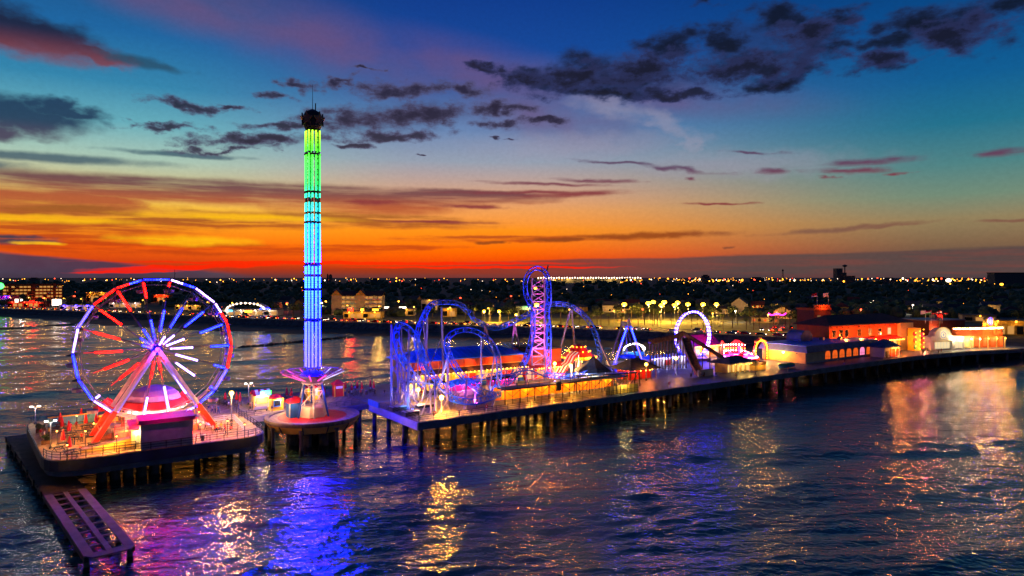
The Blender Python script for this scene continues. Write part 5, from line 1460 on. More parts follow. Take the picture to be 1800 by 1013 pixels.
b.extr([(-3.4, 0), (3.4, 0), (3.4, 2.2)] + [(2.9 * math.cos(math.pi * k / n), 2.2 + 1.4 * math.sin(math.pi * k / n)) for k in range(n + 1)] + [(-3.4, 2.2)], (15.5, LY - 6.5, 5.72), (1, 0, 0), (0, 0, 1), (0, 5.5, 0)); b.build('roof_monitor', M['slate_roof'], rf)
for x, y, s_ in ((24, 9, 1.4), (30, 6, 1.1), (36, 10, 1.6)): MB().box((x, y, 5.74), (s_, s_, .9), bz=True).build('roof_vent', M['steel_grey'], rf)
for k in range(7):
    window(B, 12.2 + k * 4.25, .75, 3.1, 1.55, 0, 'win_orange' if k != 5 else 'win_pink', 'cream_wall', mull=(3, 2), arch=True)
MB().box((LX / 2, -.04, 0), (LX + .1, .12, .45), bz=True).build('plinth', M['grey_wall'], B)
MB().box((-.05, LY / 2, 0), (.12, LY - .3, 3.7), bz=True).build('end_wall', M['yellow_wall'], B)  # yellow lamp light on this end of the cream hall, put into the colour
for y in (3.2, 13): MB().box((-.14, y, 3.0), (.14, .5, .25)).build('wall_vent', M['steel_dark'], B)
d_ = door(B, 8, 1.5, 2.3, 0, 'steel_grey', '-x')
MB().box((-.12, 8, 3.0), (.3, .5, .3)).build('wall_lamp', M['bulb_white'], B); lamp(B, (-2.6, 8, 3.0), (1, .52, .08), 560, .2)
lamp(B, (-2.4, 13, 2.6), (1, .5, .1), 120, .2)
# tent roofs behind
for px, py, m1, lb, s_ in ((1471, 607, 'green_tent', 'dark green pyramid tent roof behind the cream hall', 7.2), (1492, 604, 'blue_tent', 'blue violet pyramid tent roof behind the cream hall', 7.5)):
    if m1 not in M: M[m1] = mat(m1.replace('_', ' '), (18, 60, 52) if 'green' in m1 else (44, 56, 140), .7, 0, .2, .8)
    g_ = gnd(px, py); t = thing('tent', lb, 'tent', g_, PA, 'pyramid tents behind the cream hall')
    hip(MB(), -s_ / 2, s_ / 2, -s_ / 2, s_ / 2, 3, 3.2, .3).build('canopy', M[m1], t)
    for sx in (-1, 1):
        for sy in (-1, 1): MB().tube((sx * s_ / 2, sy * s_ / 2, 0), (sx * s_ / 2, sy * s_ / 2, 3), .09, n=5).build('pole', M['steel_white'], t)
    lamp(t, (0, -s_ * .6, 2.4), (1, .45, .08), 220, .2)
# small hut with blue roof
u_, v_ = at(1567, 628)
B = onpier('small_hut', 'small white hut with slate blue hipped roof and orange lit porch', 'hut', u_, v_)
MB().box((-.8, 2.6, 0), (7.4, 5, 3.4), bz=True).build('wall', M['white_wall'], B)
hip(MB(), -4.6, 4.6, 0, 5.2, 3.6, 2.4, .7).build('roof', M['slate_roof'], B)
MB().box((1.4, .0, .1), (5, .14, 2.9), bz=True).build('porch_front', M['orange_wall'], B)
for x in (-1, 1.6, 4.2): MB().tube((x, -.6, 0), (x, -.6, 3.4), .1, n=5).build('post', M['steel_white'], B)
door(B, -3, 1.1, 2.2, .1, 'wood_rail')
bulbs(B, [(q, -.5, 3.1) for q in (-.5, .8, 2.2, 3.6)], 'bulb_warm', .14)
for q in (0, 3): lamp(B, (q, -1.4, 2.6), (1, .3, .04), 240, .2)
spot(B, (1.5, -1.2, 3.2), (1.5, -40, -6), (1, .22, .02), 3500, 110, .3)  # added spot without a fixture, aimed seaward for the orange streak on the water
# orange stucco entrance hall
u_, v_ = at(1592, 617)
B = onpier('entrance_hall', 'two storey orange stucco hall with brown tiled roof and dark upper windows', 'building', u_ - 36, v_ + 9, DECK, R(-8))
LX, LY, HH = 38, 14, 10
MB().box((LX / 2, LY / 2, 0), (LX, LY, HH), bz=True).build('wall', M['orange_wall'], B)
MB().box((LX + 3.9, LY / 2 - .5, 0), (8, LY + 1, HH + .2), bz=True).build('end_wall', M['cream_wall'], B)
hip(MB(), 0, LX + 8, 0, LY, HH + .35, 3.2, 1.0).build('roof', M['tile_roof'], B)
for k, x in enumerate((2.5, 6.2, 9.4, 16, 22, 27.5, 33)):
    window(B, x, 6.2, 1.7, 2.3, 0, 'win_cream' if k == 6 else 'glass' if k != 4 else 'win_dim', 'cream_wall', mull=(2, 2))
window(B, LX + 4.5, 5.2, .9, 2.8, -1, 'glass', 'wood_rail')
for k in range(14): MB().box((1 + k * 2.9, -.35, HH - .5), (.25, .7, .25)).build('corbel', M['wood_rail'], B)
MB().extr([(0, 5.6), (-3.6, 4.7), (-3.6, 4.5), (0, 5.3)], (8, 0, 0), (0, 1, 0), (0, 0, 1), (LX - 9, 0, 0)).build('awning', M['red_canvas'], B)
for k in range(7):
    x = 9.5 + k * 4.1
    MB().box((x, -3.3, 0), (.6, .6, 4.5), bz=True).build('arcade_column', M['yellow_wall'], B)
    window(B, x + 2, .4, 2.6, 2.2, 0, 'win_yellow', 'cream_wall', arch=True)
    lamp(B, (x + 1, -2, 4), (1, .38, .05), 300, .2)
bulbs(B, [(q, -3.75, 4.4) for q in np.arange(8.2, LX - 1, .9)], 'bulb_warm', .15)
for k in range(5): lamp(B, (3 + k * 8, -4.6, 6.2), (1, .2, .02), 750, .3, 'wall_washer')
lamp(B, (LX + 5, -4, 2.5), (1, .6, .2), 500, .3)
tw_ = MB().box((20, LY + 9, HH - 4), (9.5, 8, 9.5), bz=True).build('tower', M['brick_wall'], B)
for k in range(8): MB().box((15.9 + k * 1.17, LY + 5.2, HH + 5.5), (.7, .7, 1.2), bz=True).build('battlement', M['orange_wall'], tw_)
MB().box((20, LY + 9, HH + 4.6), (10, 8.6, .9), bz=True).build('parapet', M['orange_wall'], tw_)
window(B, 18, HH + .9, 1.5, 1.7, LY + 5, 'win_dim', 'cream_wall')
lamp(B, (20, LY + 3, HH + 6.5), (1, .2, .03), 300, .2)
def flag(p, h, stripes, label, w=2.2, fh=1.4):
    t = thing('flag', label, 'flag', p, R(8), 'flags over the pier entrance')
    MB().tube((0, 0, 0), (0, 0, h), .09, .05, n=6).build('pole', M['steel_white'], t)
    n = 8
    for j, m_ in enumerate(stripes):
        b = MB(); z0 = h - .1 - fh * j / len(stripes); z1 = h - .1 - fh * (j + 1) / len(stripes)
        vs = []
        for i in range(n + 1):
            x = -w * i / n; y = .14 * math.sin(i * 1.1) * i / n; dz = -.12 * i / n * 2
            vs += [(x, y, z0 + dz), (x, y, z1 + dz), (x, y + .02, z0 + dz), (x, y + .02, z1 + dz)]
        b.add(vs, [f for i in range(n) for f in ((i * 4, i * 4 + 1, i * 4 + 5, i * 4 + 4), (i * 4 + 2, i * 4 + 6, i * 4 + 7, i * 4 + 3))])
        b.build('stripe', M[m_], t)
    return t
fp = B.matrix_basis
flag(fp @ Vector((17.8, LY + 5.6, HH + 5.5)), 6, ['red_canvas', 'red_canvas', 'white_canvas'], 'red and white flag on the battlemented tower')
flag(fp @ Vector((24.2, LY + 5.6, HH + 5.5)), 6, ['white_canvas', 'white_canvas', 'white_canvas'], 'pale flag on the right of the battlemented tower')
# toy like game fronts between the halls
g_ = gnd(1616, 617)
B = thing('game_front', 'narrow yellow game front crowded with coloured shapes and bulbs', 'game stall', g_, PA - R(10))
MB().box((0, 2, 0), (3.2, 3, 8.5), bz=True).build('wall', M['yellow_paint'], B)
for k, (x, z, m_) in enumerate(((-2.2, 6.5, 'red_paint'), (2.2, 6.0, 'magenta_roof'), (-2, 4, 'orange_wall'), (2.4, 3.6, 'red_paint'), (-1.8, 1.6, 'green_paint'), (2.2, 1.4, 'orange_wall'))):
    MB().ball((x, .3, z), .95, 9, 7, (1, .4, 1)).build('painted_shape', M[m_], B)
bulbs(B, [(math.sin(k * 2.1) * 2.6, -.2, .8 + k * .55) for k in range(14)], 'led_amber', .2)
lamp(B, (0, -2.4, 2), (1, .35, .1), 700, .3); lamp(B, (-1, -2.4, 5), (1, .15, .3), 400, .3)
# brown brick hall
g_ = gnd(1661, 604)
B = thing('brick_hall', 'flat roofed red brown brick hall with pale coping', 'building', g_, PA - R(16))
MB().box((0, 6, 0), (20, 14, 9.6), bz=True).build('wall', M['brick_wall'], B)
MB().box((0, 6, 9.6), (20.4, 14.4, .35), bz=True).build('coping', M['steel_purple'], B)
MB().box((4, 8, 9.9), (3, 2.5, 1.4), bz=True).build('roof_unit', M['steel_grey'], B)
lamp(B, (-8, -2.6, 6.5), (1, .3, .1), 500, .3)
# white front with curved parapet and round emblem
g_ = gnd(1662, 615)
B = thing('white_front', 'white shop front with curved parapet and a round white emblem with dark ring', 'shop', g_, PA - R(20))
pr = [(-7, 0), (9, 0), (9, 4.9), (4, 5.2), (2.6, 5.6)] + [(-1.2 + 3.6 * math.cos(a), 5.6 + 2.6 * math.sin(a)) for a in np.linspace(.15, math.pi - .15, 9)] + [(-5, 5.4), (-7, 4.9)]
MB().extr(pr, (0, 0, 0), (1, 0, 0), (0, 0, 1), (0, 3, 0)).build('wall', M['white_wall'], B)
MB().extr([(a * 1.02, z + .02) for a, z in pr[4:14]] + [(a * 1.05, z + .4) for a, z in pr[4:14]][::-1], (0, -.2, 0), (1, 0, 0), (0, 0, 1), (0, .4, 0)).build('parapet_trim', M['cream_wall'], B)
em = MB().tube((-1.2, -.02, 5.7), (-1.2, -.22, 5.7), 1.55, n=24).build('emblem', M['win_cream'], B)
b = MB().lathe([(1.0, 0), (1.18, .1), (1.3, 0)], 24); o = b.build('emblem_ring', M['blue_paint'], em); o.location = (-1.2, -.26, 5.7); o.rotation_euler = (R(90), 0, 0)
MB().extr([(-.12, -.55), (.16, -.55), (.3, .1), (.1, .6), (-.2, .35)], (-1.2, -.24, 5.7), (1, 0, 0), (0, 0, 1), (0, -.08, 0)).build('emblem_figure', M['blue_paint'], em)
window(B, -1.6, .5, 7, 2.6, 0, 'win_cream', 'steel_white', mull=(5, 1)); window(B, 6.2, .5, 3.6, 2.4, 0, 'win_cream', 'steel_white', mull=(2, 1))
MB().extr([(0, 3.6), (-1.2, 3.3), (-1.2, 3.15), (0, 3.4)], (-6, 0, 0), (0, 1, 0), (0, 0, 1), (9.2, 0, 0)).build('canopy', M['cream_wall'], B)
for x in (3.2, 7.4): MB().box((x, -.3, 4.2), (.7, .5, .35)).build('wall_lamp', M['bulb_white'], B); lamp(B, (x, -1.4, 4.2), (1, .7, .34), 330, .25)
lamp(B, (-1.2, -2.2, 7), (1, .75, .4), 120, .2)
M['bulb_gold'] = glow('golden bulbs', (1, .6, .25), 12)
# restaurant with bulb lined curved parapet and round pylon sign
g_ = gnd(1722, 612)
B = thing('seafood_restaurant', 'amber lit restaurant with white bulbs along its curved parapet and an oval blue sign', 'restaurant', g_, PA - R(22))
n = 12
for k in range(n):
    x0, x1 = -11 + 24 * k / n, -11 + 24 * (k + 1) / n
    y0, y1 = -.012 * (x0 - 1) ** 2 * -1, -.012 * (x1 - 1) ** 2 * -1
    w = MB().extr([(0, 4.6), (1, 4.6), (1, 8.0 + .03 * k), (0, 8.0 + .03 * k)], (x0, y0, 0), (x1 - x0 - .06, y1 - y0, 0), (0, 0, 1), (0, .3, 0)).build('parapet_panel', M['orange_wall'], B)
    MB().box(((x0 + x1) / 2, 1.8, 0), (x1 - x0 - .02, .5, 4.6), bz=True).build('wall', M['cream_wall'] if k < 5 else M['orange_wall'], B)
    if k >= 5 and k % 2: MB().box(((x0 + x1) / 2, 1.5, .6), (1.5, .1, 3.0), bz=True).build('tall_window', M['win_orange'], B)
MB().box((1, 7, 4.5), (23.5, 10.5, .3), bz=True).build('roof', M['dark_roof'], B)
MB().box((1, 7.2, 0), (23.5, 10, 4.5), bz=True).build('hall', M['brick_wall'], B)
rs = random.Random(3)
b = MB()
x = -10.6
while x < 12.8:
    y = .012 * (x - 1) ** 2 - .18; h = rs.uniform(.35, .8); w = rs.uniform(.25, .6)
    b.box((x, y, 7.6), (w, .14, h)) ; b.ball((x + w * .5, y, 7.55 + rs.uniform(-.2, .2)), .2, 5, 4)
    x += w + rs.uniform(.12, .35)
tag(b.build('bulbs', M['bulb_gold'], B), kind='stuff')
py_ = MB().box((5.6, .8, 7.8), (6.4, .6, 1.9), bz=True).build('sign_base', M['orange_wall'], B)
MB().tube((5.6, .5, 10.2), (5.6, 1.1, 10.2), 1.9, n=20).build('sign_disc', M['yellow_paint'], py_)
for sx in (-1, 1): MB().ball((5.6 + sx * 2.7, .8, 9.3), 1.1, 12, 8, (.8, .4, 1.2)).build('sign_lobe', M['yellow_paint'], py_)
b = MB().lathe([(.62, 0), (.85, .12), (.98, 0)], 22); o = b.build('blue_ring', M['led_blue'], py_); o.location = (5.6, .42, 10.3); o.rotation_euler = (R(90), 0, 0); o.scale = (.72, 1.3, 1)
MB().ball((5.6, .42, 10.3), .55, 10, 8, (.7, .2, 1.5)).build('white_core', M['win_cream'], py_)
for x in (3, 8.2): lamp(B, (x, -1.6, 8.6), (1, .5, .1), 500, .2)
for k, x in enumerate((-9, -5, -1, 3, 7, 11)):
    MB().tube((x, -.9, 0), (x, -.9, 4.6), .22, n=8).build('column', M['cream_wall'], B)
    lamp(B, (x + 1, -.4, 3.7), (1, .5, .1) if k > 1 else (1, .7, .3), 300, .2)
    if k in (1, 3, 5): spot(B, (x, -1.6, 4.2), (x - 4, -40, -6), (1, .3, .025), 1500, 120, .3)  # added spots aimed out to sea, only for the streaks in the water
    MB().ball((x, -1.15, 3.7), .2, 6, 5).build('wall_lamp', M['bulb_white' if k < 3 else 'bulb_warm'], B)
# flags and the red sea creature above the brick hall
for px, st_, lb in ((1627, ['white_canvas', 'white_canvas'], 'short white flag left of the red sea creature'), (1637, ['red_canvas', 'white_canvas', 'green_paint'], 'red white and green flag left of the red sea creature'), (1656, ['red_canvas', 'white_canvas', 'red_canvas'], 'red and white striped flag behind the red sea creature')):
    p = ray(px, 566, 268); flag(Vector((p.x, p.y, 15.4)), 5.2, st_, lb)
p = ray(1652, 562, 266)
t = thing('sea_creature', 'red sculpted sea creature with spread claws perched above the brick hall', 'sculpture', p, 0)
MB().ball((0, 0, 1.6), 1.0, 10, 8, (1.2, .8, .8)).build('body', M['red_paint'], t)
for s_ in (-1, 1):
    MB().path([(s_ * .9, 0, 1.8), (s_ * 1.7, 0, 2.5), (s_ * 2.4, 0, 2.3)], .2, 6).build('claw_arm', M['red_paint'], t)
    MB().ball((s_ * 2.7, 0, 2.3), .5, 8, 6, (1.2, .6, .7)).build('claw', M['red_paint'], t)
    MB().path([(s_ * .6, 0, 1.2), (s_ * 1.1, 0, .7), (s_ * 1.2, 0, -.1)], .12, 5).build('leg', M['red_paint'], t)
MB().tube((0, 0, -3), (0, 0, 1), .2, n=6).build('post', M['steel_dark'], t)
lamp(t, (0, -2.5, 1), (1, .3, .1), 260, .2)

# ---------------------------------------------------------------- on the wheel platform
bp_ = gnd(271, 744)
B = thing('round_pavilion', 'round white pavilion with pink dome and scalloped red awning behind the wheel', 'pavilion', bp_, PA)
n = 20
MB().lathe([(4.9, 0), (4.9, 4.0)], n).build('wall', M['white_wall'], B)
MB().lathe([(5.6, 3.3), (5.65, 3.5), (4.9, 4.6), (4.6, 4.7)], n).build('awning', M['red_canvas'], B)
MB().lathe([(4.6, 4.7), (4.2, 5.6), (3.2, 6.5), (1.6, 7.1), (0, 7.3)], n).build('dome', M['pink_canvas'], B)
for k in range(n // 2):
    a = 2 * math.pi * k / (n // 2)
    MB().tube((4.95 * math.cos(a), 4.95 * math.sin(a), 0), (4.95 * math.cos(a), 4.95 * math.sin(a), 3.9), .09, n=5).build('pilaster', M['red_paint'], B)
    if math.sin(a - .3) < .2: lamp(B, (6.3 * math.cos(a), 6.3 * math.sin(a), 3.1), (1, .62, .5), 240, .25); MB().ball((5.5 * math.cos(a), 5.5 * math.sin(a), 3.1), .16, 6, 5).build('awning_lamp', M['bulb_white'], B)
spot(B, (-7, -9, 1), (0, 0, 6.5), (1, .12, .45), 1600, 70)
for px, py, s_, lb in ((190, 742, 4.2, 'red peaked tent left of the round pavilion'), (322, 728, 3.6, 'red canopy right of the round pavilion')):
    t = thing('red_tent', lb, 'tent', gnd(px, py), PA, 'red tents beside the round pavilion')
    hip(MB(), -s_ / 2, s_ / 2, -s_ / 2, s_ / 2, 2.7, 2.0, .2).build('canopy', M['red_canvas'], t)
    for sx in (-1, 1):
        for sy in (-1, 1): MB().tube((sx * s_ / 2, sy * s_ / 2, 0), (sx * s_ / 2, sy * s_ / 2, 2.7), .08, n=5).build('pole', M['yellow_paint'], t)
    MB().box((0, .5, 0), (s_ * .8, s_ * .4, 1.2), bz=True).build('counter', M['yellow_paint'], t)
    lamp(t, (0, 0, 2.3), (1, .3, .1), 300, .2); lamp(t, (0, -1.5, 5.5), (1, .1, .12), 220, .2)
u_, v_ = at(300, 800)
B = onpier('grey_cabin', 'grey clad cabin with magenta roof standing at the platform edge before the wheel', 'cabin', u_ + .3, 7.4)
MB().box((0, 0, -1.3), (7.6, 2.6, 5.3), bz=True).build('wall', M['grey_wall'], B)
MB().extr([(-1.75, 4.1), (1.75, 4.6), (1.75, 5.15), (-1.75, 4.75)], (-4.15, 0, 0), (0, 1, 0), (0, 0, 1), (8.3, 0, 0)).build('roof', M['magenta_roof'], B)
for k in range(7): MB().box((-3.8 + k * 1.27, -1.31, -1.3), (.05, .05, 5.2), bz=True).build('cladding_rib', M['grey_wall'], B)
spot(B, (0, -3.4, 8.2), (0, .4, 4.8), (1, .08, .55), 420, 100, name='roof_light')
lamp(B, (2, 2.6, 3.6), (1, .5, .14), 600, .3)
B = onpier('ticket_booth', 'small cream booth with magenta roof left of the grey cabin', 'booth', at(246, 786)[0], 9.2)
MB().box((0, 0, 0), (2.4, 2.2, 2.9), bz=True).build('wall', M['cream_wall'], B)
MB().extr([(-1.7, 3.3), (1.7, 3.7), (1.7, 4.2), (-1.7, 3.8)], (-1.7, 0, 0), (0, 1, 0), (0, 0, 1), (3.4, 0, 0)).build('roof', M['magenta_roof'], B)
window(B, 0, 1.1, 1.2, 1., -1.1, 'win_yellow', 'steel_white')
lamp(B, (-.4, -1.8, 2.8), (1, .6, .2), 240, .2); spot(B, (0, -2.5, 6.5), (0, 0, 3.8), (1, .08, .55), 160, 100)
# mural wall
p0, p1 = gnd(84, 752), gnd(172, 742)
t = thing('mural_wall', 'low sky blue painted wall with yellow coping at the back of the platform', 'wall', p0, math.atan2((p1 - p0).y, (p1 - p0).x))
Lm = (p1 - p0).length
for k in range(6): MB().box(((k + .5) * Lm / 6, 0, 0), (Lm / 6 - .03, .2, 1.7), bz=True).build('panel', M['cyan_paint'], t)
MB().box((Lm / 2, 0, 1.7), (Lm, .3, .2), bz=True).build('coping', M['yellow_paint'], t)
# loading deck of the wheel with red railings and stairs
t = onpier('loading_deck', 'raised red railed loading deck and steps beneath the big wheel', 'loading deck', WU, WV)
MB().box((0, .2, .2), (13, 4.4, 1.0), bz=True).build('deck', M['planks_lit'], t)
for k in range(5): MB().box((-7 - k * .5, .2, .2), (.5, 3.6, 1.0 - k * .2), bz=True).build('step', M['wood_rail'], t); MB().box((7 + k * .5, .2, .2), (.5, 3.6, 1.0 - k * .2), bz=True).build('step', M['steel_white'], t)
for y in (-2.1, 2.4):
    for k in range(10): MB().tube((-6.4 + k * 1.42, y, 1.2), (-6.4 + k * 1.42, y, 2.4), .07, n=5).build('post', M['steel_red'], t)
    for z_ in (1.8, 2.4): MB().tube((-6.4, y, z_), (6.4, y, z_), .06, n=4).build('rail', M['steel_red'], t)
for q in (-5, 0, 5): lamp(t, (q, -3.6, 1.6), (1, .08, .05), 350, .2)
rail_poly('platform_railing', 'dark railing round the rounded edge of the wheel platform', [(p[0] * .992 - .35, p[1]) for p in PL if not (p[0] > -45 and p[0] < -37 and p[1] < 8)], DECK, 1.15, 2.2)
rail_poly('ramp_railing', 'dark doubled railing beside the sloping ramp before the wheel leg', [(-54, 8.4), (-46.5, 7.9), (-46.5, 10.4), (-54.5, 11)], DECK, 1.2, 1.5)
rail_poly('queue_railing', 'long timber queue railing at the right of the wheel platform', [(-37.5, 7.9), (-31, 7.9), (-29.8, 12.5), (-35, 14)], DECK, 1.15, 1.5, m=M['wood_rail'])
rail_poly('queue_railing', 'pale timber railing leading from the wheel to the walkway', [(-29, 12), (-28.4, 22), (-32, 22)], DECK, 1.1, 1.6, m=M['steel_white'])
rail_poly('walkway_railing', 'railing along the near edge of the raised walkway', [(-27, 24.2), (-22.6, 24.2)], DECK, 1.1, 1.5)
rail_poly('walkway_railing', 'railing between the round deck and the pier corner', [(-9, 23.6), (-.6, 23.6)], DECK, 1.1, 1.7)
rp = onpier('sloping_ramp', 'sloping orange lit ramp wall at the near corner of the wheel platform', 'ramp', -54, 9.2)
MB().extr([(0, 0), (7.2, 0), (7.2, 1.5), (0, .5)], (0, 0, 0), (1, 0, 0), (0, 0, 1), (0, .2, 0)).build('side_wall', M['yellow_wall'], rp)
MB().extr([(0, .5), (7.2, 1.5), (7.2, 1.35), (0, .35)], (0, .2, 0), (1, 0, 0), (0, 0, 1), (0, 1.8, 0)).build('ramp_deck', M['planks_lit'], rp)
lamp(rp, (3.5, -1.2, 2.2), (1, .45, .06), 380, .25)
# kiosks on the walkway
def kiosk(px, py, label, w, h, wallm, roof, cat='kiosk'):
    t = thing('kiosk', label, cat, gnd(px, py), PA, 'kiosks on the walkway')
    MB().box((0, 0, 0), (w, w * .8, h), bz=True).build('wall', M[wallm], t)
    for sx in (-1, 1): MB().box((sx * w / 2, -w * .4, 0), (.22, .22, h + .1), bz=True).build('corner_post', M['steel_white' if wallm == 'blue_paint' else 'yellow_paint'], t)
    roof(t, w, h); return t
def r_stripe(t, w, h):
    for k in range(6):
        x0 = -w / 2 - .2 + k * (w + .4) / 6
        MB().extr([(-w * .5, h), (0, h + 1.1), (w * .5, h), (0, h + .8)], (x0, 0, 0), (0, 1, 0), (0, 0, 1), ((w + .4) / 6 - .02, 0, 0)).build('roof_stripe', M['red_canvas' if k % 2 == 0 else 'white_canvas'], t)
    MB().box((.4, -w * .42, h + .5), (w * .5, .12, .8)).build('neon_sign', M['led_cyan'], t)
    MB().box((w * .42, -w * .42, h + .45), (w * .25, .12, .9)).build('neon_sign', M['led_green'], t)
def r_dome(t, w, h): MB().lathe([(w * .62, h), (w * .6, h + .25), (w * .4, h + .7), (0, h + .9)], 12).build('roof', M['red_canvas'], t)
def r_hip(t, w, h): hip(MB(), -w / 2, w / 2, -w * .4, w * .4, h + .1, .9, .3).build('roof', M['red_canvas'], t)
k1 = kiosk(458, 716, 'cream kiosk with striped roof and green cyan neon sign', 3.3, 2.7, 'cream_wall', r_stripe); window(k1, 0, 1.1, 2.2, 1.0, -1.32, 'win_yellow', 'yellow_paint'); lamp(k1, (0, -2.2, 2.3), (1, .65, .2), 400, .2)
k2 = kiosk(485, 721, 'small yellow kiosk with red domed roof and blue window', 2.3, 2.5, 'yellow_paint', r_dome); window(k2, 0, 1.0, 1.2, 1.1, -.92, 'led_cyan' if 0 else 'glass', 'blue_paint'); lamp(k2, (.6, -1.6, 2.3), (1, .6, .25), 350, .2)
k3 = kiosk(519, 733, 'blue ticket booth with white corner posts and red roof on the round deck', 2.9, 3.1, 'blue_paint', r_hip); lamp(k3, (-1.6, -2.4, 3.6), (1, .55, .25), 160, .2)
k4 = kiosk(594, 697, 'dark red kiosk with white name board behind the swing tower', 2.1, 2.9, 'red_paint', r_hip); MB().box((0, -.9, 2.2), (1.5, .12, .5)).build('name_board', M['white_canvas'], k4)
k5 = kiosk(549, 703, 'yellow lit booth seen through the legs of the swing tower', 2.4, 2.9, 'yellow_paint', r_hip); window(k5, 0, 1.2, 1.4, 1.2, -.97, 'win_cream', 'steel_white'); lamp(k5, (0, -2, 2.4), (1, .5, .15), 320, .2)
b_ = thing('bench', 'timber bench with tall back before the striped kiosk', 'bench', gnd(459, 724), PA)
MB().box((0, 0, .42), (2.6, .5, .08)).build('seat', M['wood_rail'], b_); MB().box((0, .24, .75), (2.6, .07, .6)).build('backrest', M['grey_wall'], b_)
for sx in (-1, 1): MB().box((sx * 1.1, 0, 0), (.1, .45, .4), bz=True).build('leg', M['steel_dark'], b_)
for px, py, w_, c_ in ((150, 790, 700, (1, .45, .08)), (112, 775, 500, (1, .5, .1)), (350, 775, 700, (1, .5, .12)), (440, 775, 300, (1, .45, .08))):
    pass
SHORE_LAMP = LAMP
LAMP = .36

# ---------------------------------------------------------------- along the shore
GZ = 5.4
def ground(px, py, z=GZ): return gnd(px, py, z)
def shore_house(px, py, w, d, h, roofh, label, wallm='cream_wall', roofm='grey_roof', cat='house', rz=0, wins=(2, 1), winm='win_dim', hipped=False, lights=None, name='house', group=None):
    p = ground(px, py)
    t = thing(name, label, cat, p, R(rz), group)
    MB().box((0, d / 2, 0), (w, d, h), bz=True).build('wall', M[wallm], t)
    if hipped: hip(MB(), -w / 2, w / 2, 0, d, h + .1, roofh, .6).build('roof', M[roofm], t)
    elif roofh < 1: MB().box((0, d / 2, h), (w + .8, d + .8, roofh), bz=True).build('roof', M[roofm], t)
    else:
        gable(MB(), -w / 2, w / 2, 0, d, h + .1, roofh, .6).build('roof', M[roofm], t); gable_wall(MB(), -w / 2, w / 2, 0, d, h, roofh).build('gable', M[wallm], t)
    for i in range(wins[0]):
        for j in range(wins[1]):
            window(t, -w / 2 + w * (i + .5) / wins[0], .9 + j * 3.1, min(1.6, w / wins[0] * .5), 1.5, 0, winm if (i + j) % 2 == 0 else 'glass', 'steel_white')
    for l_ in lights or (): lamp(t, l_[0], l_[1], l_[2], .5)
    return t
# cream hotel with gables and lit balconies
p = ground(583, 553); q = ground(670, 553)
t = thing('gabled_hotel', 'cream hotel with two gables and four rows of lit balconies left of the coaster', 'hotel', p, math.atan2((q - p).y, (q - p).x))
Lh = (q - p).length
MB().box((Lh / 2, 8, 0), (Lh, 14, 14), bz=True).build('wall', M['cream_wall'], t)
gable(MB(), 0, Lh, 1, 15, 14.1, 3.4, .8).build('roof', M['dark_roof'], t)
for x0, w_ in ((0, 7.5), (Lh * .5, 6.5)):
    MB().box((x0 + w_ / 2, .4, 0), (w_, 2.2, 14.4), bz=True).build('bay', M['cream_wall'], t)
    b = MB(); b.extr([(x0 - .7, 14.2), (x0 + w_ + .7, 14.2), (x0 + w_ / 2, 18.6)], (0, -.9, 0), (1, 0, 0), (0, 0, 1), (0, 8, 0)); b.build('gable', M['yellow_wall'], t)
    for s_ in (-1, 1):
        b = MB(); c_ = x0 + w_ / 2
        b.extr([(c_, 18.9), (c_ + s_ * (w_ / 2 + 1), 14.1), (c_ + s_ * (w_ / 2 + 1), 13.8), (c_, 18.5)], (0, -1.2, 0), (1, 0, 0), (0, 0, 1), (0, 9, 0)); b.build('gable_roof', M['dark_roof'], t)
cols = [8.6 + k * 3.45 for k in range(int((Lh - 9) / 3.45) + 1)]
for j in range(4):
    for i, x in enumerate(cols):
        b = MB().box((x, .15, 1.0 + j * 3.3), (3.0, 1.6, .18), bz=True); bl = b.build('balcony', M['cream_wall'], t)
        MB().box((x, -.6, 1.15 + j * 3.3), (2.9, .08, .9), bz=True).build('balustrade', M['steel_white'], bl)
        g_ = MB().box((x, .93, 1.2 + j * 3.3), (2.5, .1, 2.3), bz=True).build('window', M['win_far' if (i * 3 + j) % 4 else 'win_dim'], t)
for k in (1, 4): lamp(t, (cols[min(k, len(cols) - 1)] + 1.7, -1.2, 4), (.1, 1, .25), 500, .3, 'green_wall_light')
lamp(t, (4, -2.5, 3), (.15, 1, .3), 300, .3, 'green_wall_light')
for k in range(4): lamp(t, (4 + k * Lh / 4, -8, 2.5), (1, .62, .16), 600, .5)
# amber lit diner in front of it
def litblock(px, py, w, h, d, label, m, lc, watt, cat='building', rz=0, name='low_building', signs=(), roof='grey_roof', n=4, bulb='bulb_sodium_far'):
    t = thing(name, label, cat, ground(px, py), R(rz))
    MB().box((0, d / 2, 0), (w, d, h), bz=True).build('wall', M[m], t)
    MB().box((0, d / 2, h), (w + .8, d + 1.6, .45), bz=True).build('roof', M[roof], t)
    for k in range(n):
        x = -w / 2 + w * (k + .5) / n
        g_ = MB().box((x, -.06, .6), (w / n * .7, .1, h * .55), bz=True).build('window', M['win_far' if k % 3 else 'glass'], t)
    for k in range(max(1, n // 2)):
        x = -w / 2 + w * (k + .5) / max(1, n // 2)
        MB().ball((x, -1.4, h - .3), .5, 6, 5).build('wall_lamp', M[bulb], t)
        lamp(t, (x, -2.2, h - .6), lc, watt, .4)
    for (x, z, w_, h_, mm) in signs: MB().box((x, -.5, z), (w_, .4, h_)).build('sign', M[mm], t)
    return t
SOD = (1, .5, .07)
litblock(637, 560, 26, 4.6, 10, 'low amber lit diner in front of the gabled hotel', 'yellow_wall', SOD, 1800, 'restaurant', n=6, signs=((-8, 6, 3, 1.6, 'led_red'), (0, 5.9, 2, 1.4, 'led_amber'), (9, 6, 4, 1, 'led_amber')))
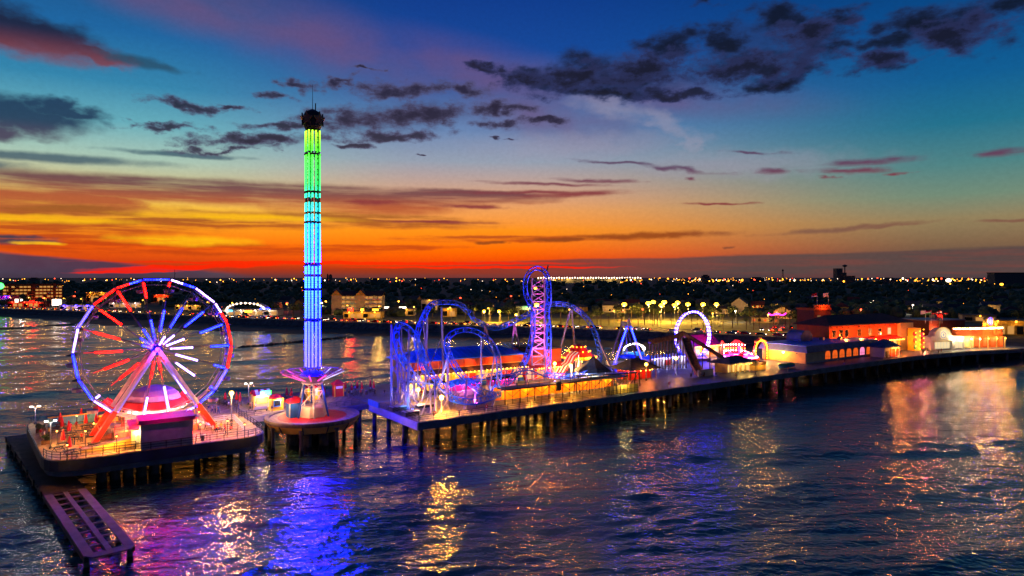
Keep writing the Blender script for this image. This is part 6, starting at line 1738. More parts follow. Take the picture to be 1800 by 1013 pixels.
litblock(702, 555, 22, 4.8, 10, 'long low building with two white lit signs right of the gabled hotel', 'cream_wall', SOD, 1000, 'shop', n=4, signs=((-9, 5.9, 3.6, 1.1, 'bulb_white_far'), (2.5, 5.9, 5, 1.1, 'bulb_white_far')))
litblock(755, 546, 14, 9, 10, 'pale two storey block half hidden by the first coaster hump', 'white_wall', SOD, 900, 'house', n=3)
litblock(788, 557, 11, 6, 9, 'yellow lit apartment block under the high hump of the coaster', 'yellow_wall', SOD, 1500, 'house', n=2)
# bright arcade with arched string of white lights
t = litblock(437, 555, 42, 4.2, 14, 'bright white beach arcade with an arched roof of white lights left of the tower', 'white_wall', (1, .8, .55), 1500, 'arcade', n=8, bulb='bulb_white_far', signs=((12, 4.8, 7, 1, 'led_blue'), (-14, 3.5, 4, 1.2, 'led_cyan'), (0, 3.0, 5, 1.2, 'led_amber')))
b = MB(); n = 12
for k in range(n):
    a0, a1 = math.pi * k / n, math.pi * (k + 1) / n
    b.extr([(14 * math.cos(a0), 4.5 + 5 * math.sin(a0)), (14 * math.cos(a1), 4.5 + 5 * math.sin(a1)), (13.4 * math.cos(a1), 4.5 + 4.5 * math.sin(a1)), (13.4 * math.cos(a0), 4.5 + 4.5 * math.sin(a0))], (-2, -.4, 0), (1, 0, 0), (0, 0, 1), (0, 10, 0))
b.build('arched_roof', M['white_canvas'], t)
b = MB()
for a in np.linspace(.12, math.pi - .12, 13): b.ball((-2 + 13.6 * math.cos(a), -.9, 4.5 + 4.6 * math.sin(a)), .7, 6, 5)
tag(b.build('bulbs', M['bulb_white_far'], t), kind='stuff')
# left end: long hotel and amusement front
p = ground(4, 531); q = ground(110, 529)
t = thing('long_hotel', 'long five storey hotel with rows of orange lit balconies at the far left', 'hotel', p, math.atan2((q - p).y, (q - p).x))
Lh = (q - p).length
MB().box((Lh / 2, 8, 0), (Lh, 15, 19.5), bz=True).build('wall', M['brick_wall'], t)
MB().box((Lh / 2, 8, 19.5), (Lh + 1, 16, .8), bz=True).build('roof', M['dark_roof'], t)
for k in (.12, .5, .86): MB().box((Lh * k, .1, 0), (3, 1.2, 20.6), bz=True).build('stair_tower', M['brick_wall'], t)
for j in range(4):
    for i in range(15):
        x = Lh * (i + .6) / 15.2
        g_ = MB().box((x, .38, 4.6 + j * 3.7), (2.9, .14, 1.9), bz=True).build('window', M['win_far' if (i * 7 + j * 3) % 5 else 'glass'], t)
        MB().box((x, -.2, 4.0 + j * 3.7), (3.4, 1.3, .7), bz=True).build('balcony', M['orange_wall'], g_)
for k in range(5): lamp(t, (Lh * (k + .5) / 5, -7, 3), (1, .25, .06), 2200, .6)
t = litblock(3, 536, 20, 9, 10, 'purple lit amusement house with green ball on its roof at the far left', 'magenta_roof', (.5, .1, 1), 4000, 'arcade', bulb='led_violet', signs=((-4, 3, 3, 3, 'led_blue'), (4, 3.5, 3, 3, 'led_violet')))
MB().ball((-3, 2, 19), 3.2, 10, 8).build('green_ball', M['led_green'], t); MB().tube((-3, 2, 9), (-3, 2, 16), .4, n=6).build('mast', M['steel_dark'], t)
litblock(100, 541, 9, 8, 4, 'bright white video screen on the shore left of the wheel', 'grey_wall', (1, .9, .8), 1500, 'screen', n=1, name='video_screen', signs=((0, 4.8, 8, 5.5, 'bulb_white_far'),))
litblock(45, 540, 34, 5, 8, 'row of red lit stalls below the long hotel', 'red_paint', (1, .15, .05), 2200, 'stalls', n=7, bulb='bulb_red_far', signs=((-8, 6, 3, 3, 'bulb_white_far'), (6, 5, 5, 1, 'led_red')))
litblock(170, 531, 24, 11, 12, 'yellow lit block with stepped top behind the wheel rim', 'yellow_wall', SOD, 2500, 'building', n=5)
litblock(283, 531, 17, 8, 9, 'orange red glowing block seen through the top of the wheel', 'orange_wall', (1, .2, .03), 4200, 'building', n=4, bulb='bulb_red_far')
litblock(220, 541, 30, 4.5, 9, 'low shops with pink white lights behind the left of the wheel', 'white_wall', (1, .6, .6), 1400, 'shops', n=6, bulb='bulb_white_far')
litblock(330, 545, 22, 4, 8, 'low amber lit shop row behind the right of the wheel', 'cream_wall', SOD, 1500, 'shops', n=6)
litblock(135, 545, 30, 4, 8, 'low beach shops with purple bulbs left of the wheel', 'white_wall', (.8, .4, 1), 1200, 'shops', n=6, bulb='led_violet')
litblock(925, 556, 14, 7, 10, 'pale green lit block left of the lift tower', 'white_wall', (.45, 1, .4), 2600, 'building', n=1, bulb='led_green')
# houses
shore_house(1313, 550, 9, 11, 7.5, 4.5, 'tall white gabled house with lit gable wall beyond the ring of lights', 'white_wall', 'grey_roof', rz=62, wins=(2, 2), lights=[((-6, -5, 3), SOD, 3500), ((0, -7, 4), SOD, 2500)])
shore_house(1332, 549, 9, 8, 5.5, 3, 'orange porch wing beside the tall white gabled house', 'orange_wall', 'tile_roof', rz=-20, wins=(3, 2), winm='win_far', lights=[((0, -4, 3), SOD, 900)])
shore_house(1345, 568, 16, 8, 3.4, 1.6, 'long bungalow with orange lit windows behind the park', 'cream_wall', 'dark_roof', rz=-22, wins=(5, 1), winm='win_orange', hipped=True, lights=[((0, -3, 2.6), SOD, 700)])
hs = random.Random(11)
spots_ = [(1072, 549), (1093, 550), (1058, 540), (1235, 545), (1268, 552), (1392, 560), (1420, 552), (1446, 556), (1470, 550), (1398, 547), (1440, 541), (1492, 546), (1366, 544), (1150, 545), (1108, 541), (1012, 548), (985, 543), (955, 547), (860, 541), (835, 546), (815, 542), (1640, 553), (1672, 549), (1720, 556), (1745, 548), (1690, 541), (1780, 553), (1610, 546), (1575, 541), (1540, 545), (1650, 538), (1760, 536), (1500, 536), (1420, 533), (500, 536), (540, 541), (360, 534), (310, 529), (700, 539), (725, 534), (1210, 538)]
sides_ = ['white', 'cream', 'pale grey', 'yellow']; rf_ = ['grey', 'charcoal', 'brown tiled']
for i, (px, py) in enumerate(spots_):
    wm = ['white_wall', 'cream_wall', 'concrete', 'yellow_wall'][i % 4]; rm = ['grey_roof', 'dark_roof', 'tile_roof'][i % 3]
    lit = i in (0, 1, 5, 12, 15, 24, 30)
    shore_house(px, py, hs.uniform(9, 16), hs.uniform(8, 11), hs.uniform(3.2, 5.6), hs.uniform(2.2, 3.8), f'{sides_[i % 4]} house with {rf_[i % 3]} roof ' + near(ground(px, py)) + ', ' + ('nearer the shore road' if py > 545 else 'among dark trees'), wm, rm, rz=hs.choice((-26, -26, 64, -20)), wins=(3, 1), winm='win_far' if hs.random() < .5 else 'win_dim', hipped=hs.random() < .45, lights=[((0, -4, 3), SOD, 1600)] if lit else None, group='houses in the streets behind the seawall')
# far silhouettes
p = ray(1483, 500, 2600)
t = thing('grain_silo', 'dark stepped grain silo block on the skyline', 'silo', (p.x, p.y, 4))
MB().box((-22, 0, 0), (22, 30, 62), bz=True).build('tower', M['concrete_dark'], t); MB().box((12, 0, 0), (50, 30, 34), bz=True).build('bins', M['concrete_dark'], t); MB().box((-4, 0, 34), (18, 26, 12), bz=True).build('step', M['concrete_dark'], t)
p = ray(1485, 500, 2700)
t = thing('water_tower', 'slender water tower standing behind the grain silo', 'water tower', (p.x, p.y, 4))
MB().tube((0, 0, 0), (0, 0, 72), 2.2, n=8).build('stem', M['concrete_dark'], t); MB().lathe([(2, 68), (9, 72), (9, 75), (3, 78), (0, 79)], 14).build('tank', M['concrete_dark'], t)
p = ray(1376, 500, 2500)
t = thing('lattice_mast', 'red and dark lattice mast on the skyline left of the grain silo', 'mast', (p.x, p.y, 4))
for s_ in (-1, 1): MB().tube((s_ * 4, 0, 0), (s_ * 1.2, 0, 58), .8, n=5).build('leg', M['steel_dark'], t)
for k in range(7): MB().tube((-4 + k * .4, 0, k * 8), (4 - (k + 1) * .4, 0, k * 8 + 8), .5, n=4).build('brace', M['steel_dark'], t)
MB().lathe([(3, 50), (4, 52), (3, 56)], 8).build('platform', M['steel_dark'], t)
p = ray(1772, 502, 1900)
t = thing('slab_block', 'long dark slab block on the right of the skyline', 'building', (p.x, p.y, 4))
MB().box((0, 0, 0), (96, 30, 40), bz=True).build('wall', M['concrete_dark'], t); MB().box((0, 0, 40), (98, 32, 2), bz=True).build('roof', M['dark_roof'], t)
p = ray(614, 487, 3000)
t = thing('lattice_mast', 'thin dark lattice mast on the skyline above the wheel', 'mast', (ray(307, 487, 3000).x, 3000, 4))
MB().tube((0, 0, 0), (0, 0, 62), 1.4, .8, n=5).build('leg', M['steel_dark'], t); MB().tube((0, 0, 40), (5, 0, 46), .8, n=4).build('brace', M['steel_dark'], t)
for px, w_, h_ in ((576, 7, 40), (581, 5, 38), (1240, 30, 36), (1105, 60, 22), (660, 40, 20), (1560, 80, 24), (1650, 70, 26), (1330, 60, 26), (740, 90, 20), (60, 40, 24)):
    p = ray(px, 490, 2900)
    t = thing('skyline_block', 'dark block standing among the lights on the far skyline', 'building', (p.x, p.y, 3), R(hs.uniform(-20, 20)), 'dark blocks on the far skyline')
    MB().box((0, 0, 0), (w_, 18, h_), bz=True).build('wall', M['concrete_dark'], t); MB().box((0, 0, h_), (w_ * .6, 10, 4), bz=True).build('roof', M['dark_roof'], t)
# far sheds of the port under white light
p = ray(1035, 496, 3300)
t = thing('port_shed', 'long pale port shed lit by a row of lamps right of the lift tower', 'shed', (p.x, p.y, 4))
for k in range(11):
    s_ = MB().box((-230 + k * 46, 0, 0), (43, 30, 20), bz=True).build('bay', M['cream_wall'], t)
    MB().box((-230 + k * 46, 0, 20), (46, 34, 2), bz=True).build('roof', M['grey_roof'], s_)
b = MB()
for k in range(40): b.ball((-245 + k * 12.6, -18, 24 + (k % 3)), 3.4, 5, 4)
tag(b.build('bulbs', M['bulb_white_far'], t), kind='stuff')
for k in range(5): lamp(t, (-200 + k * 100, -30, 26), (1, .75, .3), 60000, 2)

# ---------------------------------------------------------------- lamps
lpm = MB().tube((0, 0, 0), (0, 0, 11), .16, .09, n=6).mesh('post', M['steel_grey'])
ham = MB().tube((0, 0, 11), (0, -1.6, 11.5), .07, n=5).mesh('arm', M['steel_grey'])
def lhead(m): return MB().ball((0, -1.8, 11.35), .62, 8, 6, (1, 1.2, .7)).mesh('lamp_head', M[m])
LH = {m: lhead(m) for m in ('bulb_sodium', 'bulb_sodium_far', 'bulb_white_far', 'bulb_red_far')}
def street_lamp(p, label, m='bulb_sodium', watt=0, col=SOD, sc=1., group='street lamps along the seawall', hs_=1.):
    t = thing('street_lamp', label, 'street lamp', p, R(random.uniform(-25, -15)), group)
    for me in (lpm, ham, LH[m]):
        o = bpy.data.objects.new(me.name, me); C.objects.link(o); o.parent = t
        if me is LH[m] and hs_ != 1: o.scale = (hs_,) * 3; o.location = (0, 1.8 * (hs_ - 1), -11.35 * (hs_ - 1))
    t.scale = (sc, sc, sc)
    if watt: lamp(t, (0, -2.2, 10.4), col, watt, .6)
    return t
for px, py, Yd in ((945, 536, 420), (1098, 535, 430), (1141, 533, 430), (1149, 531, 452), (1163, 537, 420), (1168, 531, 452), (1186, 537, 425), (1192, 532, 455), (1210, 535, 440), (1236, 535, 440), (1260, 535, 440)):
    p = ray(px, py, Yd); street_lamp(Vector((p.x, p.y, GZ)), 'tall bright sodium lamp in the palm park ' + near(p), 'bulb_sodium', 160000, sc=(p.z - GZ) / 11.4, group='bright park lamps', hs_=2.5)
for px, py, Yd in ((852, 547, 420), (878, 547, 420), (908, 553, 410)):
    p = ray(px, py, Yd); street_lamp(Vector((p.x, p.y, GZ)), 'bright sodium lamp over the lawn left of the lift tower', 'bulb_sodium', 80000, sc=(p.z - GZ) / 11.4, group='bright lawn lamps', hs_=2.3)
for k, x in enumerate(np.arange(-470, 185, 24)):
    street_lamp(Vector((x, ywall(x) + 31 + (k % 2) * 2, GZ)), 'amber street lamp on the shore road ' + near((x, ywall(x) + 31)), 'bulb_sodium_far', 16000 if x > -100 else 4500, sc=.8, group='street lamps along the shore road')
for k, x in enumerate(np.arange(-470, 70, 7.5)):
    t = thing('bollard_light', 'low amber bollard light on the seawall top ' + near((x, ywall(x))), 'bollard light', (x, ywall(x) + .9, 5.52), 0, 'bollard lights along the seawall')
    MB().tube((0, 0, 0), (0, 0, .9), .12, n=5).build('post', M['steel_dark'], t); MB().ball((0, 0, 1.05), .24, 6, 5).build('lamp_head', M['bulb_sodium_far'], t)
for px, py, Yd, m in ((810, 526, 700, 'bulb_red_far'), (899, 523, 760, 'bulb_red_far'), (78, 524, 700, 'bulb_red_far'), (132, 523, 760, 'bulb_red_far'), (506, 541, 560, 'bulb_red_far'), (1096, 553, 440, 'bulb_red_far'), (1130, 549, 450, 'bulb_red_far'), (567, 542, 560, 'bulb_white_far'), (40, 530, 640, 'bulb_white_far'), (574, 540, 600, 'bulb_sodium_far'), (1365, 556, 420, 'bulb_red_far'), (1293, 555, 430, 'bulb_white_far'), (1535, 541, 600, 'bulb_white_far'), (1604, 552, 520, 'bulb_white_far'), (1760, 500, 1500, 'bulb_sodium_far'), (1667, 493, 1900, 'bulb_white_far'), (702, 541, 600, 'bulb_sodium_far'), (748, 531, 640, 'bulb_sodium_far'), (1513, 551, 450, 'bulb_red_far'), (942, 507, 900, 'bulb_sodium_far')):
    p = ray(px, py, Yd)
    street_lamp(Vector((p.x, p.y, GZ)), {'bulb_red_far': 'lamp glowing red in the dark', 'bulb_white_far': 'lamp glowing white in the dark', 'bulb_sodium_far': 'lamp glowing amber in the dark'}[m] + ' ' + near(p), m, 14000, {'bulb_red_far': (1, .08, .03), 'bulb_white_far': (1, .85, .7), 'bulb_sodium_far': SOD}[m], sc=max(.6, (p.z - GZ) / 11.4), group='single lamps among the dark houses', hs_=2.2 * Yd / 600)
# the carpet of far lights
ls = random.Random(5)
def star(r, m): return MB().ball((0, 0, 0), r, 6, 4).mesh('far_light', M[m])
SM = {}
nfar = 0
far_stuff = {m: MB() for m in ('bulb_sodium_far', 'bulb_white_far', 'bulb_red_far')}
for i in range(560):
    band = ls.random()
    px = ls.uniform(-40, 1850)
    if band < .5: py = ls.gauss(492.5, 1.8); Yd = ls.uniform(2500, 4200); r = ls.choice((1, 1.2, 1.5, 1.8, 2.6))
    elif band < .84: px = ls.uniform(1080, 1760); py = ls.gauss(493, 2.6); Yd = ls.uniform(2300, 3400); r = ls.choice((1.2, 1.5, 2, 2.4, 3.4))
    else: py = ls.uniform(498, 543); Yd = 27.5 * 1200 / (py - 480); r = ls.uniform(.14, .34) * Yd / 600
    m = ls.choices(('bulb_sodium_far', 'bulb_white_far', 'bulb_red_far'), (6, 1.8, 1.6 if px < 900 else .8))[0]
    if py < 488.5: py = 489
    p = ray(px, py, Yd)
    if p.z < 4: p.z = 5
    if i >= 280: far_stuff[m].ball(p, r, 6, 4); continue
    k = (round(r * 2) / 2 if r > .5 else round(r * 10) / 10, m)
    k = (max(k[0], .2), m)
    if k not in SM: SM[k] = star(*k)
    o = bpy.data.objects.new('far_light', SM[k]); C.objects.link(o); o.location = p
    tag(o, {'bulb_sodium_far': 'tiny amber light in the far town ', 'bulb_white_far': 'tiny white light in the far town ', 'bulb_red_far': 'tiny red light in the far town '}[m] + near(p), 'light', 'far town lights')
for m, b in far_stuff.items(): tag(b.build('far_lights', M[m]), kind='stuff')

# ---------------------------------------------------------------- vegetation
def rough_ball(n, r, rnd, sq=.8):
    bm = bmesh.new(); bmesh.ops.create_icosphere(bm, subdivisions=n, radius=r)
    for v in bm.verts: v.co *= rnd.uniform(.72, 1.25); v.co.z *= sq
    vs = [tuple(v.co) for v in bm.verts]; fs = [tuple(v.index for v in f.verts) for f in bm.faces]
    bm.free(); return np.array(vs), np.array(fs)
vr = random.Random(21)
balls = [rough_ball(2, 1, vr) for _ in range(5)]
V_, F_ = [], []; o_ = 0
for i in range(2600):
    Yd = 470 * (6.0 ** (vr.random() ** 1.25)); X = vr.uniform(-.86, .86) * Yd
    if Yd < ywall(X) + 75 if -500 < X < 300 else False: continue
    if Yd < 520 and -80 < X < 170: continue
    v, f = balls[i % 5]
    r = vr.uniform(3.0, 5.6) * (1 + (Yd - 470) / 1900)
    a = vr.uniform(0, 6.28); ca, sa = math.cos(a), math.sin(a)
    vv = v * r; vv = np.stack([vv[:, 0] * ca - vv[:, 1] * sa, vv[:, 0] * sa + vv[:, 1] * ca, vv[:, 2] * vr.uniform(.8, 1.15)], 1) + np.array([X, Yd, 5 + r * .6])
    V_.append(vv); F_.append(f + o_); o_ += len(v)
me = bpy.data.meshes.new('woods'); me.from_pydata(np.concatenate(V_).tolist(), [], np.concatenate(F_).tolist()); me.materials.append(M['leaf']); me.update()
woods = bpy.data.objects.new('woods', me); C.objects.link(woods); tag(woods, kind='stuff')
def crown_mesh(rnd, r=3.2, n=420):
    b = MB(); v = []
    lobes = [(rnd.gauss(0, .45) * r, rnd.gauss(0, .45) * r, rnd.uniform(-.2, .55) * r, rnd.uniform(.4, .65) * r) for _ in range(7)]
    for i in range(n):
        L_ = lobes[i % 7]
        d = Vector((rnd.gauss(0, 1), rnd.gauss(0, 1), rnd.gauss(0, .8))).normalized() * L_[3] * rnd.uniform(.7, 1.05)
        c = Vector(L_[:3]) + d; s_ = rnd.uniform(.2, .42)
        t1 = Vector((rnd.gauss(0, 1), rnd.gauss(0, 1), rnd.gauss(0, .6))).normalized(); t2 = t1.cross(d + Vector((.01, .02, .03))).normalized()
        b.add([c - t1 * s_, c + t2 * s_ * .7, c + t1 * s_, c - t2 * s_ * .7], [(0, 1, 2, 3)])
    return b
tree_protos = []
for k in range(3):
    t = thing('round_tree', 'dark bushy tree near the shore road', 'tree', (0, 0, -50), 0, 'bushy trees behind the shore road')
    MB().tube((0, 0, 0), (.1, 0, 2.6), .28, .18, n=6).build('trunk', M['trunk'], t)
    c = crown_mesh(vr).build('crown', M['leaf'], t); c.location = (0, 0, 4.4)
    tree_protos.append(t)
def palm_proto(h, k):
    t = thing('palm_tree', 'palm tree with drooping fronds', 'palm tree', (0, 0, -50), 0, 'palm trees in the park')
    lean = vr.uniform(-.5, .5)
    MB().path([(0, 0, 0), (lean * .3, 0, h * .4), (lean, .1, h)], .2, 6).build('trunk', M['trunk'], t)
    b = MB()
    for i in range(22):
        a = 2 * math.pi * i / 22 + vr.uniform(-.2, .2); e = vr.uniform(-.5, 1.1); L = vr.uniform(1.9, 2.7)
        prev = None
        for j in range(5):
            q = j / 4; el_ = e - q * q * 1.5
            rad = L * q * math.cos(el_ * .55); zz = h + L * q * math.sin(el_) * .75
            w = .42 * (1 - q) + .05
            c = Vector((lean + rad * math.cos(a), .1 + rad * math.sin(a), zz)); sd = Vector((-math.sin(a), math.cos(a), 0)) * w
            cur = (c - sd + Vector((0, 0, -.18 * w)), c + Vector((0, 0, .1)), c + sd + Vector((0, 0, -.18 * w)))
            if prev: b.add([prev[0], prev[1], cur[1], cur[0]], [(0, 1, 2, 3)]); b.add([prev[1], prev[2], cur[2], cur[1]], [(0, 1, 2, 3)])
            prev = cur
    b.build('crown', M['palm_leaf'], t)
    return t
palms = [palm_proto(h, k) for k, h in enumerate((6.5, 8.5, 10.5))]
used_p = set(); used_t = set()
def plant(protos, used, i, loc, sc, label, group):
    k = i % len(protos)
    if k in used: return dup(protos[k], loc, vr.uniform(0, 6.28), label, group, sc)
    used.add(k); o = protos[k]
    for ch in o.children: kids_ = KIDS.setdefault(o.name, list(o.children))
    o.location = loc; o.rotation_euler.z = vr.uniform(0, 6.28); o.scale = (sc, sc, sc); o['label'] = label; o['group'] = group
    return o
pl = []
for px, py in [(1062, 578), (1079, 576), (1074, 583), (1092, 574), (1105, 578), (1110, 566), (1121, 580), (1133, 572), (1142, 582), (1150, 571), (1160, 577), (1172, 583), (1180, 571), (1216, 577), (1226, 571), (1236, 579), (1250, 580), (1262, 574), (1271, 581), (1288, 577), (1296, 572), (1312, 580), (1318, 571), (1335, 579), (1342, 585), (1360, 581), (1388, 582), (1405, 577), (1425, 584), (1440, 578), (1455, 582), (1018, 572), (1002, 568), (880, 567), (893, 566), (862, 566), (848, 565), (833, 566), (818, 565), (970, 571), (986, 570), (1470, 575), (1380, 574), (1198, 569), (1085, 566), (1040, 570)]:
    p = ground(px, py)
    if p.y < ywall(p.x) + 33: p.y = ywall(p.x) + vr.uniform(33, 46)
    pl.append(plant(palms, used_p, vr.randrange(3), Vector((p.x, p.y, GZ)), vr.uniform(.8, 1.15), 'palm tree on the lamp lit grass ' + near(p), 'palm trees in the park'))
for px, py in [(1445, 590), (1458, 588), (1470, 592), (1482, 585), (1436, 585), (1464, 580), (1012, 562), (1052, 562), (1035, 566), (1130, 560), (1145, 556), (1118, 556), (1088, 558), (1285, 560), (1305, 562), (1250, 558), (1400, 568), (1416, 571), (1375, 566), (960, 560), (940, 562), (905, 560), (820, 559), (760, 560), (735, 557), (548, 556), (530, 553), (515, 556), (360, 545), (340, 541), (250, 545), (205, 541), (1530, 575), (1790, 570), (1600, 560)]:
    p = ground(px, py)
    if p.y < ywall(p.x) + 33: p.y = ywall(p.x) + vr.uniform(33, 48)
    plant(tree_protos, used_t, vr.randrange(3), Vector((p.x, p.y, GZ)), vr.uniform(.75, 1.3), 'bushy tree landward of the shore road ' + near(p), 'bushy trees behind the shore road')
# lawn of the park
b = MB(); xs_ = list(range(-40, 150, 10))
b.add([(x, ywall(x) + 32, 5.47) for x in xs_] + [(x, ywall(x) + 100 + 6 * math.sin(x * .1), 5.47) for x in xs_], [(i, i + 1, len(xs_) + i + 1, len(xs_) + i) for i in range(len(xs_) - 1)])
tag(b.build('lawn', M['grass']), kind='structure')
# groynes
for (a, c) in (((420, 611), (622, 592)), ((-60, 582), (135, 570))):
    p, q = gnd(*a, .2), gnd(*c, .2)
    t = thing('rock_groyne', 'low dark groyne of piled rocks ' + ('left of the coaster' if a[0] > 0 else 'at the far left of the beach'), 'groyne', p)
    n = int((q - p).length / 1.5)
    for k in range(n):
        v, f = balls[k % 5]
        pt = (q - p) * (k / n) + Vector((vr.uniform(-.8, .8), vr.uniform(-.8, .8), vr.uniform(-.2, .15)))
        if k < 5:
            pass
        b = MB(); s_ = vr.uniform(.8, 1.3)
        if k % 5 not in KIDS.setdefault('rockmesh', {}):
            KIDS['rockmesh'][k % 5] = MB().add([tuple(x * 1.1) for x in v[:42]] if 0 else [tuple(x) for x in v], [tuple(x) for x in f]).mesh('rock', M['rock'])
        o = bpy.data.objects.new('rock', KIDS['rockmesh'][k % 5]); C.objects.link(o); o.parent = t; o.location = pt; o.scale = (s_ * 1.2, s_, s_ * .7); o.rotation_euler.z = vr.uniform(0, 6)

# ---------------------------------------------------------------- cars
CARM = {'red': mat('red car paint', (150, 16, 16), .25, 0, .06, 1), 'white': mat('white car paint', (196, 196, 194), .25, 0, .06, 1), 'dark': mat('black car paint', (22, 24, 28), .22, 0, .1, 1), 'silver': mat('silver car paint', (140, 144, 148), .25, .4, .06, 1), 'blue': mat('blue car paint', (26, 44, 92), .25, 0, .1, 1)}
wheel_m = MB().tube((0, -.11, 0), (0, .11, 0), .33, n=12).mesh('wheel', M['black']); rim_m = MB().tube((0, -.12, 0), (0, .12, 0), .19, n=8).mesh('rim', M['steel_grey'])
def car(colour, suv):
    h = 1.75 if suv else 1.45; hood = .95 if suv else .8
    t = thing('parked_car', '', 'car', (0, 0, -60))
    pr = [(-2.25, .35), (2.2, .35), (2.28, .6), (2.15, hood), (1.1, hood + .06), (.45, h - .06), (.1, h), (-1.4, h), (-1.75, h - .12), (-2.15, hood + .1), (-2.3, .7)]
    b = MB(); n = len(pr); vs = []
    for y, ins in ((-.88, 0), (-.9, 0), (.9, 0), (.88, 0)): vs += [(x, y * (1 if z < hood + .08 else .82), z) for x, z in pr]
    b.add(vs, [(i + j * n, (i + 1) % n + j * n, (i + 1) % n + (j + 1) * n, i + (j + 1) * n) for j in range(3) for i in range(n)] + [tuple(range(n))[::-1], tuple(range(3 * n, 4 * n))])
    b.build('body', CARM[colour], t)
    for s_ in (-1, 1):
        b = MB(); b.add([(1.0, s_ * .83, hood + .08), (.42, s_ * .755, h - .1), (-1.4, s_ * .755, h - .1), (-1.95, s_ * .83, hood + .12)], [(0, 1, 2, 3)]); b.build('side_window', M['glass'], t)
    b = MB(); b.add([(1.1, -.72, hood + .08), (1.1, .72, hood + .08), (.47, .66, h - .06), (.47, -.66, h - .06)], [(0, 1, 2, 3)]); b.build('windscreen', M['glass'], t).location = (.03, 0, .03)
    for x in (-1.4, 1.4):
        for y in (-.82, .82):
            o = bpy.data.objects.new('wheel', wheel_m); C.objects.link(o); o.parent = t; o.location = (x, y, .33)
            q = bpy.data.objects.new('rim', rim_m); C.objects.link(q); q.parent = o
    for y in (-.65, .65):
        MB().box((2.22, y, .72), (.1, .36, .18)).build('headlight', M['car_head'], t); MB().box((-2.27, y, .82), (.1, .3, .2)).build('tail_light', M['car_tail'], t)
    return t
M['car_head'] = glow('headlight glow', (1, .85, .6), 16, False); M['car_tail'] = glow('tail light glow', (1, .03, .01), 12, False)
protos = [car(c, s_) for c, s_ in (('red', True), ('white', True), ('dark', False), ('silver', False), ('blue', False), ('dark', True), ('white', False))]
names_ = ['red', 'white', 'black', 'silver', 'dark blue', 'black', 'white']; kind_ = ['tall', 'tall', 'low', 'low', 'low', 'tall', 'low']
useds = set(); cr = random.Random(9)
def put_car(i, p, rz, where, group):
    lb = f'{kind_[i]} {names_[i]} car {where} {near(p)}'
    if i in useds: o = dup(protos[i], p, rz, lb, group)
    else:
        useds.add(i); o = protos[i]; KIDS.setdefault(o.name, list(o.children))
        o.location = p; o.rotation_euler.z = rz; o['label'] = lb; o['group'] = group
    return o
for x in np.arange(-215, 178, 6.2):
    if cr.random() < .22: continue
    sl_ = math.atan2(ywall(x + 3) - ywall(x - 3), 6)
    put_car(cr.randrange(7), Vector((x + cr.uniform(-.6, .6), ywall(x) + 7.6, 5.39)), sl_ + (math.pi if cr.random() < .5 else 0), 'parked along the seawall kerb', 'cars parked along the seawall')
for lane, y0 in ((0, 13), (1, 17), (2, 21.5)):
    for x in np.arange(-430, 178, 17):
        if cr.random() < .45: continue
        x = x + cr.uniform(-6, 6); sl_ = math.atan2(ywall(x + 3) - ywall(x - 3), 6)
        put_car(cr.randrange(7), Vector((x, ywall(x) + y0, 5.39)), sl_ + (math.pi if lane else 0), 'driving on the shore road', 'cars on the shore road')
for k in range(46):
    px, py = cr.uniform(1330, 1440), cr.uniform(578, 597)
    p = ground(px, py)
    if p.y < ywall(p.x) + 33: continue
    put_car(cr.randrange(7), Vector((p.x, p.y, 5.47)), R(cr.choice((64, -116))), 'parked in the lamp lit car park', 'cars in the car park')
# signs near the car park
def pole_sign(px, py, h, label, parts_):
    t = thing('pole_sign', label, 'sign', ground(px, py), R(-14))
    MB().tube((0, 0, 0), (0, 0, h), .2, n=6).build('pole', M['steel_grey'], t)
    for (z, w, hh, m_) in parts_: MB().box((0, -.2, z), (w, .4, hh)).build('panel', M[m_], t)
    lamp(t, (0, -2, h * .8), (1, .3, .1), 400, .4)
pole_sign(1422, 592, 9.5, 'tall pole sign with red upper panel and white lower panel', ((9, 2.4, 3, 'led_red'), (5.2, 1.8, 2.4, 'bulb_white_far')))
pole_sign(1366, 578, 8.5, 'pole with pink wavy neon arms', ((8, .6, .8, 'led_pink'),))
t = thing('neon_arms', 'pink neon arcs spread on both sides of a pole', 'neon sign', ground(1366, 577) + Vector((0, 0, 6)))
for s_ in (-1, 1): MB().path([(s_ * .4, 0, 2), (s_ * 2.2, 0, 1.2), (s_ * 3.8, 0, 1.4), (s_ * 4.8, 0, 2.2)], .22, 5).build('tube', M['led_pink'], t)
litblock(1785, 590, 22, 7, 10, 'pale lattice fronted two storey block at the right end of the shore', 'yellow_wall', SOD, 900, 'building', rz=-25, n=6)
litblock(1722, 566, 18, 4, 10, 'low dark roofed house with a white arched canopy behind the brick hall', 'concrete', SOD, 100, 'house', rz=-20, n=3)

LAMP = SHORE_LAMP

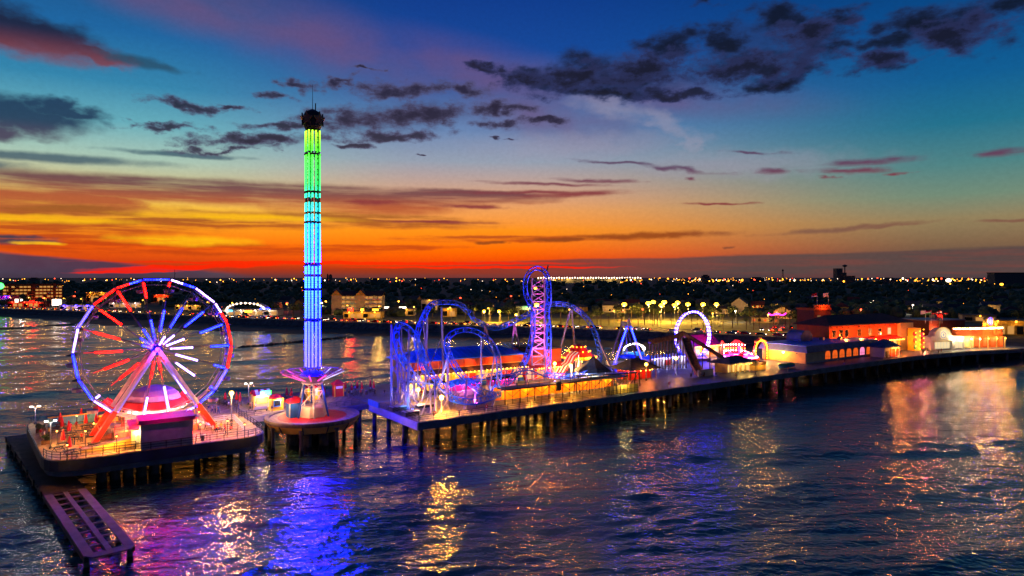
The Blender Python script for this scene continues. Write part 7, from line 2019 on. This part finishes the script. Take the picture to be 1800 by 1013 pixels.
# ---------------------------------------------------------------- umbrellas, tables, people
def umbrella_set(px, py, label, group):
    t = thing('closed_umbrella', label, 'umbrella', gnd(px, py), random.uniform(0, 3), group)
    MB().tube((0, 0, 0), (0, 0, 2.75), .045, n=5).build('pole', M['steel_white'], t)
    MB().lathe([(.12, .9), (.34, 1.0), (.3, 1.6), (.18, 2.3), (.06, 2.7), (0, 2.78)], 9).build('canopy', M['red_canvas'], t)
    MB().lathe([(.3, 0), (.3, .1), (.08, .14)], 8).build('base', M['steel_dark'], t)
    return t
def table(p, rz, label, group):
    t = thing('picnic_table', label, 'table', p, rz, group)
    MB().box((0, 0, .74), (1.7, .8, .06)).build('tabletop', M['steel_dark'], t)
    for s_ in (-1, 1):
        MB().box((0, s_ * .75, .45), (1.7, .3, .06)).build('seat', M['steel_dark'], t)
        b = MB(); b.bar((s_ * .6, -.75, 0), (s_ * .6, .25, .73), .08); b.build('leg', M['steel_dark'], t)
        b = MB(); b.bar((s_ * .6, .75, 0), (s_ * .6, -.25, .73), .08); b.build('leg', M['steel_dark'], t)
    return t
for i, (px, py) in enumerate([(106, 751), (109, 759), (121, 767), (111, 784), (122, 797), (143, 743), (151, 753), (169, 753)]):
    umbrella_set(px, py, 'closed red umbrella ' + ('by the mural wall' if py < 756 and px > 130 else 'at the outer side of the seating area' if px < 115 else 'in the near part of the seating area') + ' on the wheel platform', 'closed umbrellas on the wheel platform')
    table(gnd(px, py) + Vector((.5, -.75, 0)), PA + random.uniform(-.4, .4), 'dark picnic table under a closed red umbrella on the wheel platform', 'picnic tables on the wheel platform')
for px, py in ((131, 776), (140, 764), (103, 793), (160, 764), (127, 806), (95, 760)):
    table(gnd(px, py), PA + random.uniform(-.6, .6), 'dark picnic table without an umbrella on the wheel platform', 'picnic tables on the wheel platform')
for px, py in ((396, 711), (416, 711), (422, 712), (504, 702), (512, 703), (566, 697), (570, 699), (607, 690), (618, 693), (628, 690), (636, 691), (651, 687), (657, 689)):
    umbrella_set(px, py, 'closed red umbrella on the walkway ' + ('behind the amber globe lamp' if px < 450 else 'behind the blue booth' if px < 530 else 'right of the swing tower legs' if px < 590 else 'right of the dark red kiosk' if px < 640 else 'nearest the coaster columns'), 'closed umbrellas on the walkway')
for px, py in ((610, 691), (632, 692), (568, 700), (500, 704), (400, 713), (654, 690), (622, 696)):
    table(gnd(px, py), PA + random.uniform(-.6, .6), 'dark picnic table on the walkway between wheel and coaster', 'picnic tables on the walkway')
# floor lamps that wash the wheel platform in amber, as the photograph shows along the fence
def low_lamp(px, py, watt, col, label='low amber lamp on a short post on the wheel platform', h=2.6, m='bulb_warm'):
    t = thing('low_lamp', label, 'lamp', gnd(px, py), 0, 'low amber lamps on the wheel platform')
    MB().tube((0, 0, 0), (0, 0, h), .06, n=5).build('post', M['steel_dark'], t)
    MB().lathe([(.22, h), (.2, h + .16), (.04, h + .26)], 8).build('shade', M['steel_dark'], t)
    MB().ball((0, 0, h - .08), .12, 6, 5).build('bulb', M[m], t)
    lamp(t, (0, 0, h - .3), col, watt, .15)
AMB = (1, .36, .035)
for px, py, w in ((100, 785, 260), (135, 755, 300), (150, 785, 320), (165, 770, 300), (205, 795, 260), (352, 772, 420), (400, 765, 380), (430, 772, 260), (118, 812, 200), (350, 748, 300), (225, 770, 250)):
    low_lamp(px, py, w * 1.5, AMB)
# people
def person_mesh(pose):
    """skin-modifier figure, about 1.72 m; pose: stand, walk, sit"""
    J = {'pel': (0, 0, .95), 'wai': (0, .01, 1.1), 'che': (0, 0, 1.32), 'nec': (0, 0, 1.47), 'hed': (0, -.02, 1.58), 'top': (0, -.02, 1.70)}
    st = .0 if pose == 'stand' else .24
    for s_, n_ in ((-1, 'l'), (1, 'r')):
        f = st * s_
        J['hip' + n_] = (s_ * .1, 0, .9); J['kne' + n_] = (s_ * .11, -f * .6 - .02, .5); J['ank' + n_] = (s_ * .11, -f + (.06 if f < 0 else 0), .09); J['toe' + n_] = (s_ * .12, -f - .17, .04)
        J['sho' + n_] = (s_ * .19, 0, 1.41); J['elb' + n_] = (s_ * .25, f * .45 + .03, 1.13); J['wri' + n_] = (s_ * .25, f * .8 - .06, .9); J['han' + n_] = (s_ * .24, f * .85 - .09, .8)
    E_ = [('pel', 'wai'), ('wai', 'che'), ('che', 'nec'), ('nec', 'hed'), ('hed', 'top')]
    for n_ in 'lr': E_ += [('pel', 'hip' + n_), ('hip' + n_, 'kne' + n_), ('kne' + n_, 'ank' + n_), ('ank' + n_, 'toe' + n_), ('che', 'sho' + n_), ('sho' + n_, 'elb' + n_), ('elb' + n_, 'wri' + n_), ('wri' + n_, 'han' + n_)]
    rad = {'pel': .14, 'wai': .125, 'che': .15, 'nec': .06, 'hed': .1, 'top': .075, 'hip': .1, 'kne': .062, 'ank': .045, 'toe': .04, 'sho': .07, 'elb': .045, 'wri': .033, 'han': .035}
    ks = list(J); me = bpy.data.meshes.new('person')
    me.from_pydata([J[k] for k in ks], [(ks.index(a), ks.index(b)) for a, b in E_], [])
    o = bpy.data.objects.new('person_tmp', me); C.objects.link(o)
    md = o.modifiers.new('skin', 'SKIN')
    for i, k in enumerate(ks):
        r = rad[k[:3]]; me.skin_vertices[0].data[i].radius = (r, r * (.75 if k in ('che', 'wai', 'pel') else 1))
    me.skin_vertices[0].data[0].use_root = True
    sub = o.modifiers.new('sub', 'SUBSURF'); sub.levels = 1; sub.render_levels = 1
    dg = bpy.context.evaluated_depsgraph_get(); ev = o.evaluated_get(dg)
    res = bpy.data.meshes.new_from_object(ev)
    bpy.data.objects.remove(o)
    return res
PM = {p: person_mesh(p) for p in ('stand', 'walk')}
cloth = {n: mat(n + ' cloth', c, .85, 0, .15, 6) for n, c in (('white', (200, 200, 196)), ('red', (170, 30, 34)), ('navy', (28, 34, 60)), ('grey', (92, 94, 98)), ('yellow', (220, 180, 50)), ('black', (24, 24, 26)), ('teal', (30, 110, 110)), ('denim', (48, 66, 104)), ('khaki', (150, 130, 96)))}
hair_m = mat('dark hair', (38, 28, 22), .7, 0, .3, 8)
def person(px, py, pose, top, leg, rz, label, z=DECK):
    me = PM[pose].copy(); me.materials.clear()
    for m in (M['skin'], cloth[top], cloth[leg], M['black']): me.materials.append(m)
    for p in me.polygons:
        c = p.center
        arm = abs(c.x) > .2 and c.z > .7
        p.material_index = 3 if c.z < .1 else 2 if c.z < .98 and not arm else 1 if c.z < 1.46 and not (arm and c.z < 1.16) else 0
        p.use_smooth = True
    t = bpy.data.objects.new('person', me); C.objects.link(t)
    t.location = gnd(px, py, z); t.rotation_euler.z = rz
    tag(t, label, 'person', 'visitors on the pier')
    MB().ball((0, .015, 1.66), .105, 8, 6, (1, 1.05, .8)).build('hair', hair_m, t)
    return t
for a in [(366, 726, 'stand', 'navy', 'khaki', .4, 'person in navy top standing left in the small crowd behind the wheel'), (373, 727, 'walk', 'white', 'denim', 2., 'person in white top walking in the small crowd behind the wheel'), (379, 726, 'stand', 'grey', 'black', -1, 'person in grey top standing in the small crowd behind the wheel'), (384, 728, 'walk', 'teal', 'denim', 1.2, 'person in teal top walking at the right of the crowd behind the wheel'),
          (407, 757, 'stand', 'grey', 'black', .2, 'person in grey top standing under the bright amber globe'), (395, 762, 'walk', 'red', 'denim', 1.5, 'person in red top walking below the red wheel leg'), (449, 722, 'stand', 'white', 'khaki', 0, 'person in white top beside the striped kiosk'), (478, 727, 'walk', 'navy', 'khaki', 2.4, 'person in navy top walking between the two kiosks'),
          (613, 699, 'walk', 'black', 'denim', 1, 'person in black top walking by the dark red kiosk'), (634, 697, 'stand', 'red', 'black', 0, 'person in red top standing among the closed umbrellas'), (659, 696, 'walk', 'black', 'black', -1.3, 'person in black clothes walking towards the coaster corner'), (676, 697, 'stand', 'black', 'denim', .5, 'person in black top standing near the tall coaster columns'), (696, 694, 'walk', 'navy', 'denim', 2, 'person in navy top walking behind the coaster columns'), (708, 692, 'stand', 'white', 'navy', 0, 'person in white top standing behind the coaster columns'),
          (72, 770, 'stand', 'red', 'khaki', .8, 'person in red top at the outer corner of the wheel platform'), (78, 774, 'walk', 'white', 'denim', 1.6, 'person in white top at the outer edge of the wheel platform'), (86, 768, 'stand', 'yellow', 'black', -.6, 'person in yellow top by the slim lamp post on the platform'), (1232, 663, 'walk', 'white', 'denim', .6, 'person in white top walking by the barrier wall'), (1630, 620, 'walk', 'grey', 'black', .5, 'person in grey top walking before the white shop front')]:
    person(*a)
# orange glowing stand at the outer edge of the platform, benches and bins
for px, py, lb in ((72, 760, 'pale timber planter at the outer corner of the wheel platform'), (82, 781, 'tan timber planter along the outer edge of the wheel platform')):
    t = thing('planter', lb, 'planter', gnd(px, py), PA)
    MB().box((0, 0, 0), (1.5, .8, .7), bz=True).build('box', M['wood_rail'], t)
    crown_mesh(vr, .6, 90).build('plant', M['leaf'], t).location = (0, 0, 1.0)
for px, py, lb in ((644, 694, 'dark litter bin on the walkway near the pier corner'), (1215, 662, 'dark litter bin near the flume foot'), (356, 775, 'litter bin beside the white ramp of the platform')):
    t = thing('litter_bin', lb, 'bin', gnd(px, py), 0)
    MB().lathe([(.3, 0), (.34, .9), (.0, .9)], 10).build('body', M['steel_dark'], t); MB().lathe([(.36, .9), (.3, 1.1), (0, 1.2)], 10).build('lid', M['steel_grey'], t)
# low dark plinths and equipment on the coaster planks
for i, (px, py, w, h, lb) in enumerate(((700, 722, 3.2, .9, 'low dark plinth at the left coaster column'), (722, 731, 3., .9, 'low dark plinth at the second coaster column'), (748, 716, 4, .6, 'low dark plinth behind the coaster cross bracing'))):
    u_, v_ = at(px, py)
    t = onpier('plinth', lb, 'plinth', u_, v_)
    MB().box((0, 0, 0), (w, 1.6, h), bz=True).build('block', M['steel_dark'], t); MB().box((0, 0, h), (w + .2, 1.8, .08), bz=True).build('cap', M['steel_grey'], t)
# wooden mooring posts out in the water
for px, py in ((1722, 652), (1570, 650), (500, 604), (545, 600)):
    t = thing('mooring_post', 'single weathered post standing in the water ' + ('right of the pier' if px > 1000 else 'off the beach'), 'post', gnd(px, py, 0), 0, 'posts in the water')
    MB().tube((0, 0, -2), (0, 0, 2.2), .2, n=7).build('post', M['pile'], t); MB().box((0, 0, 2.2), (1.8, .3, .3)).build('cross_bar', M['wood_rail'], t)

# more visitors strolling on the decks
pr_ = random.Random(31)
tops = ['white', 'red', 'navy', 'grey', 'yellow', 'black', 'teal']; legs = ['denim', 'khaki', 'black', 'navy']
PLC = [((575, 640), (688, 699), 'on the walkway right of the swing tower'), ((395, 445), (712, 722), 'on the walkway left of the striped kiosk'), ((100, 165), (748, 790), 'among the tables of the wheel platform'), ((340, 400), (752, 770), 'right of the wheel on its platform'), ((700, 760), (690, 706), 'under the first coaster humps'), ((1010, 1085), (679, 684), 'near the hexagonal pavilion'), ((1200, 1330), (656, 664), 'on the deck before the porch pavilion'), ((1560, 1690), (620, 626), 'on the deck before the entrance halls')]
seen_ = set()
for i in range(44):
    xs, ys, where = PLC[i % len(PLC)]
    for _ in range(40):
        c = (pr_.choice(tops), pr_.choice(legs), where)
        if c not in seen_: break
    seen_.add(c); pose = pr_.choice(('stand', 'walk'))
    person(pr_.uniform(*xs), pr_.uniform(*ys), pose, c[0], c[1], pr_.uniform(0, 6.28), f'person in {c[0]} top and {c[1]} trousers {where}')
# flood of small things along the near edge: life buoy posts and cabinets
for k, u in enumerate((4, 16, 70, 96, 120, 150, 186)):
    t = onpier('lifebuoy_stand', 'lifebuoy stand at the near edge of the pier ' + ('by the blue banner corner', 'before the low curve of track', 'below the red hut', 'below the flume', 'below the porch pavilion', 'before the arched windows', 'before the small hut')[k], 'lifebuoy', u, .9, DECK, 0, 'lifebuoy stands along the pier edge')
    MB().tube((0, 0, 0), (0, 0, 1.5), .05, n=5).build('post', M['steel_white'], t)
    o = MB().lathe([(.24, -.05), (.36, 0), (.24, .05), (.2, 0), (.24, -.05)], 14).build('ring', M['red_canvas'], t); o.location = (0, -.1, 1.2); o.rotation_euler = (R(90), 0, 0)
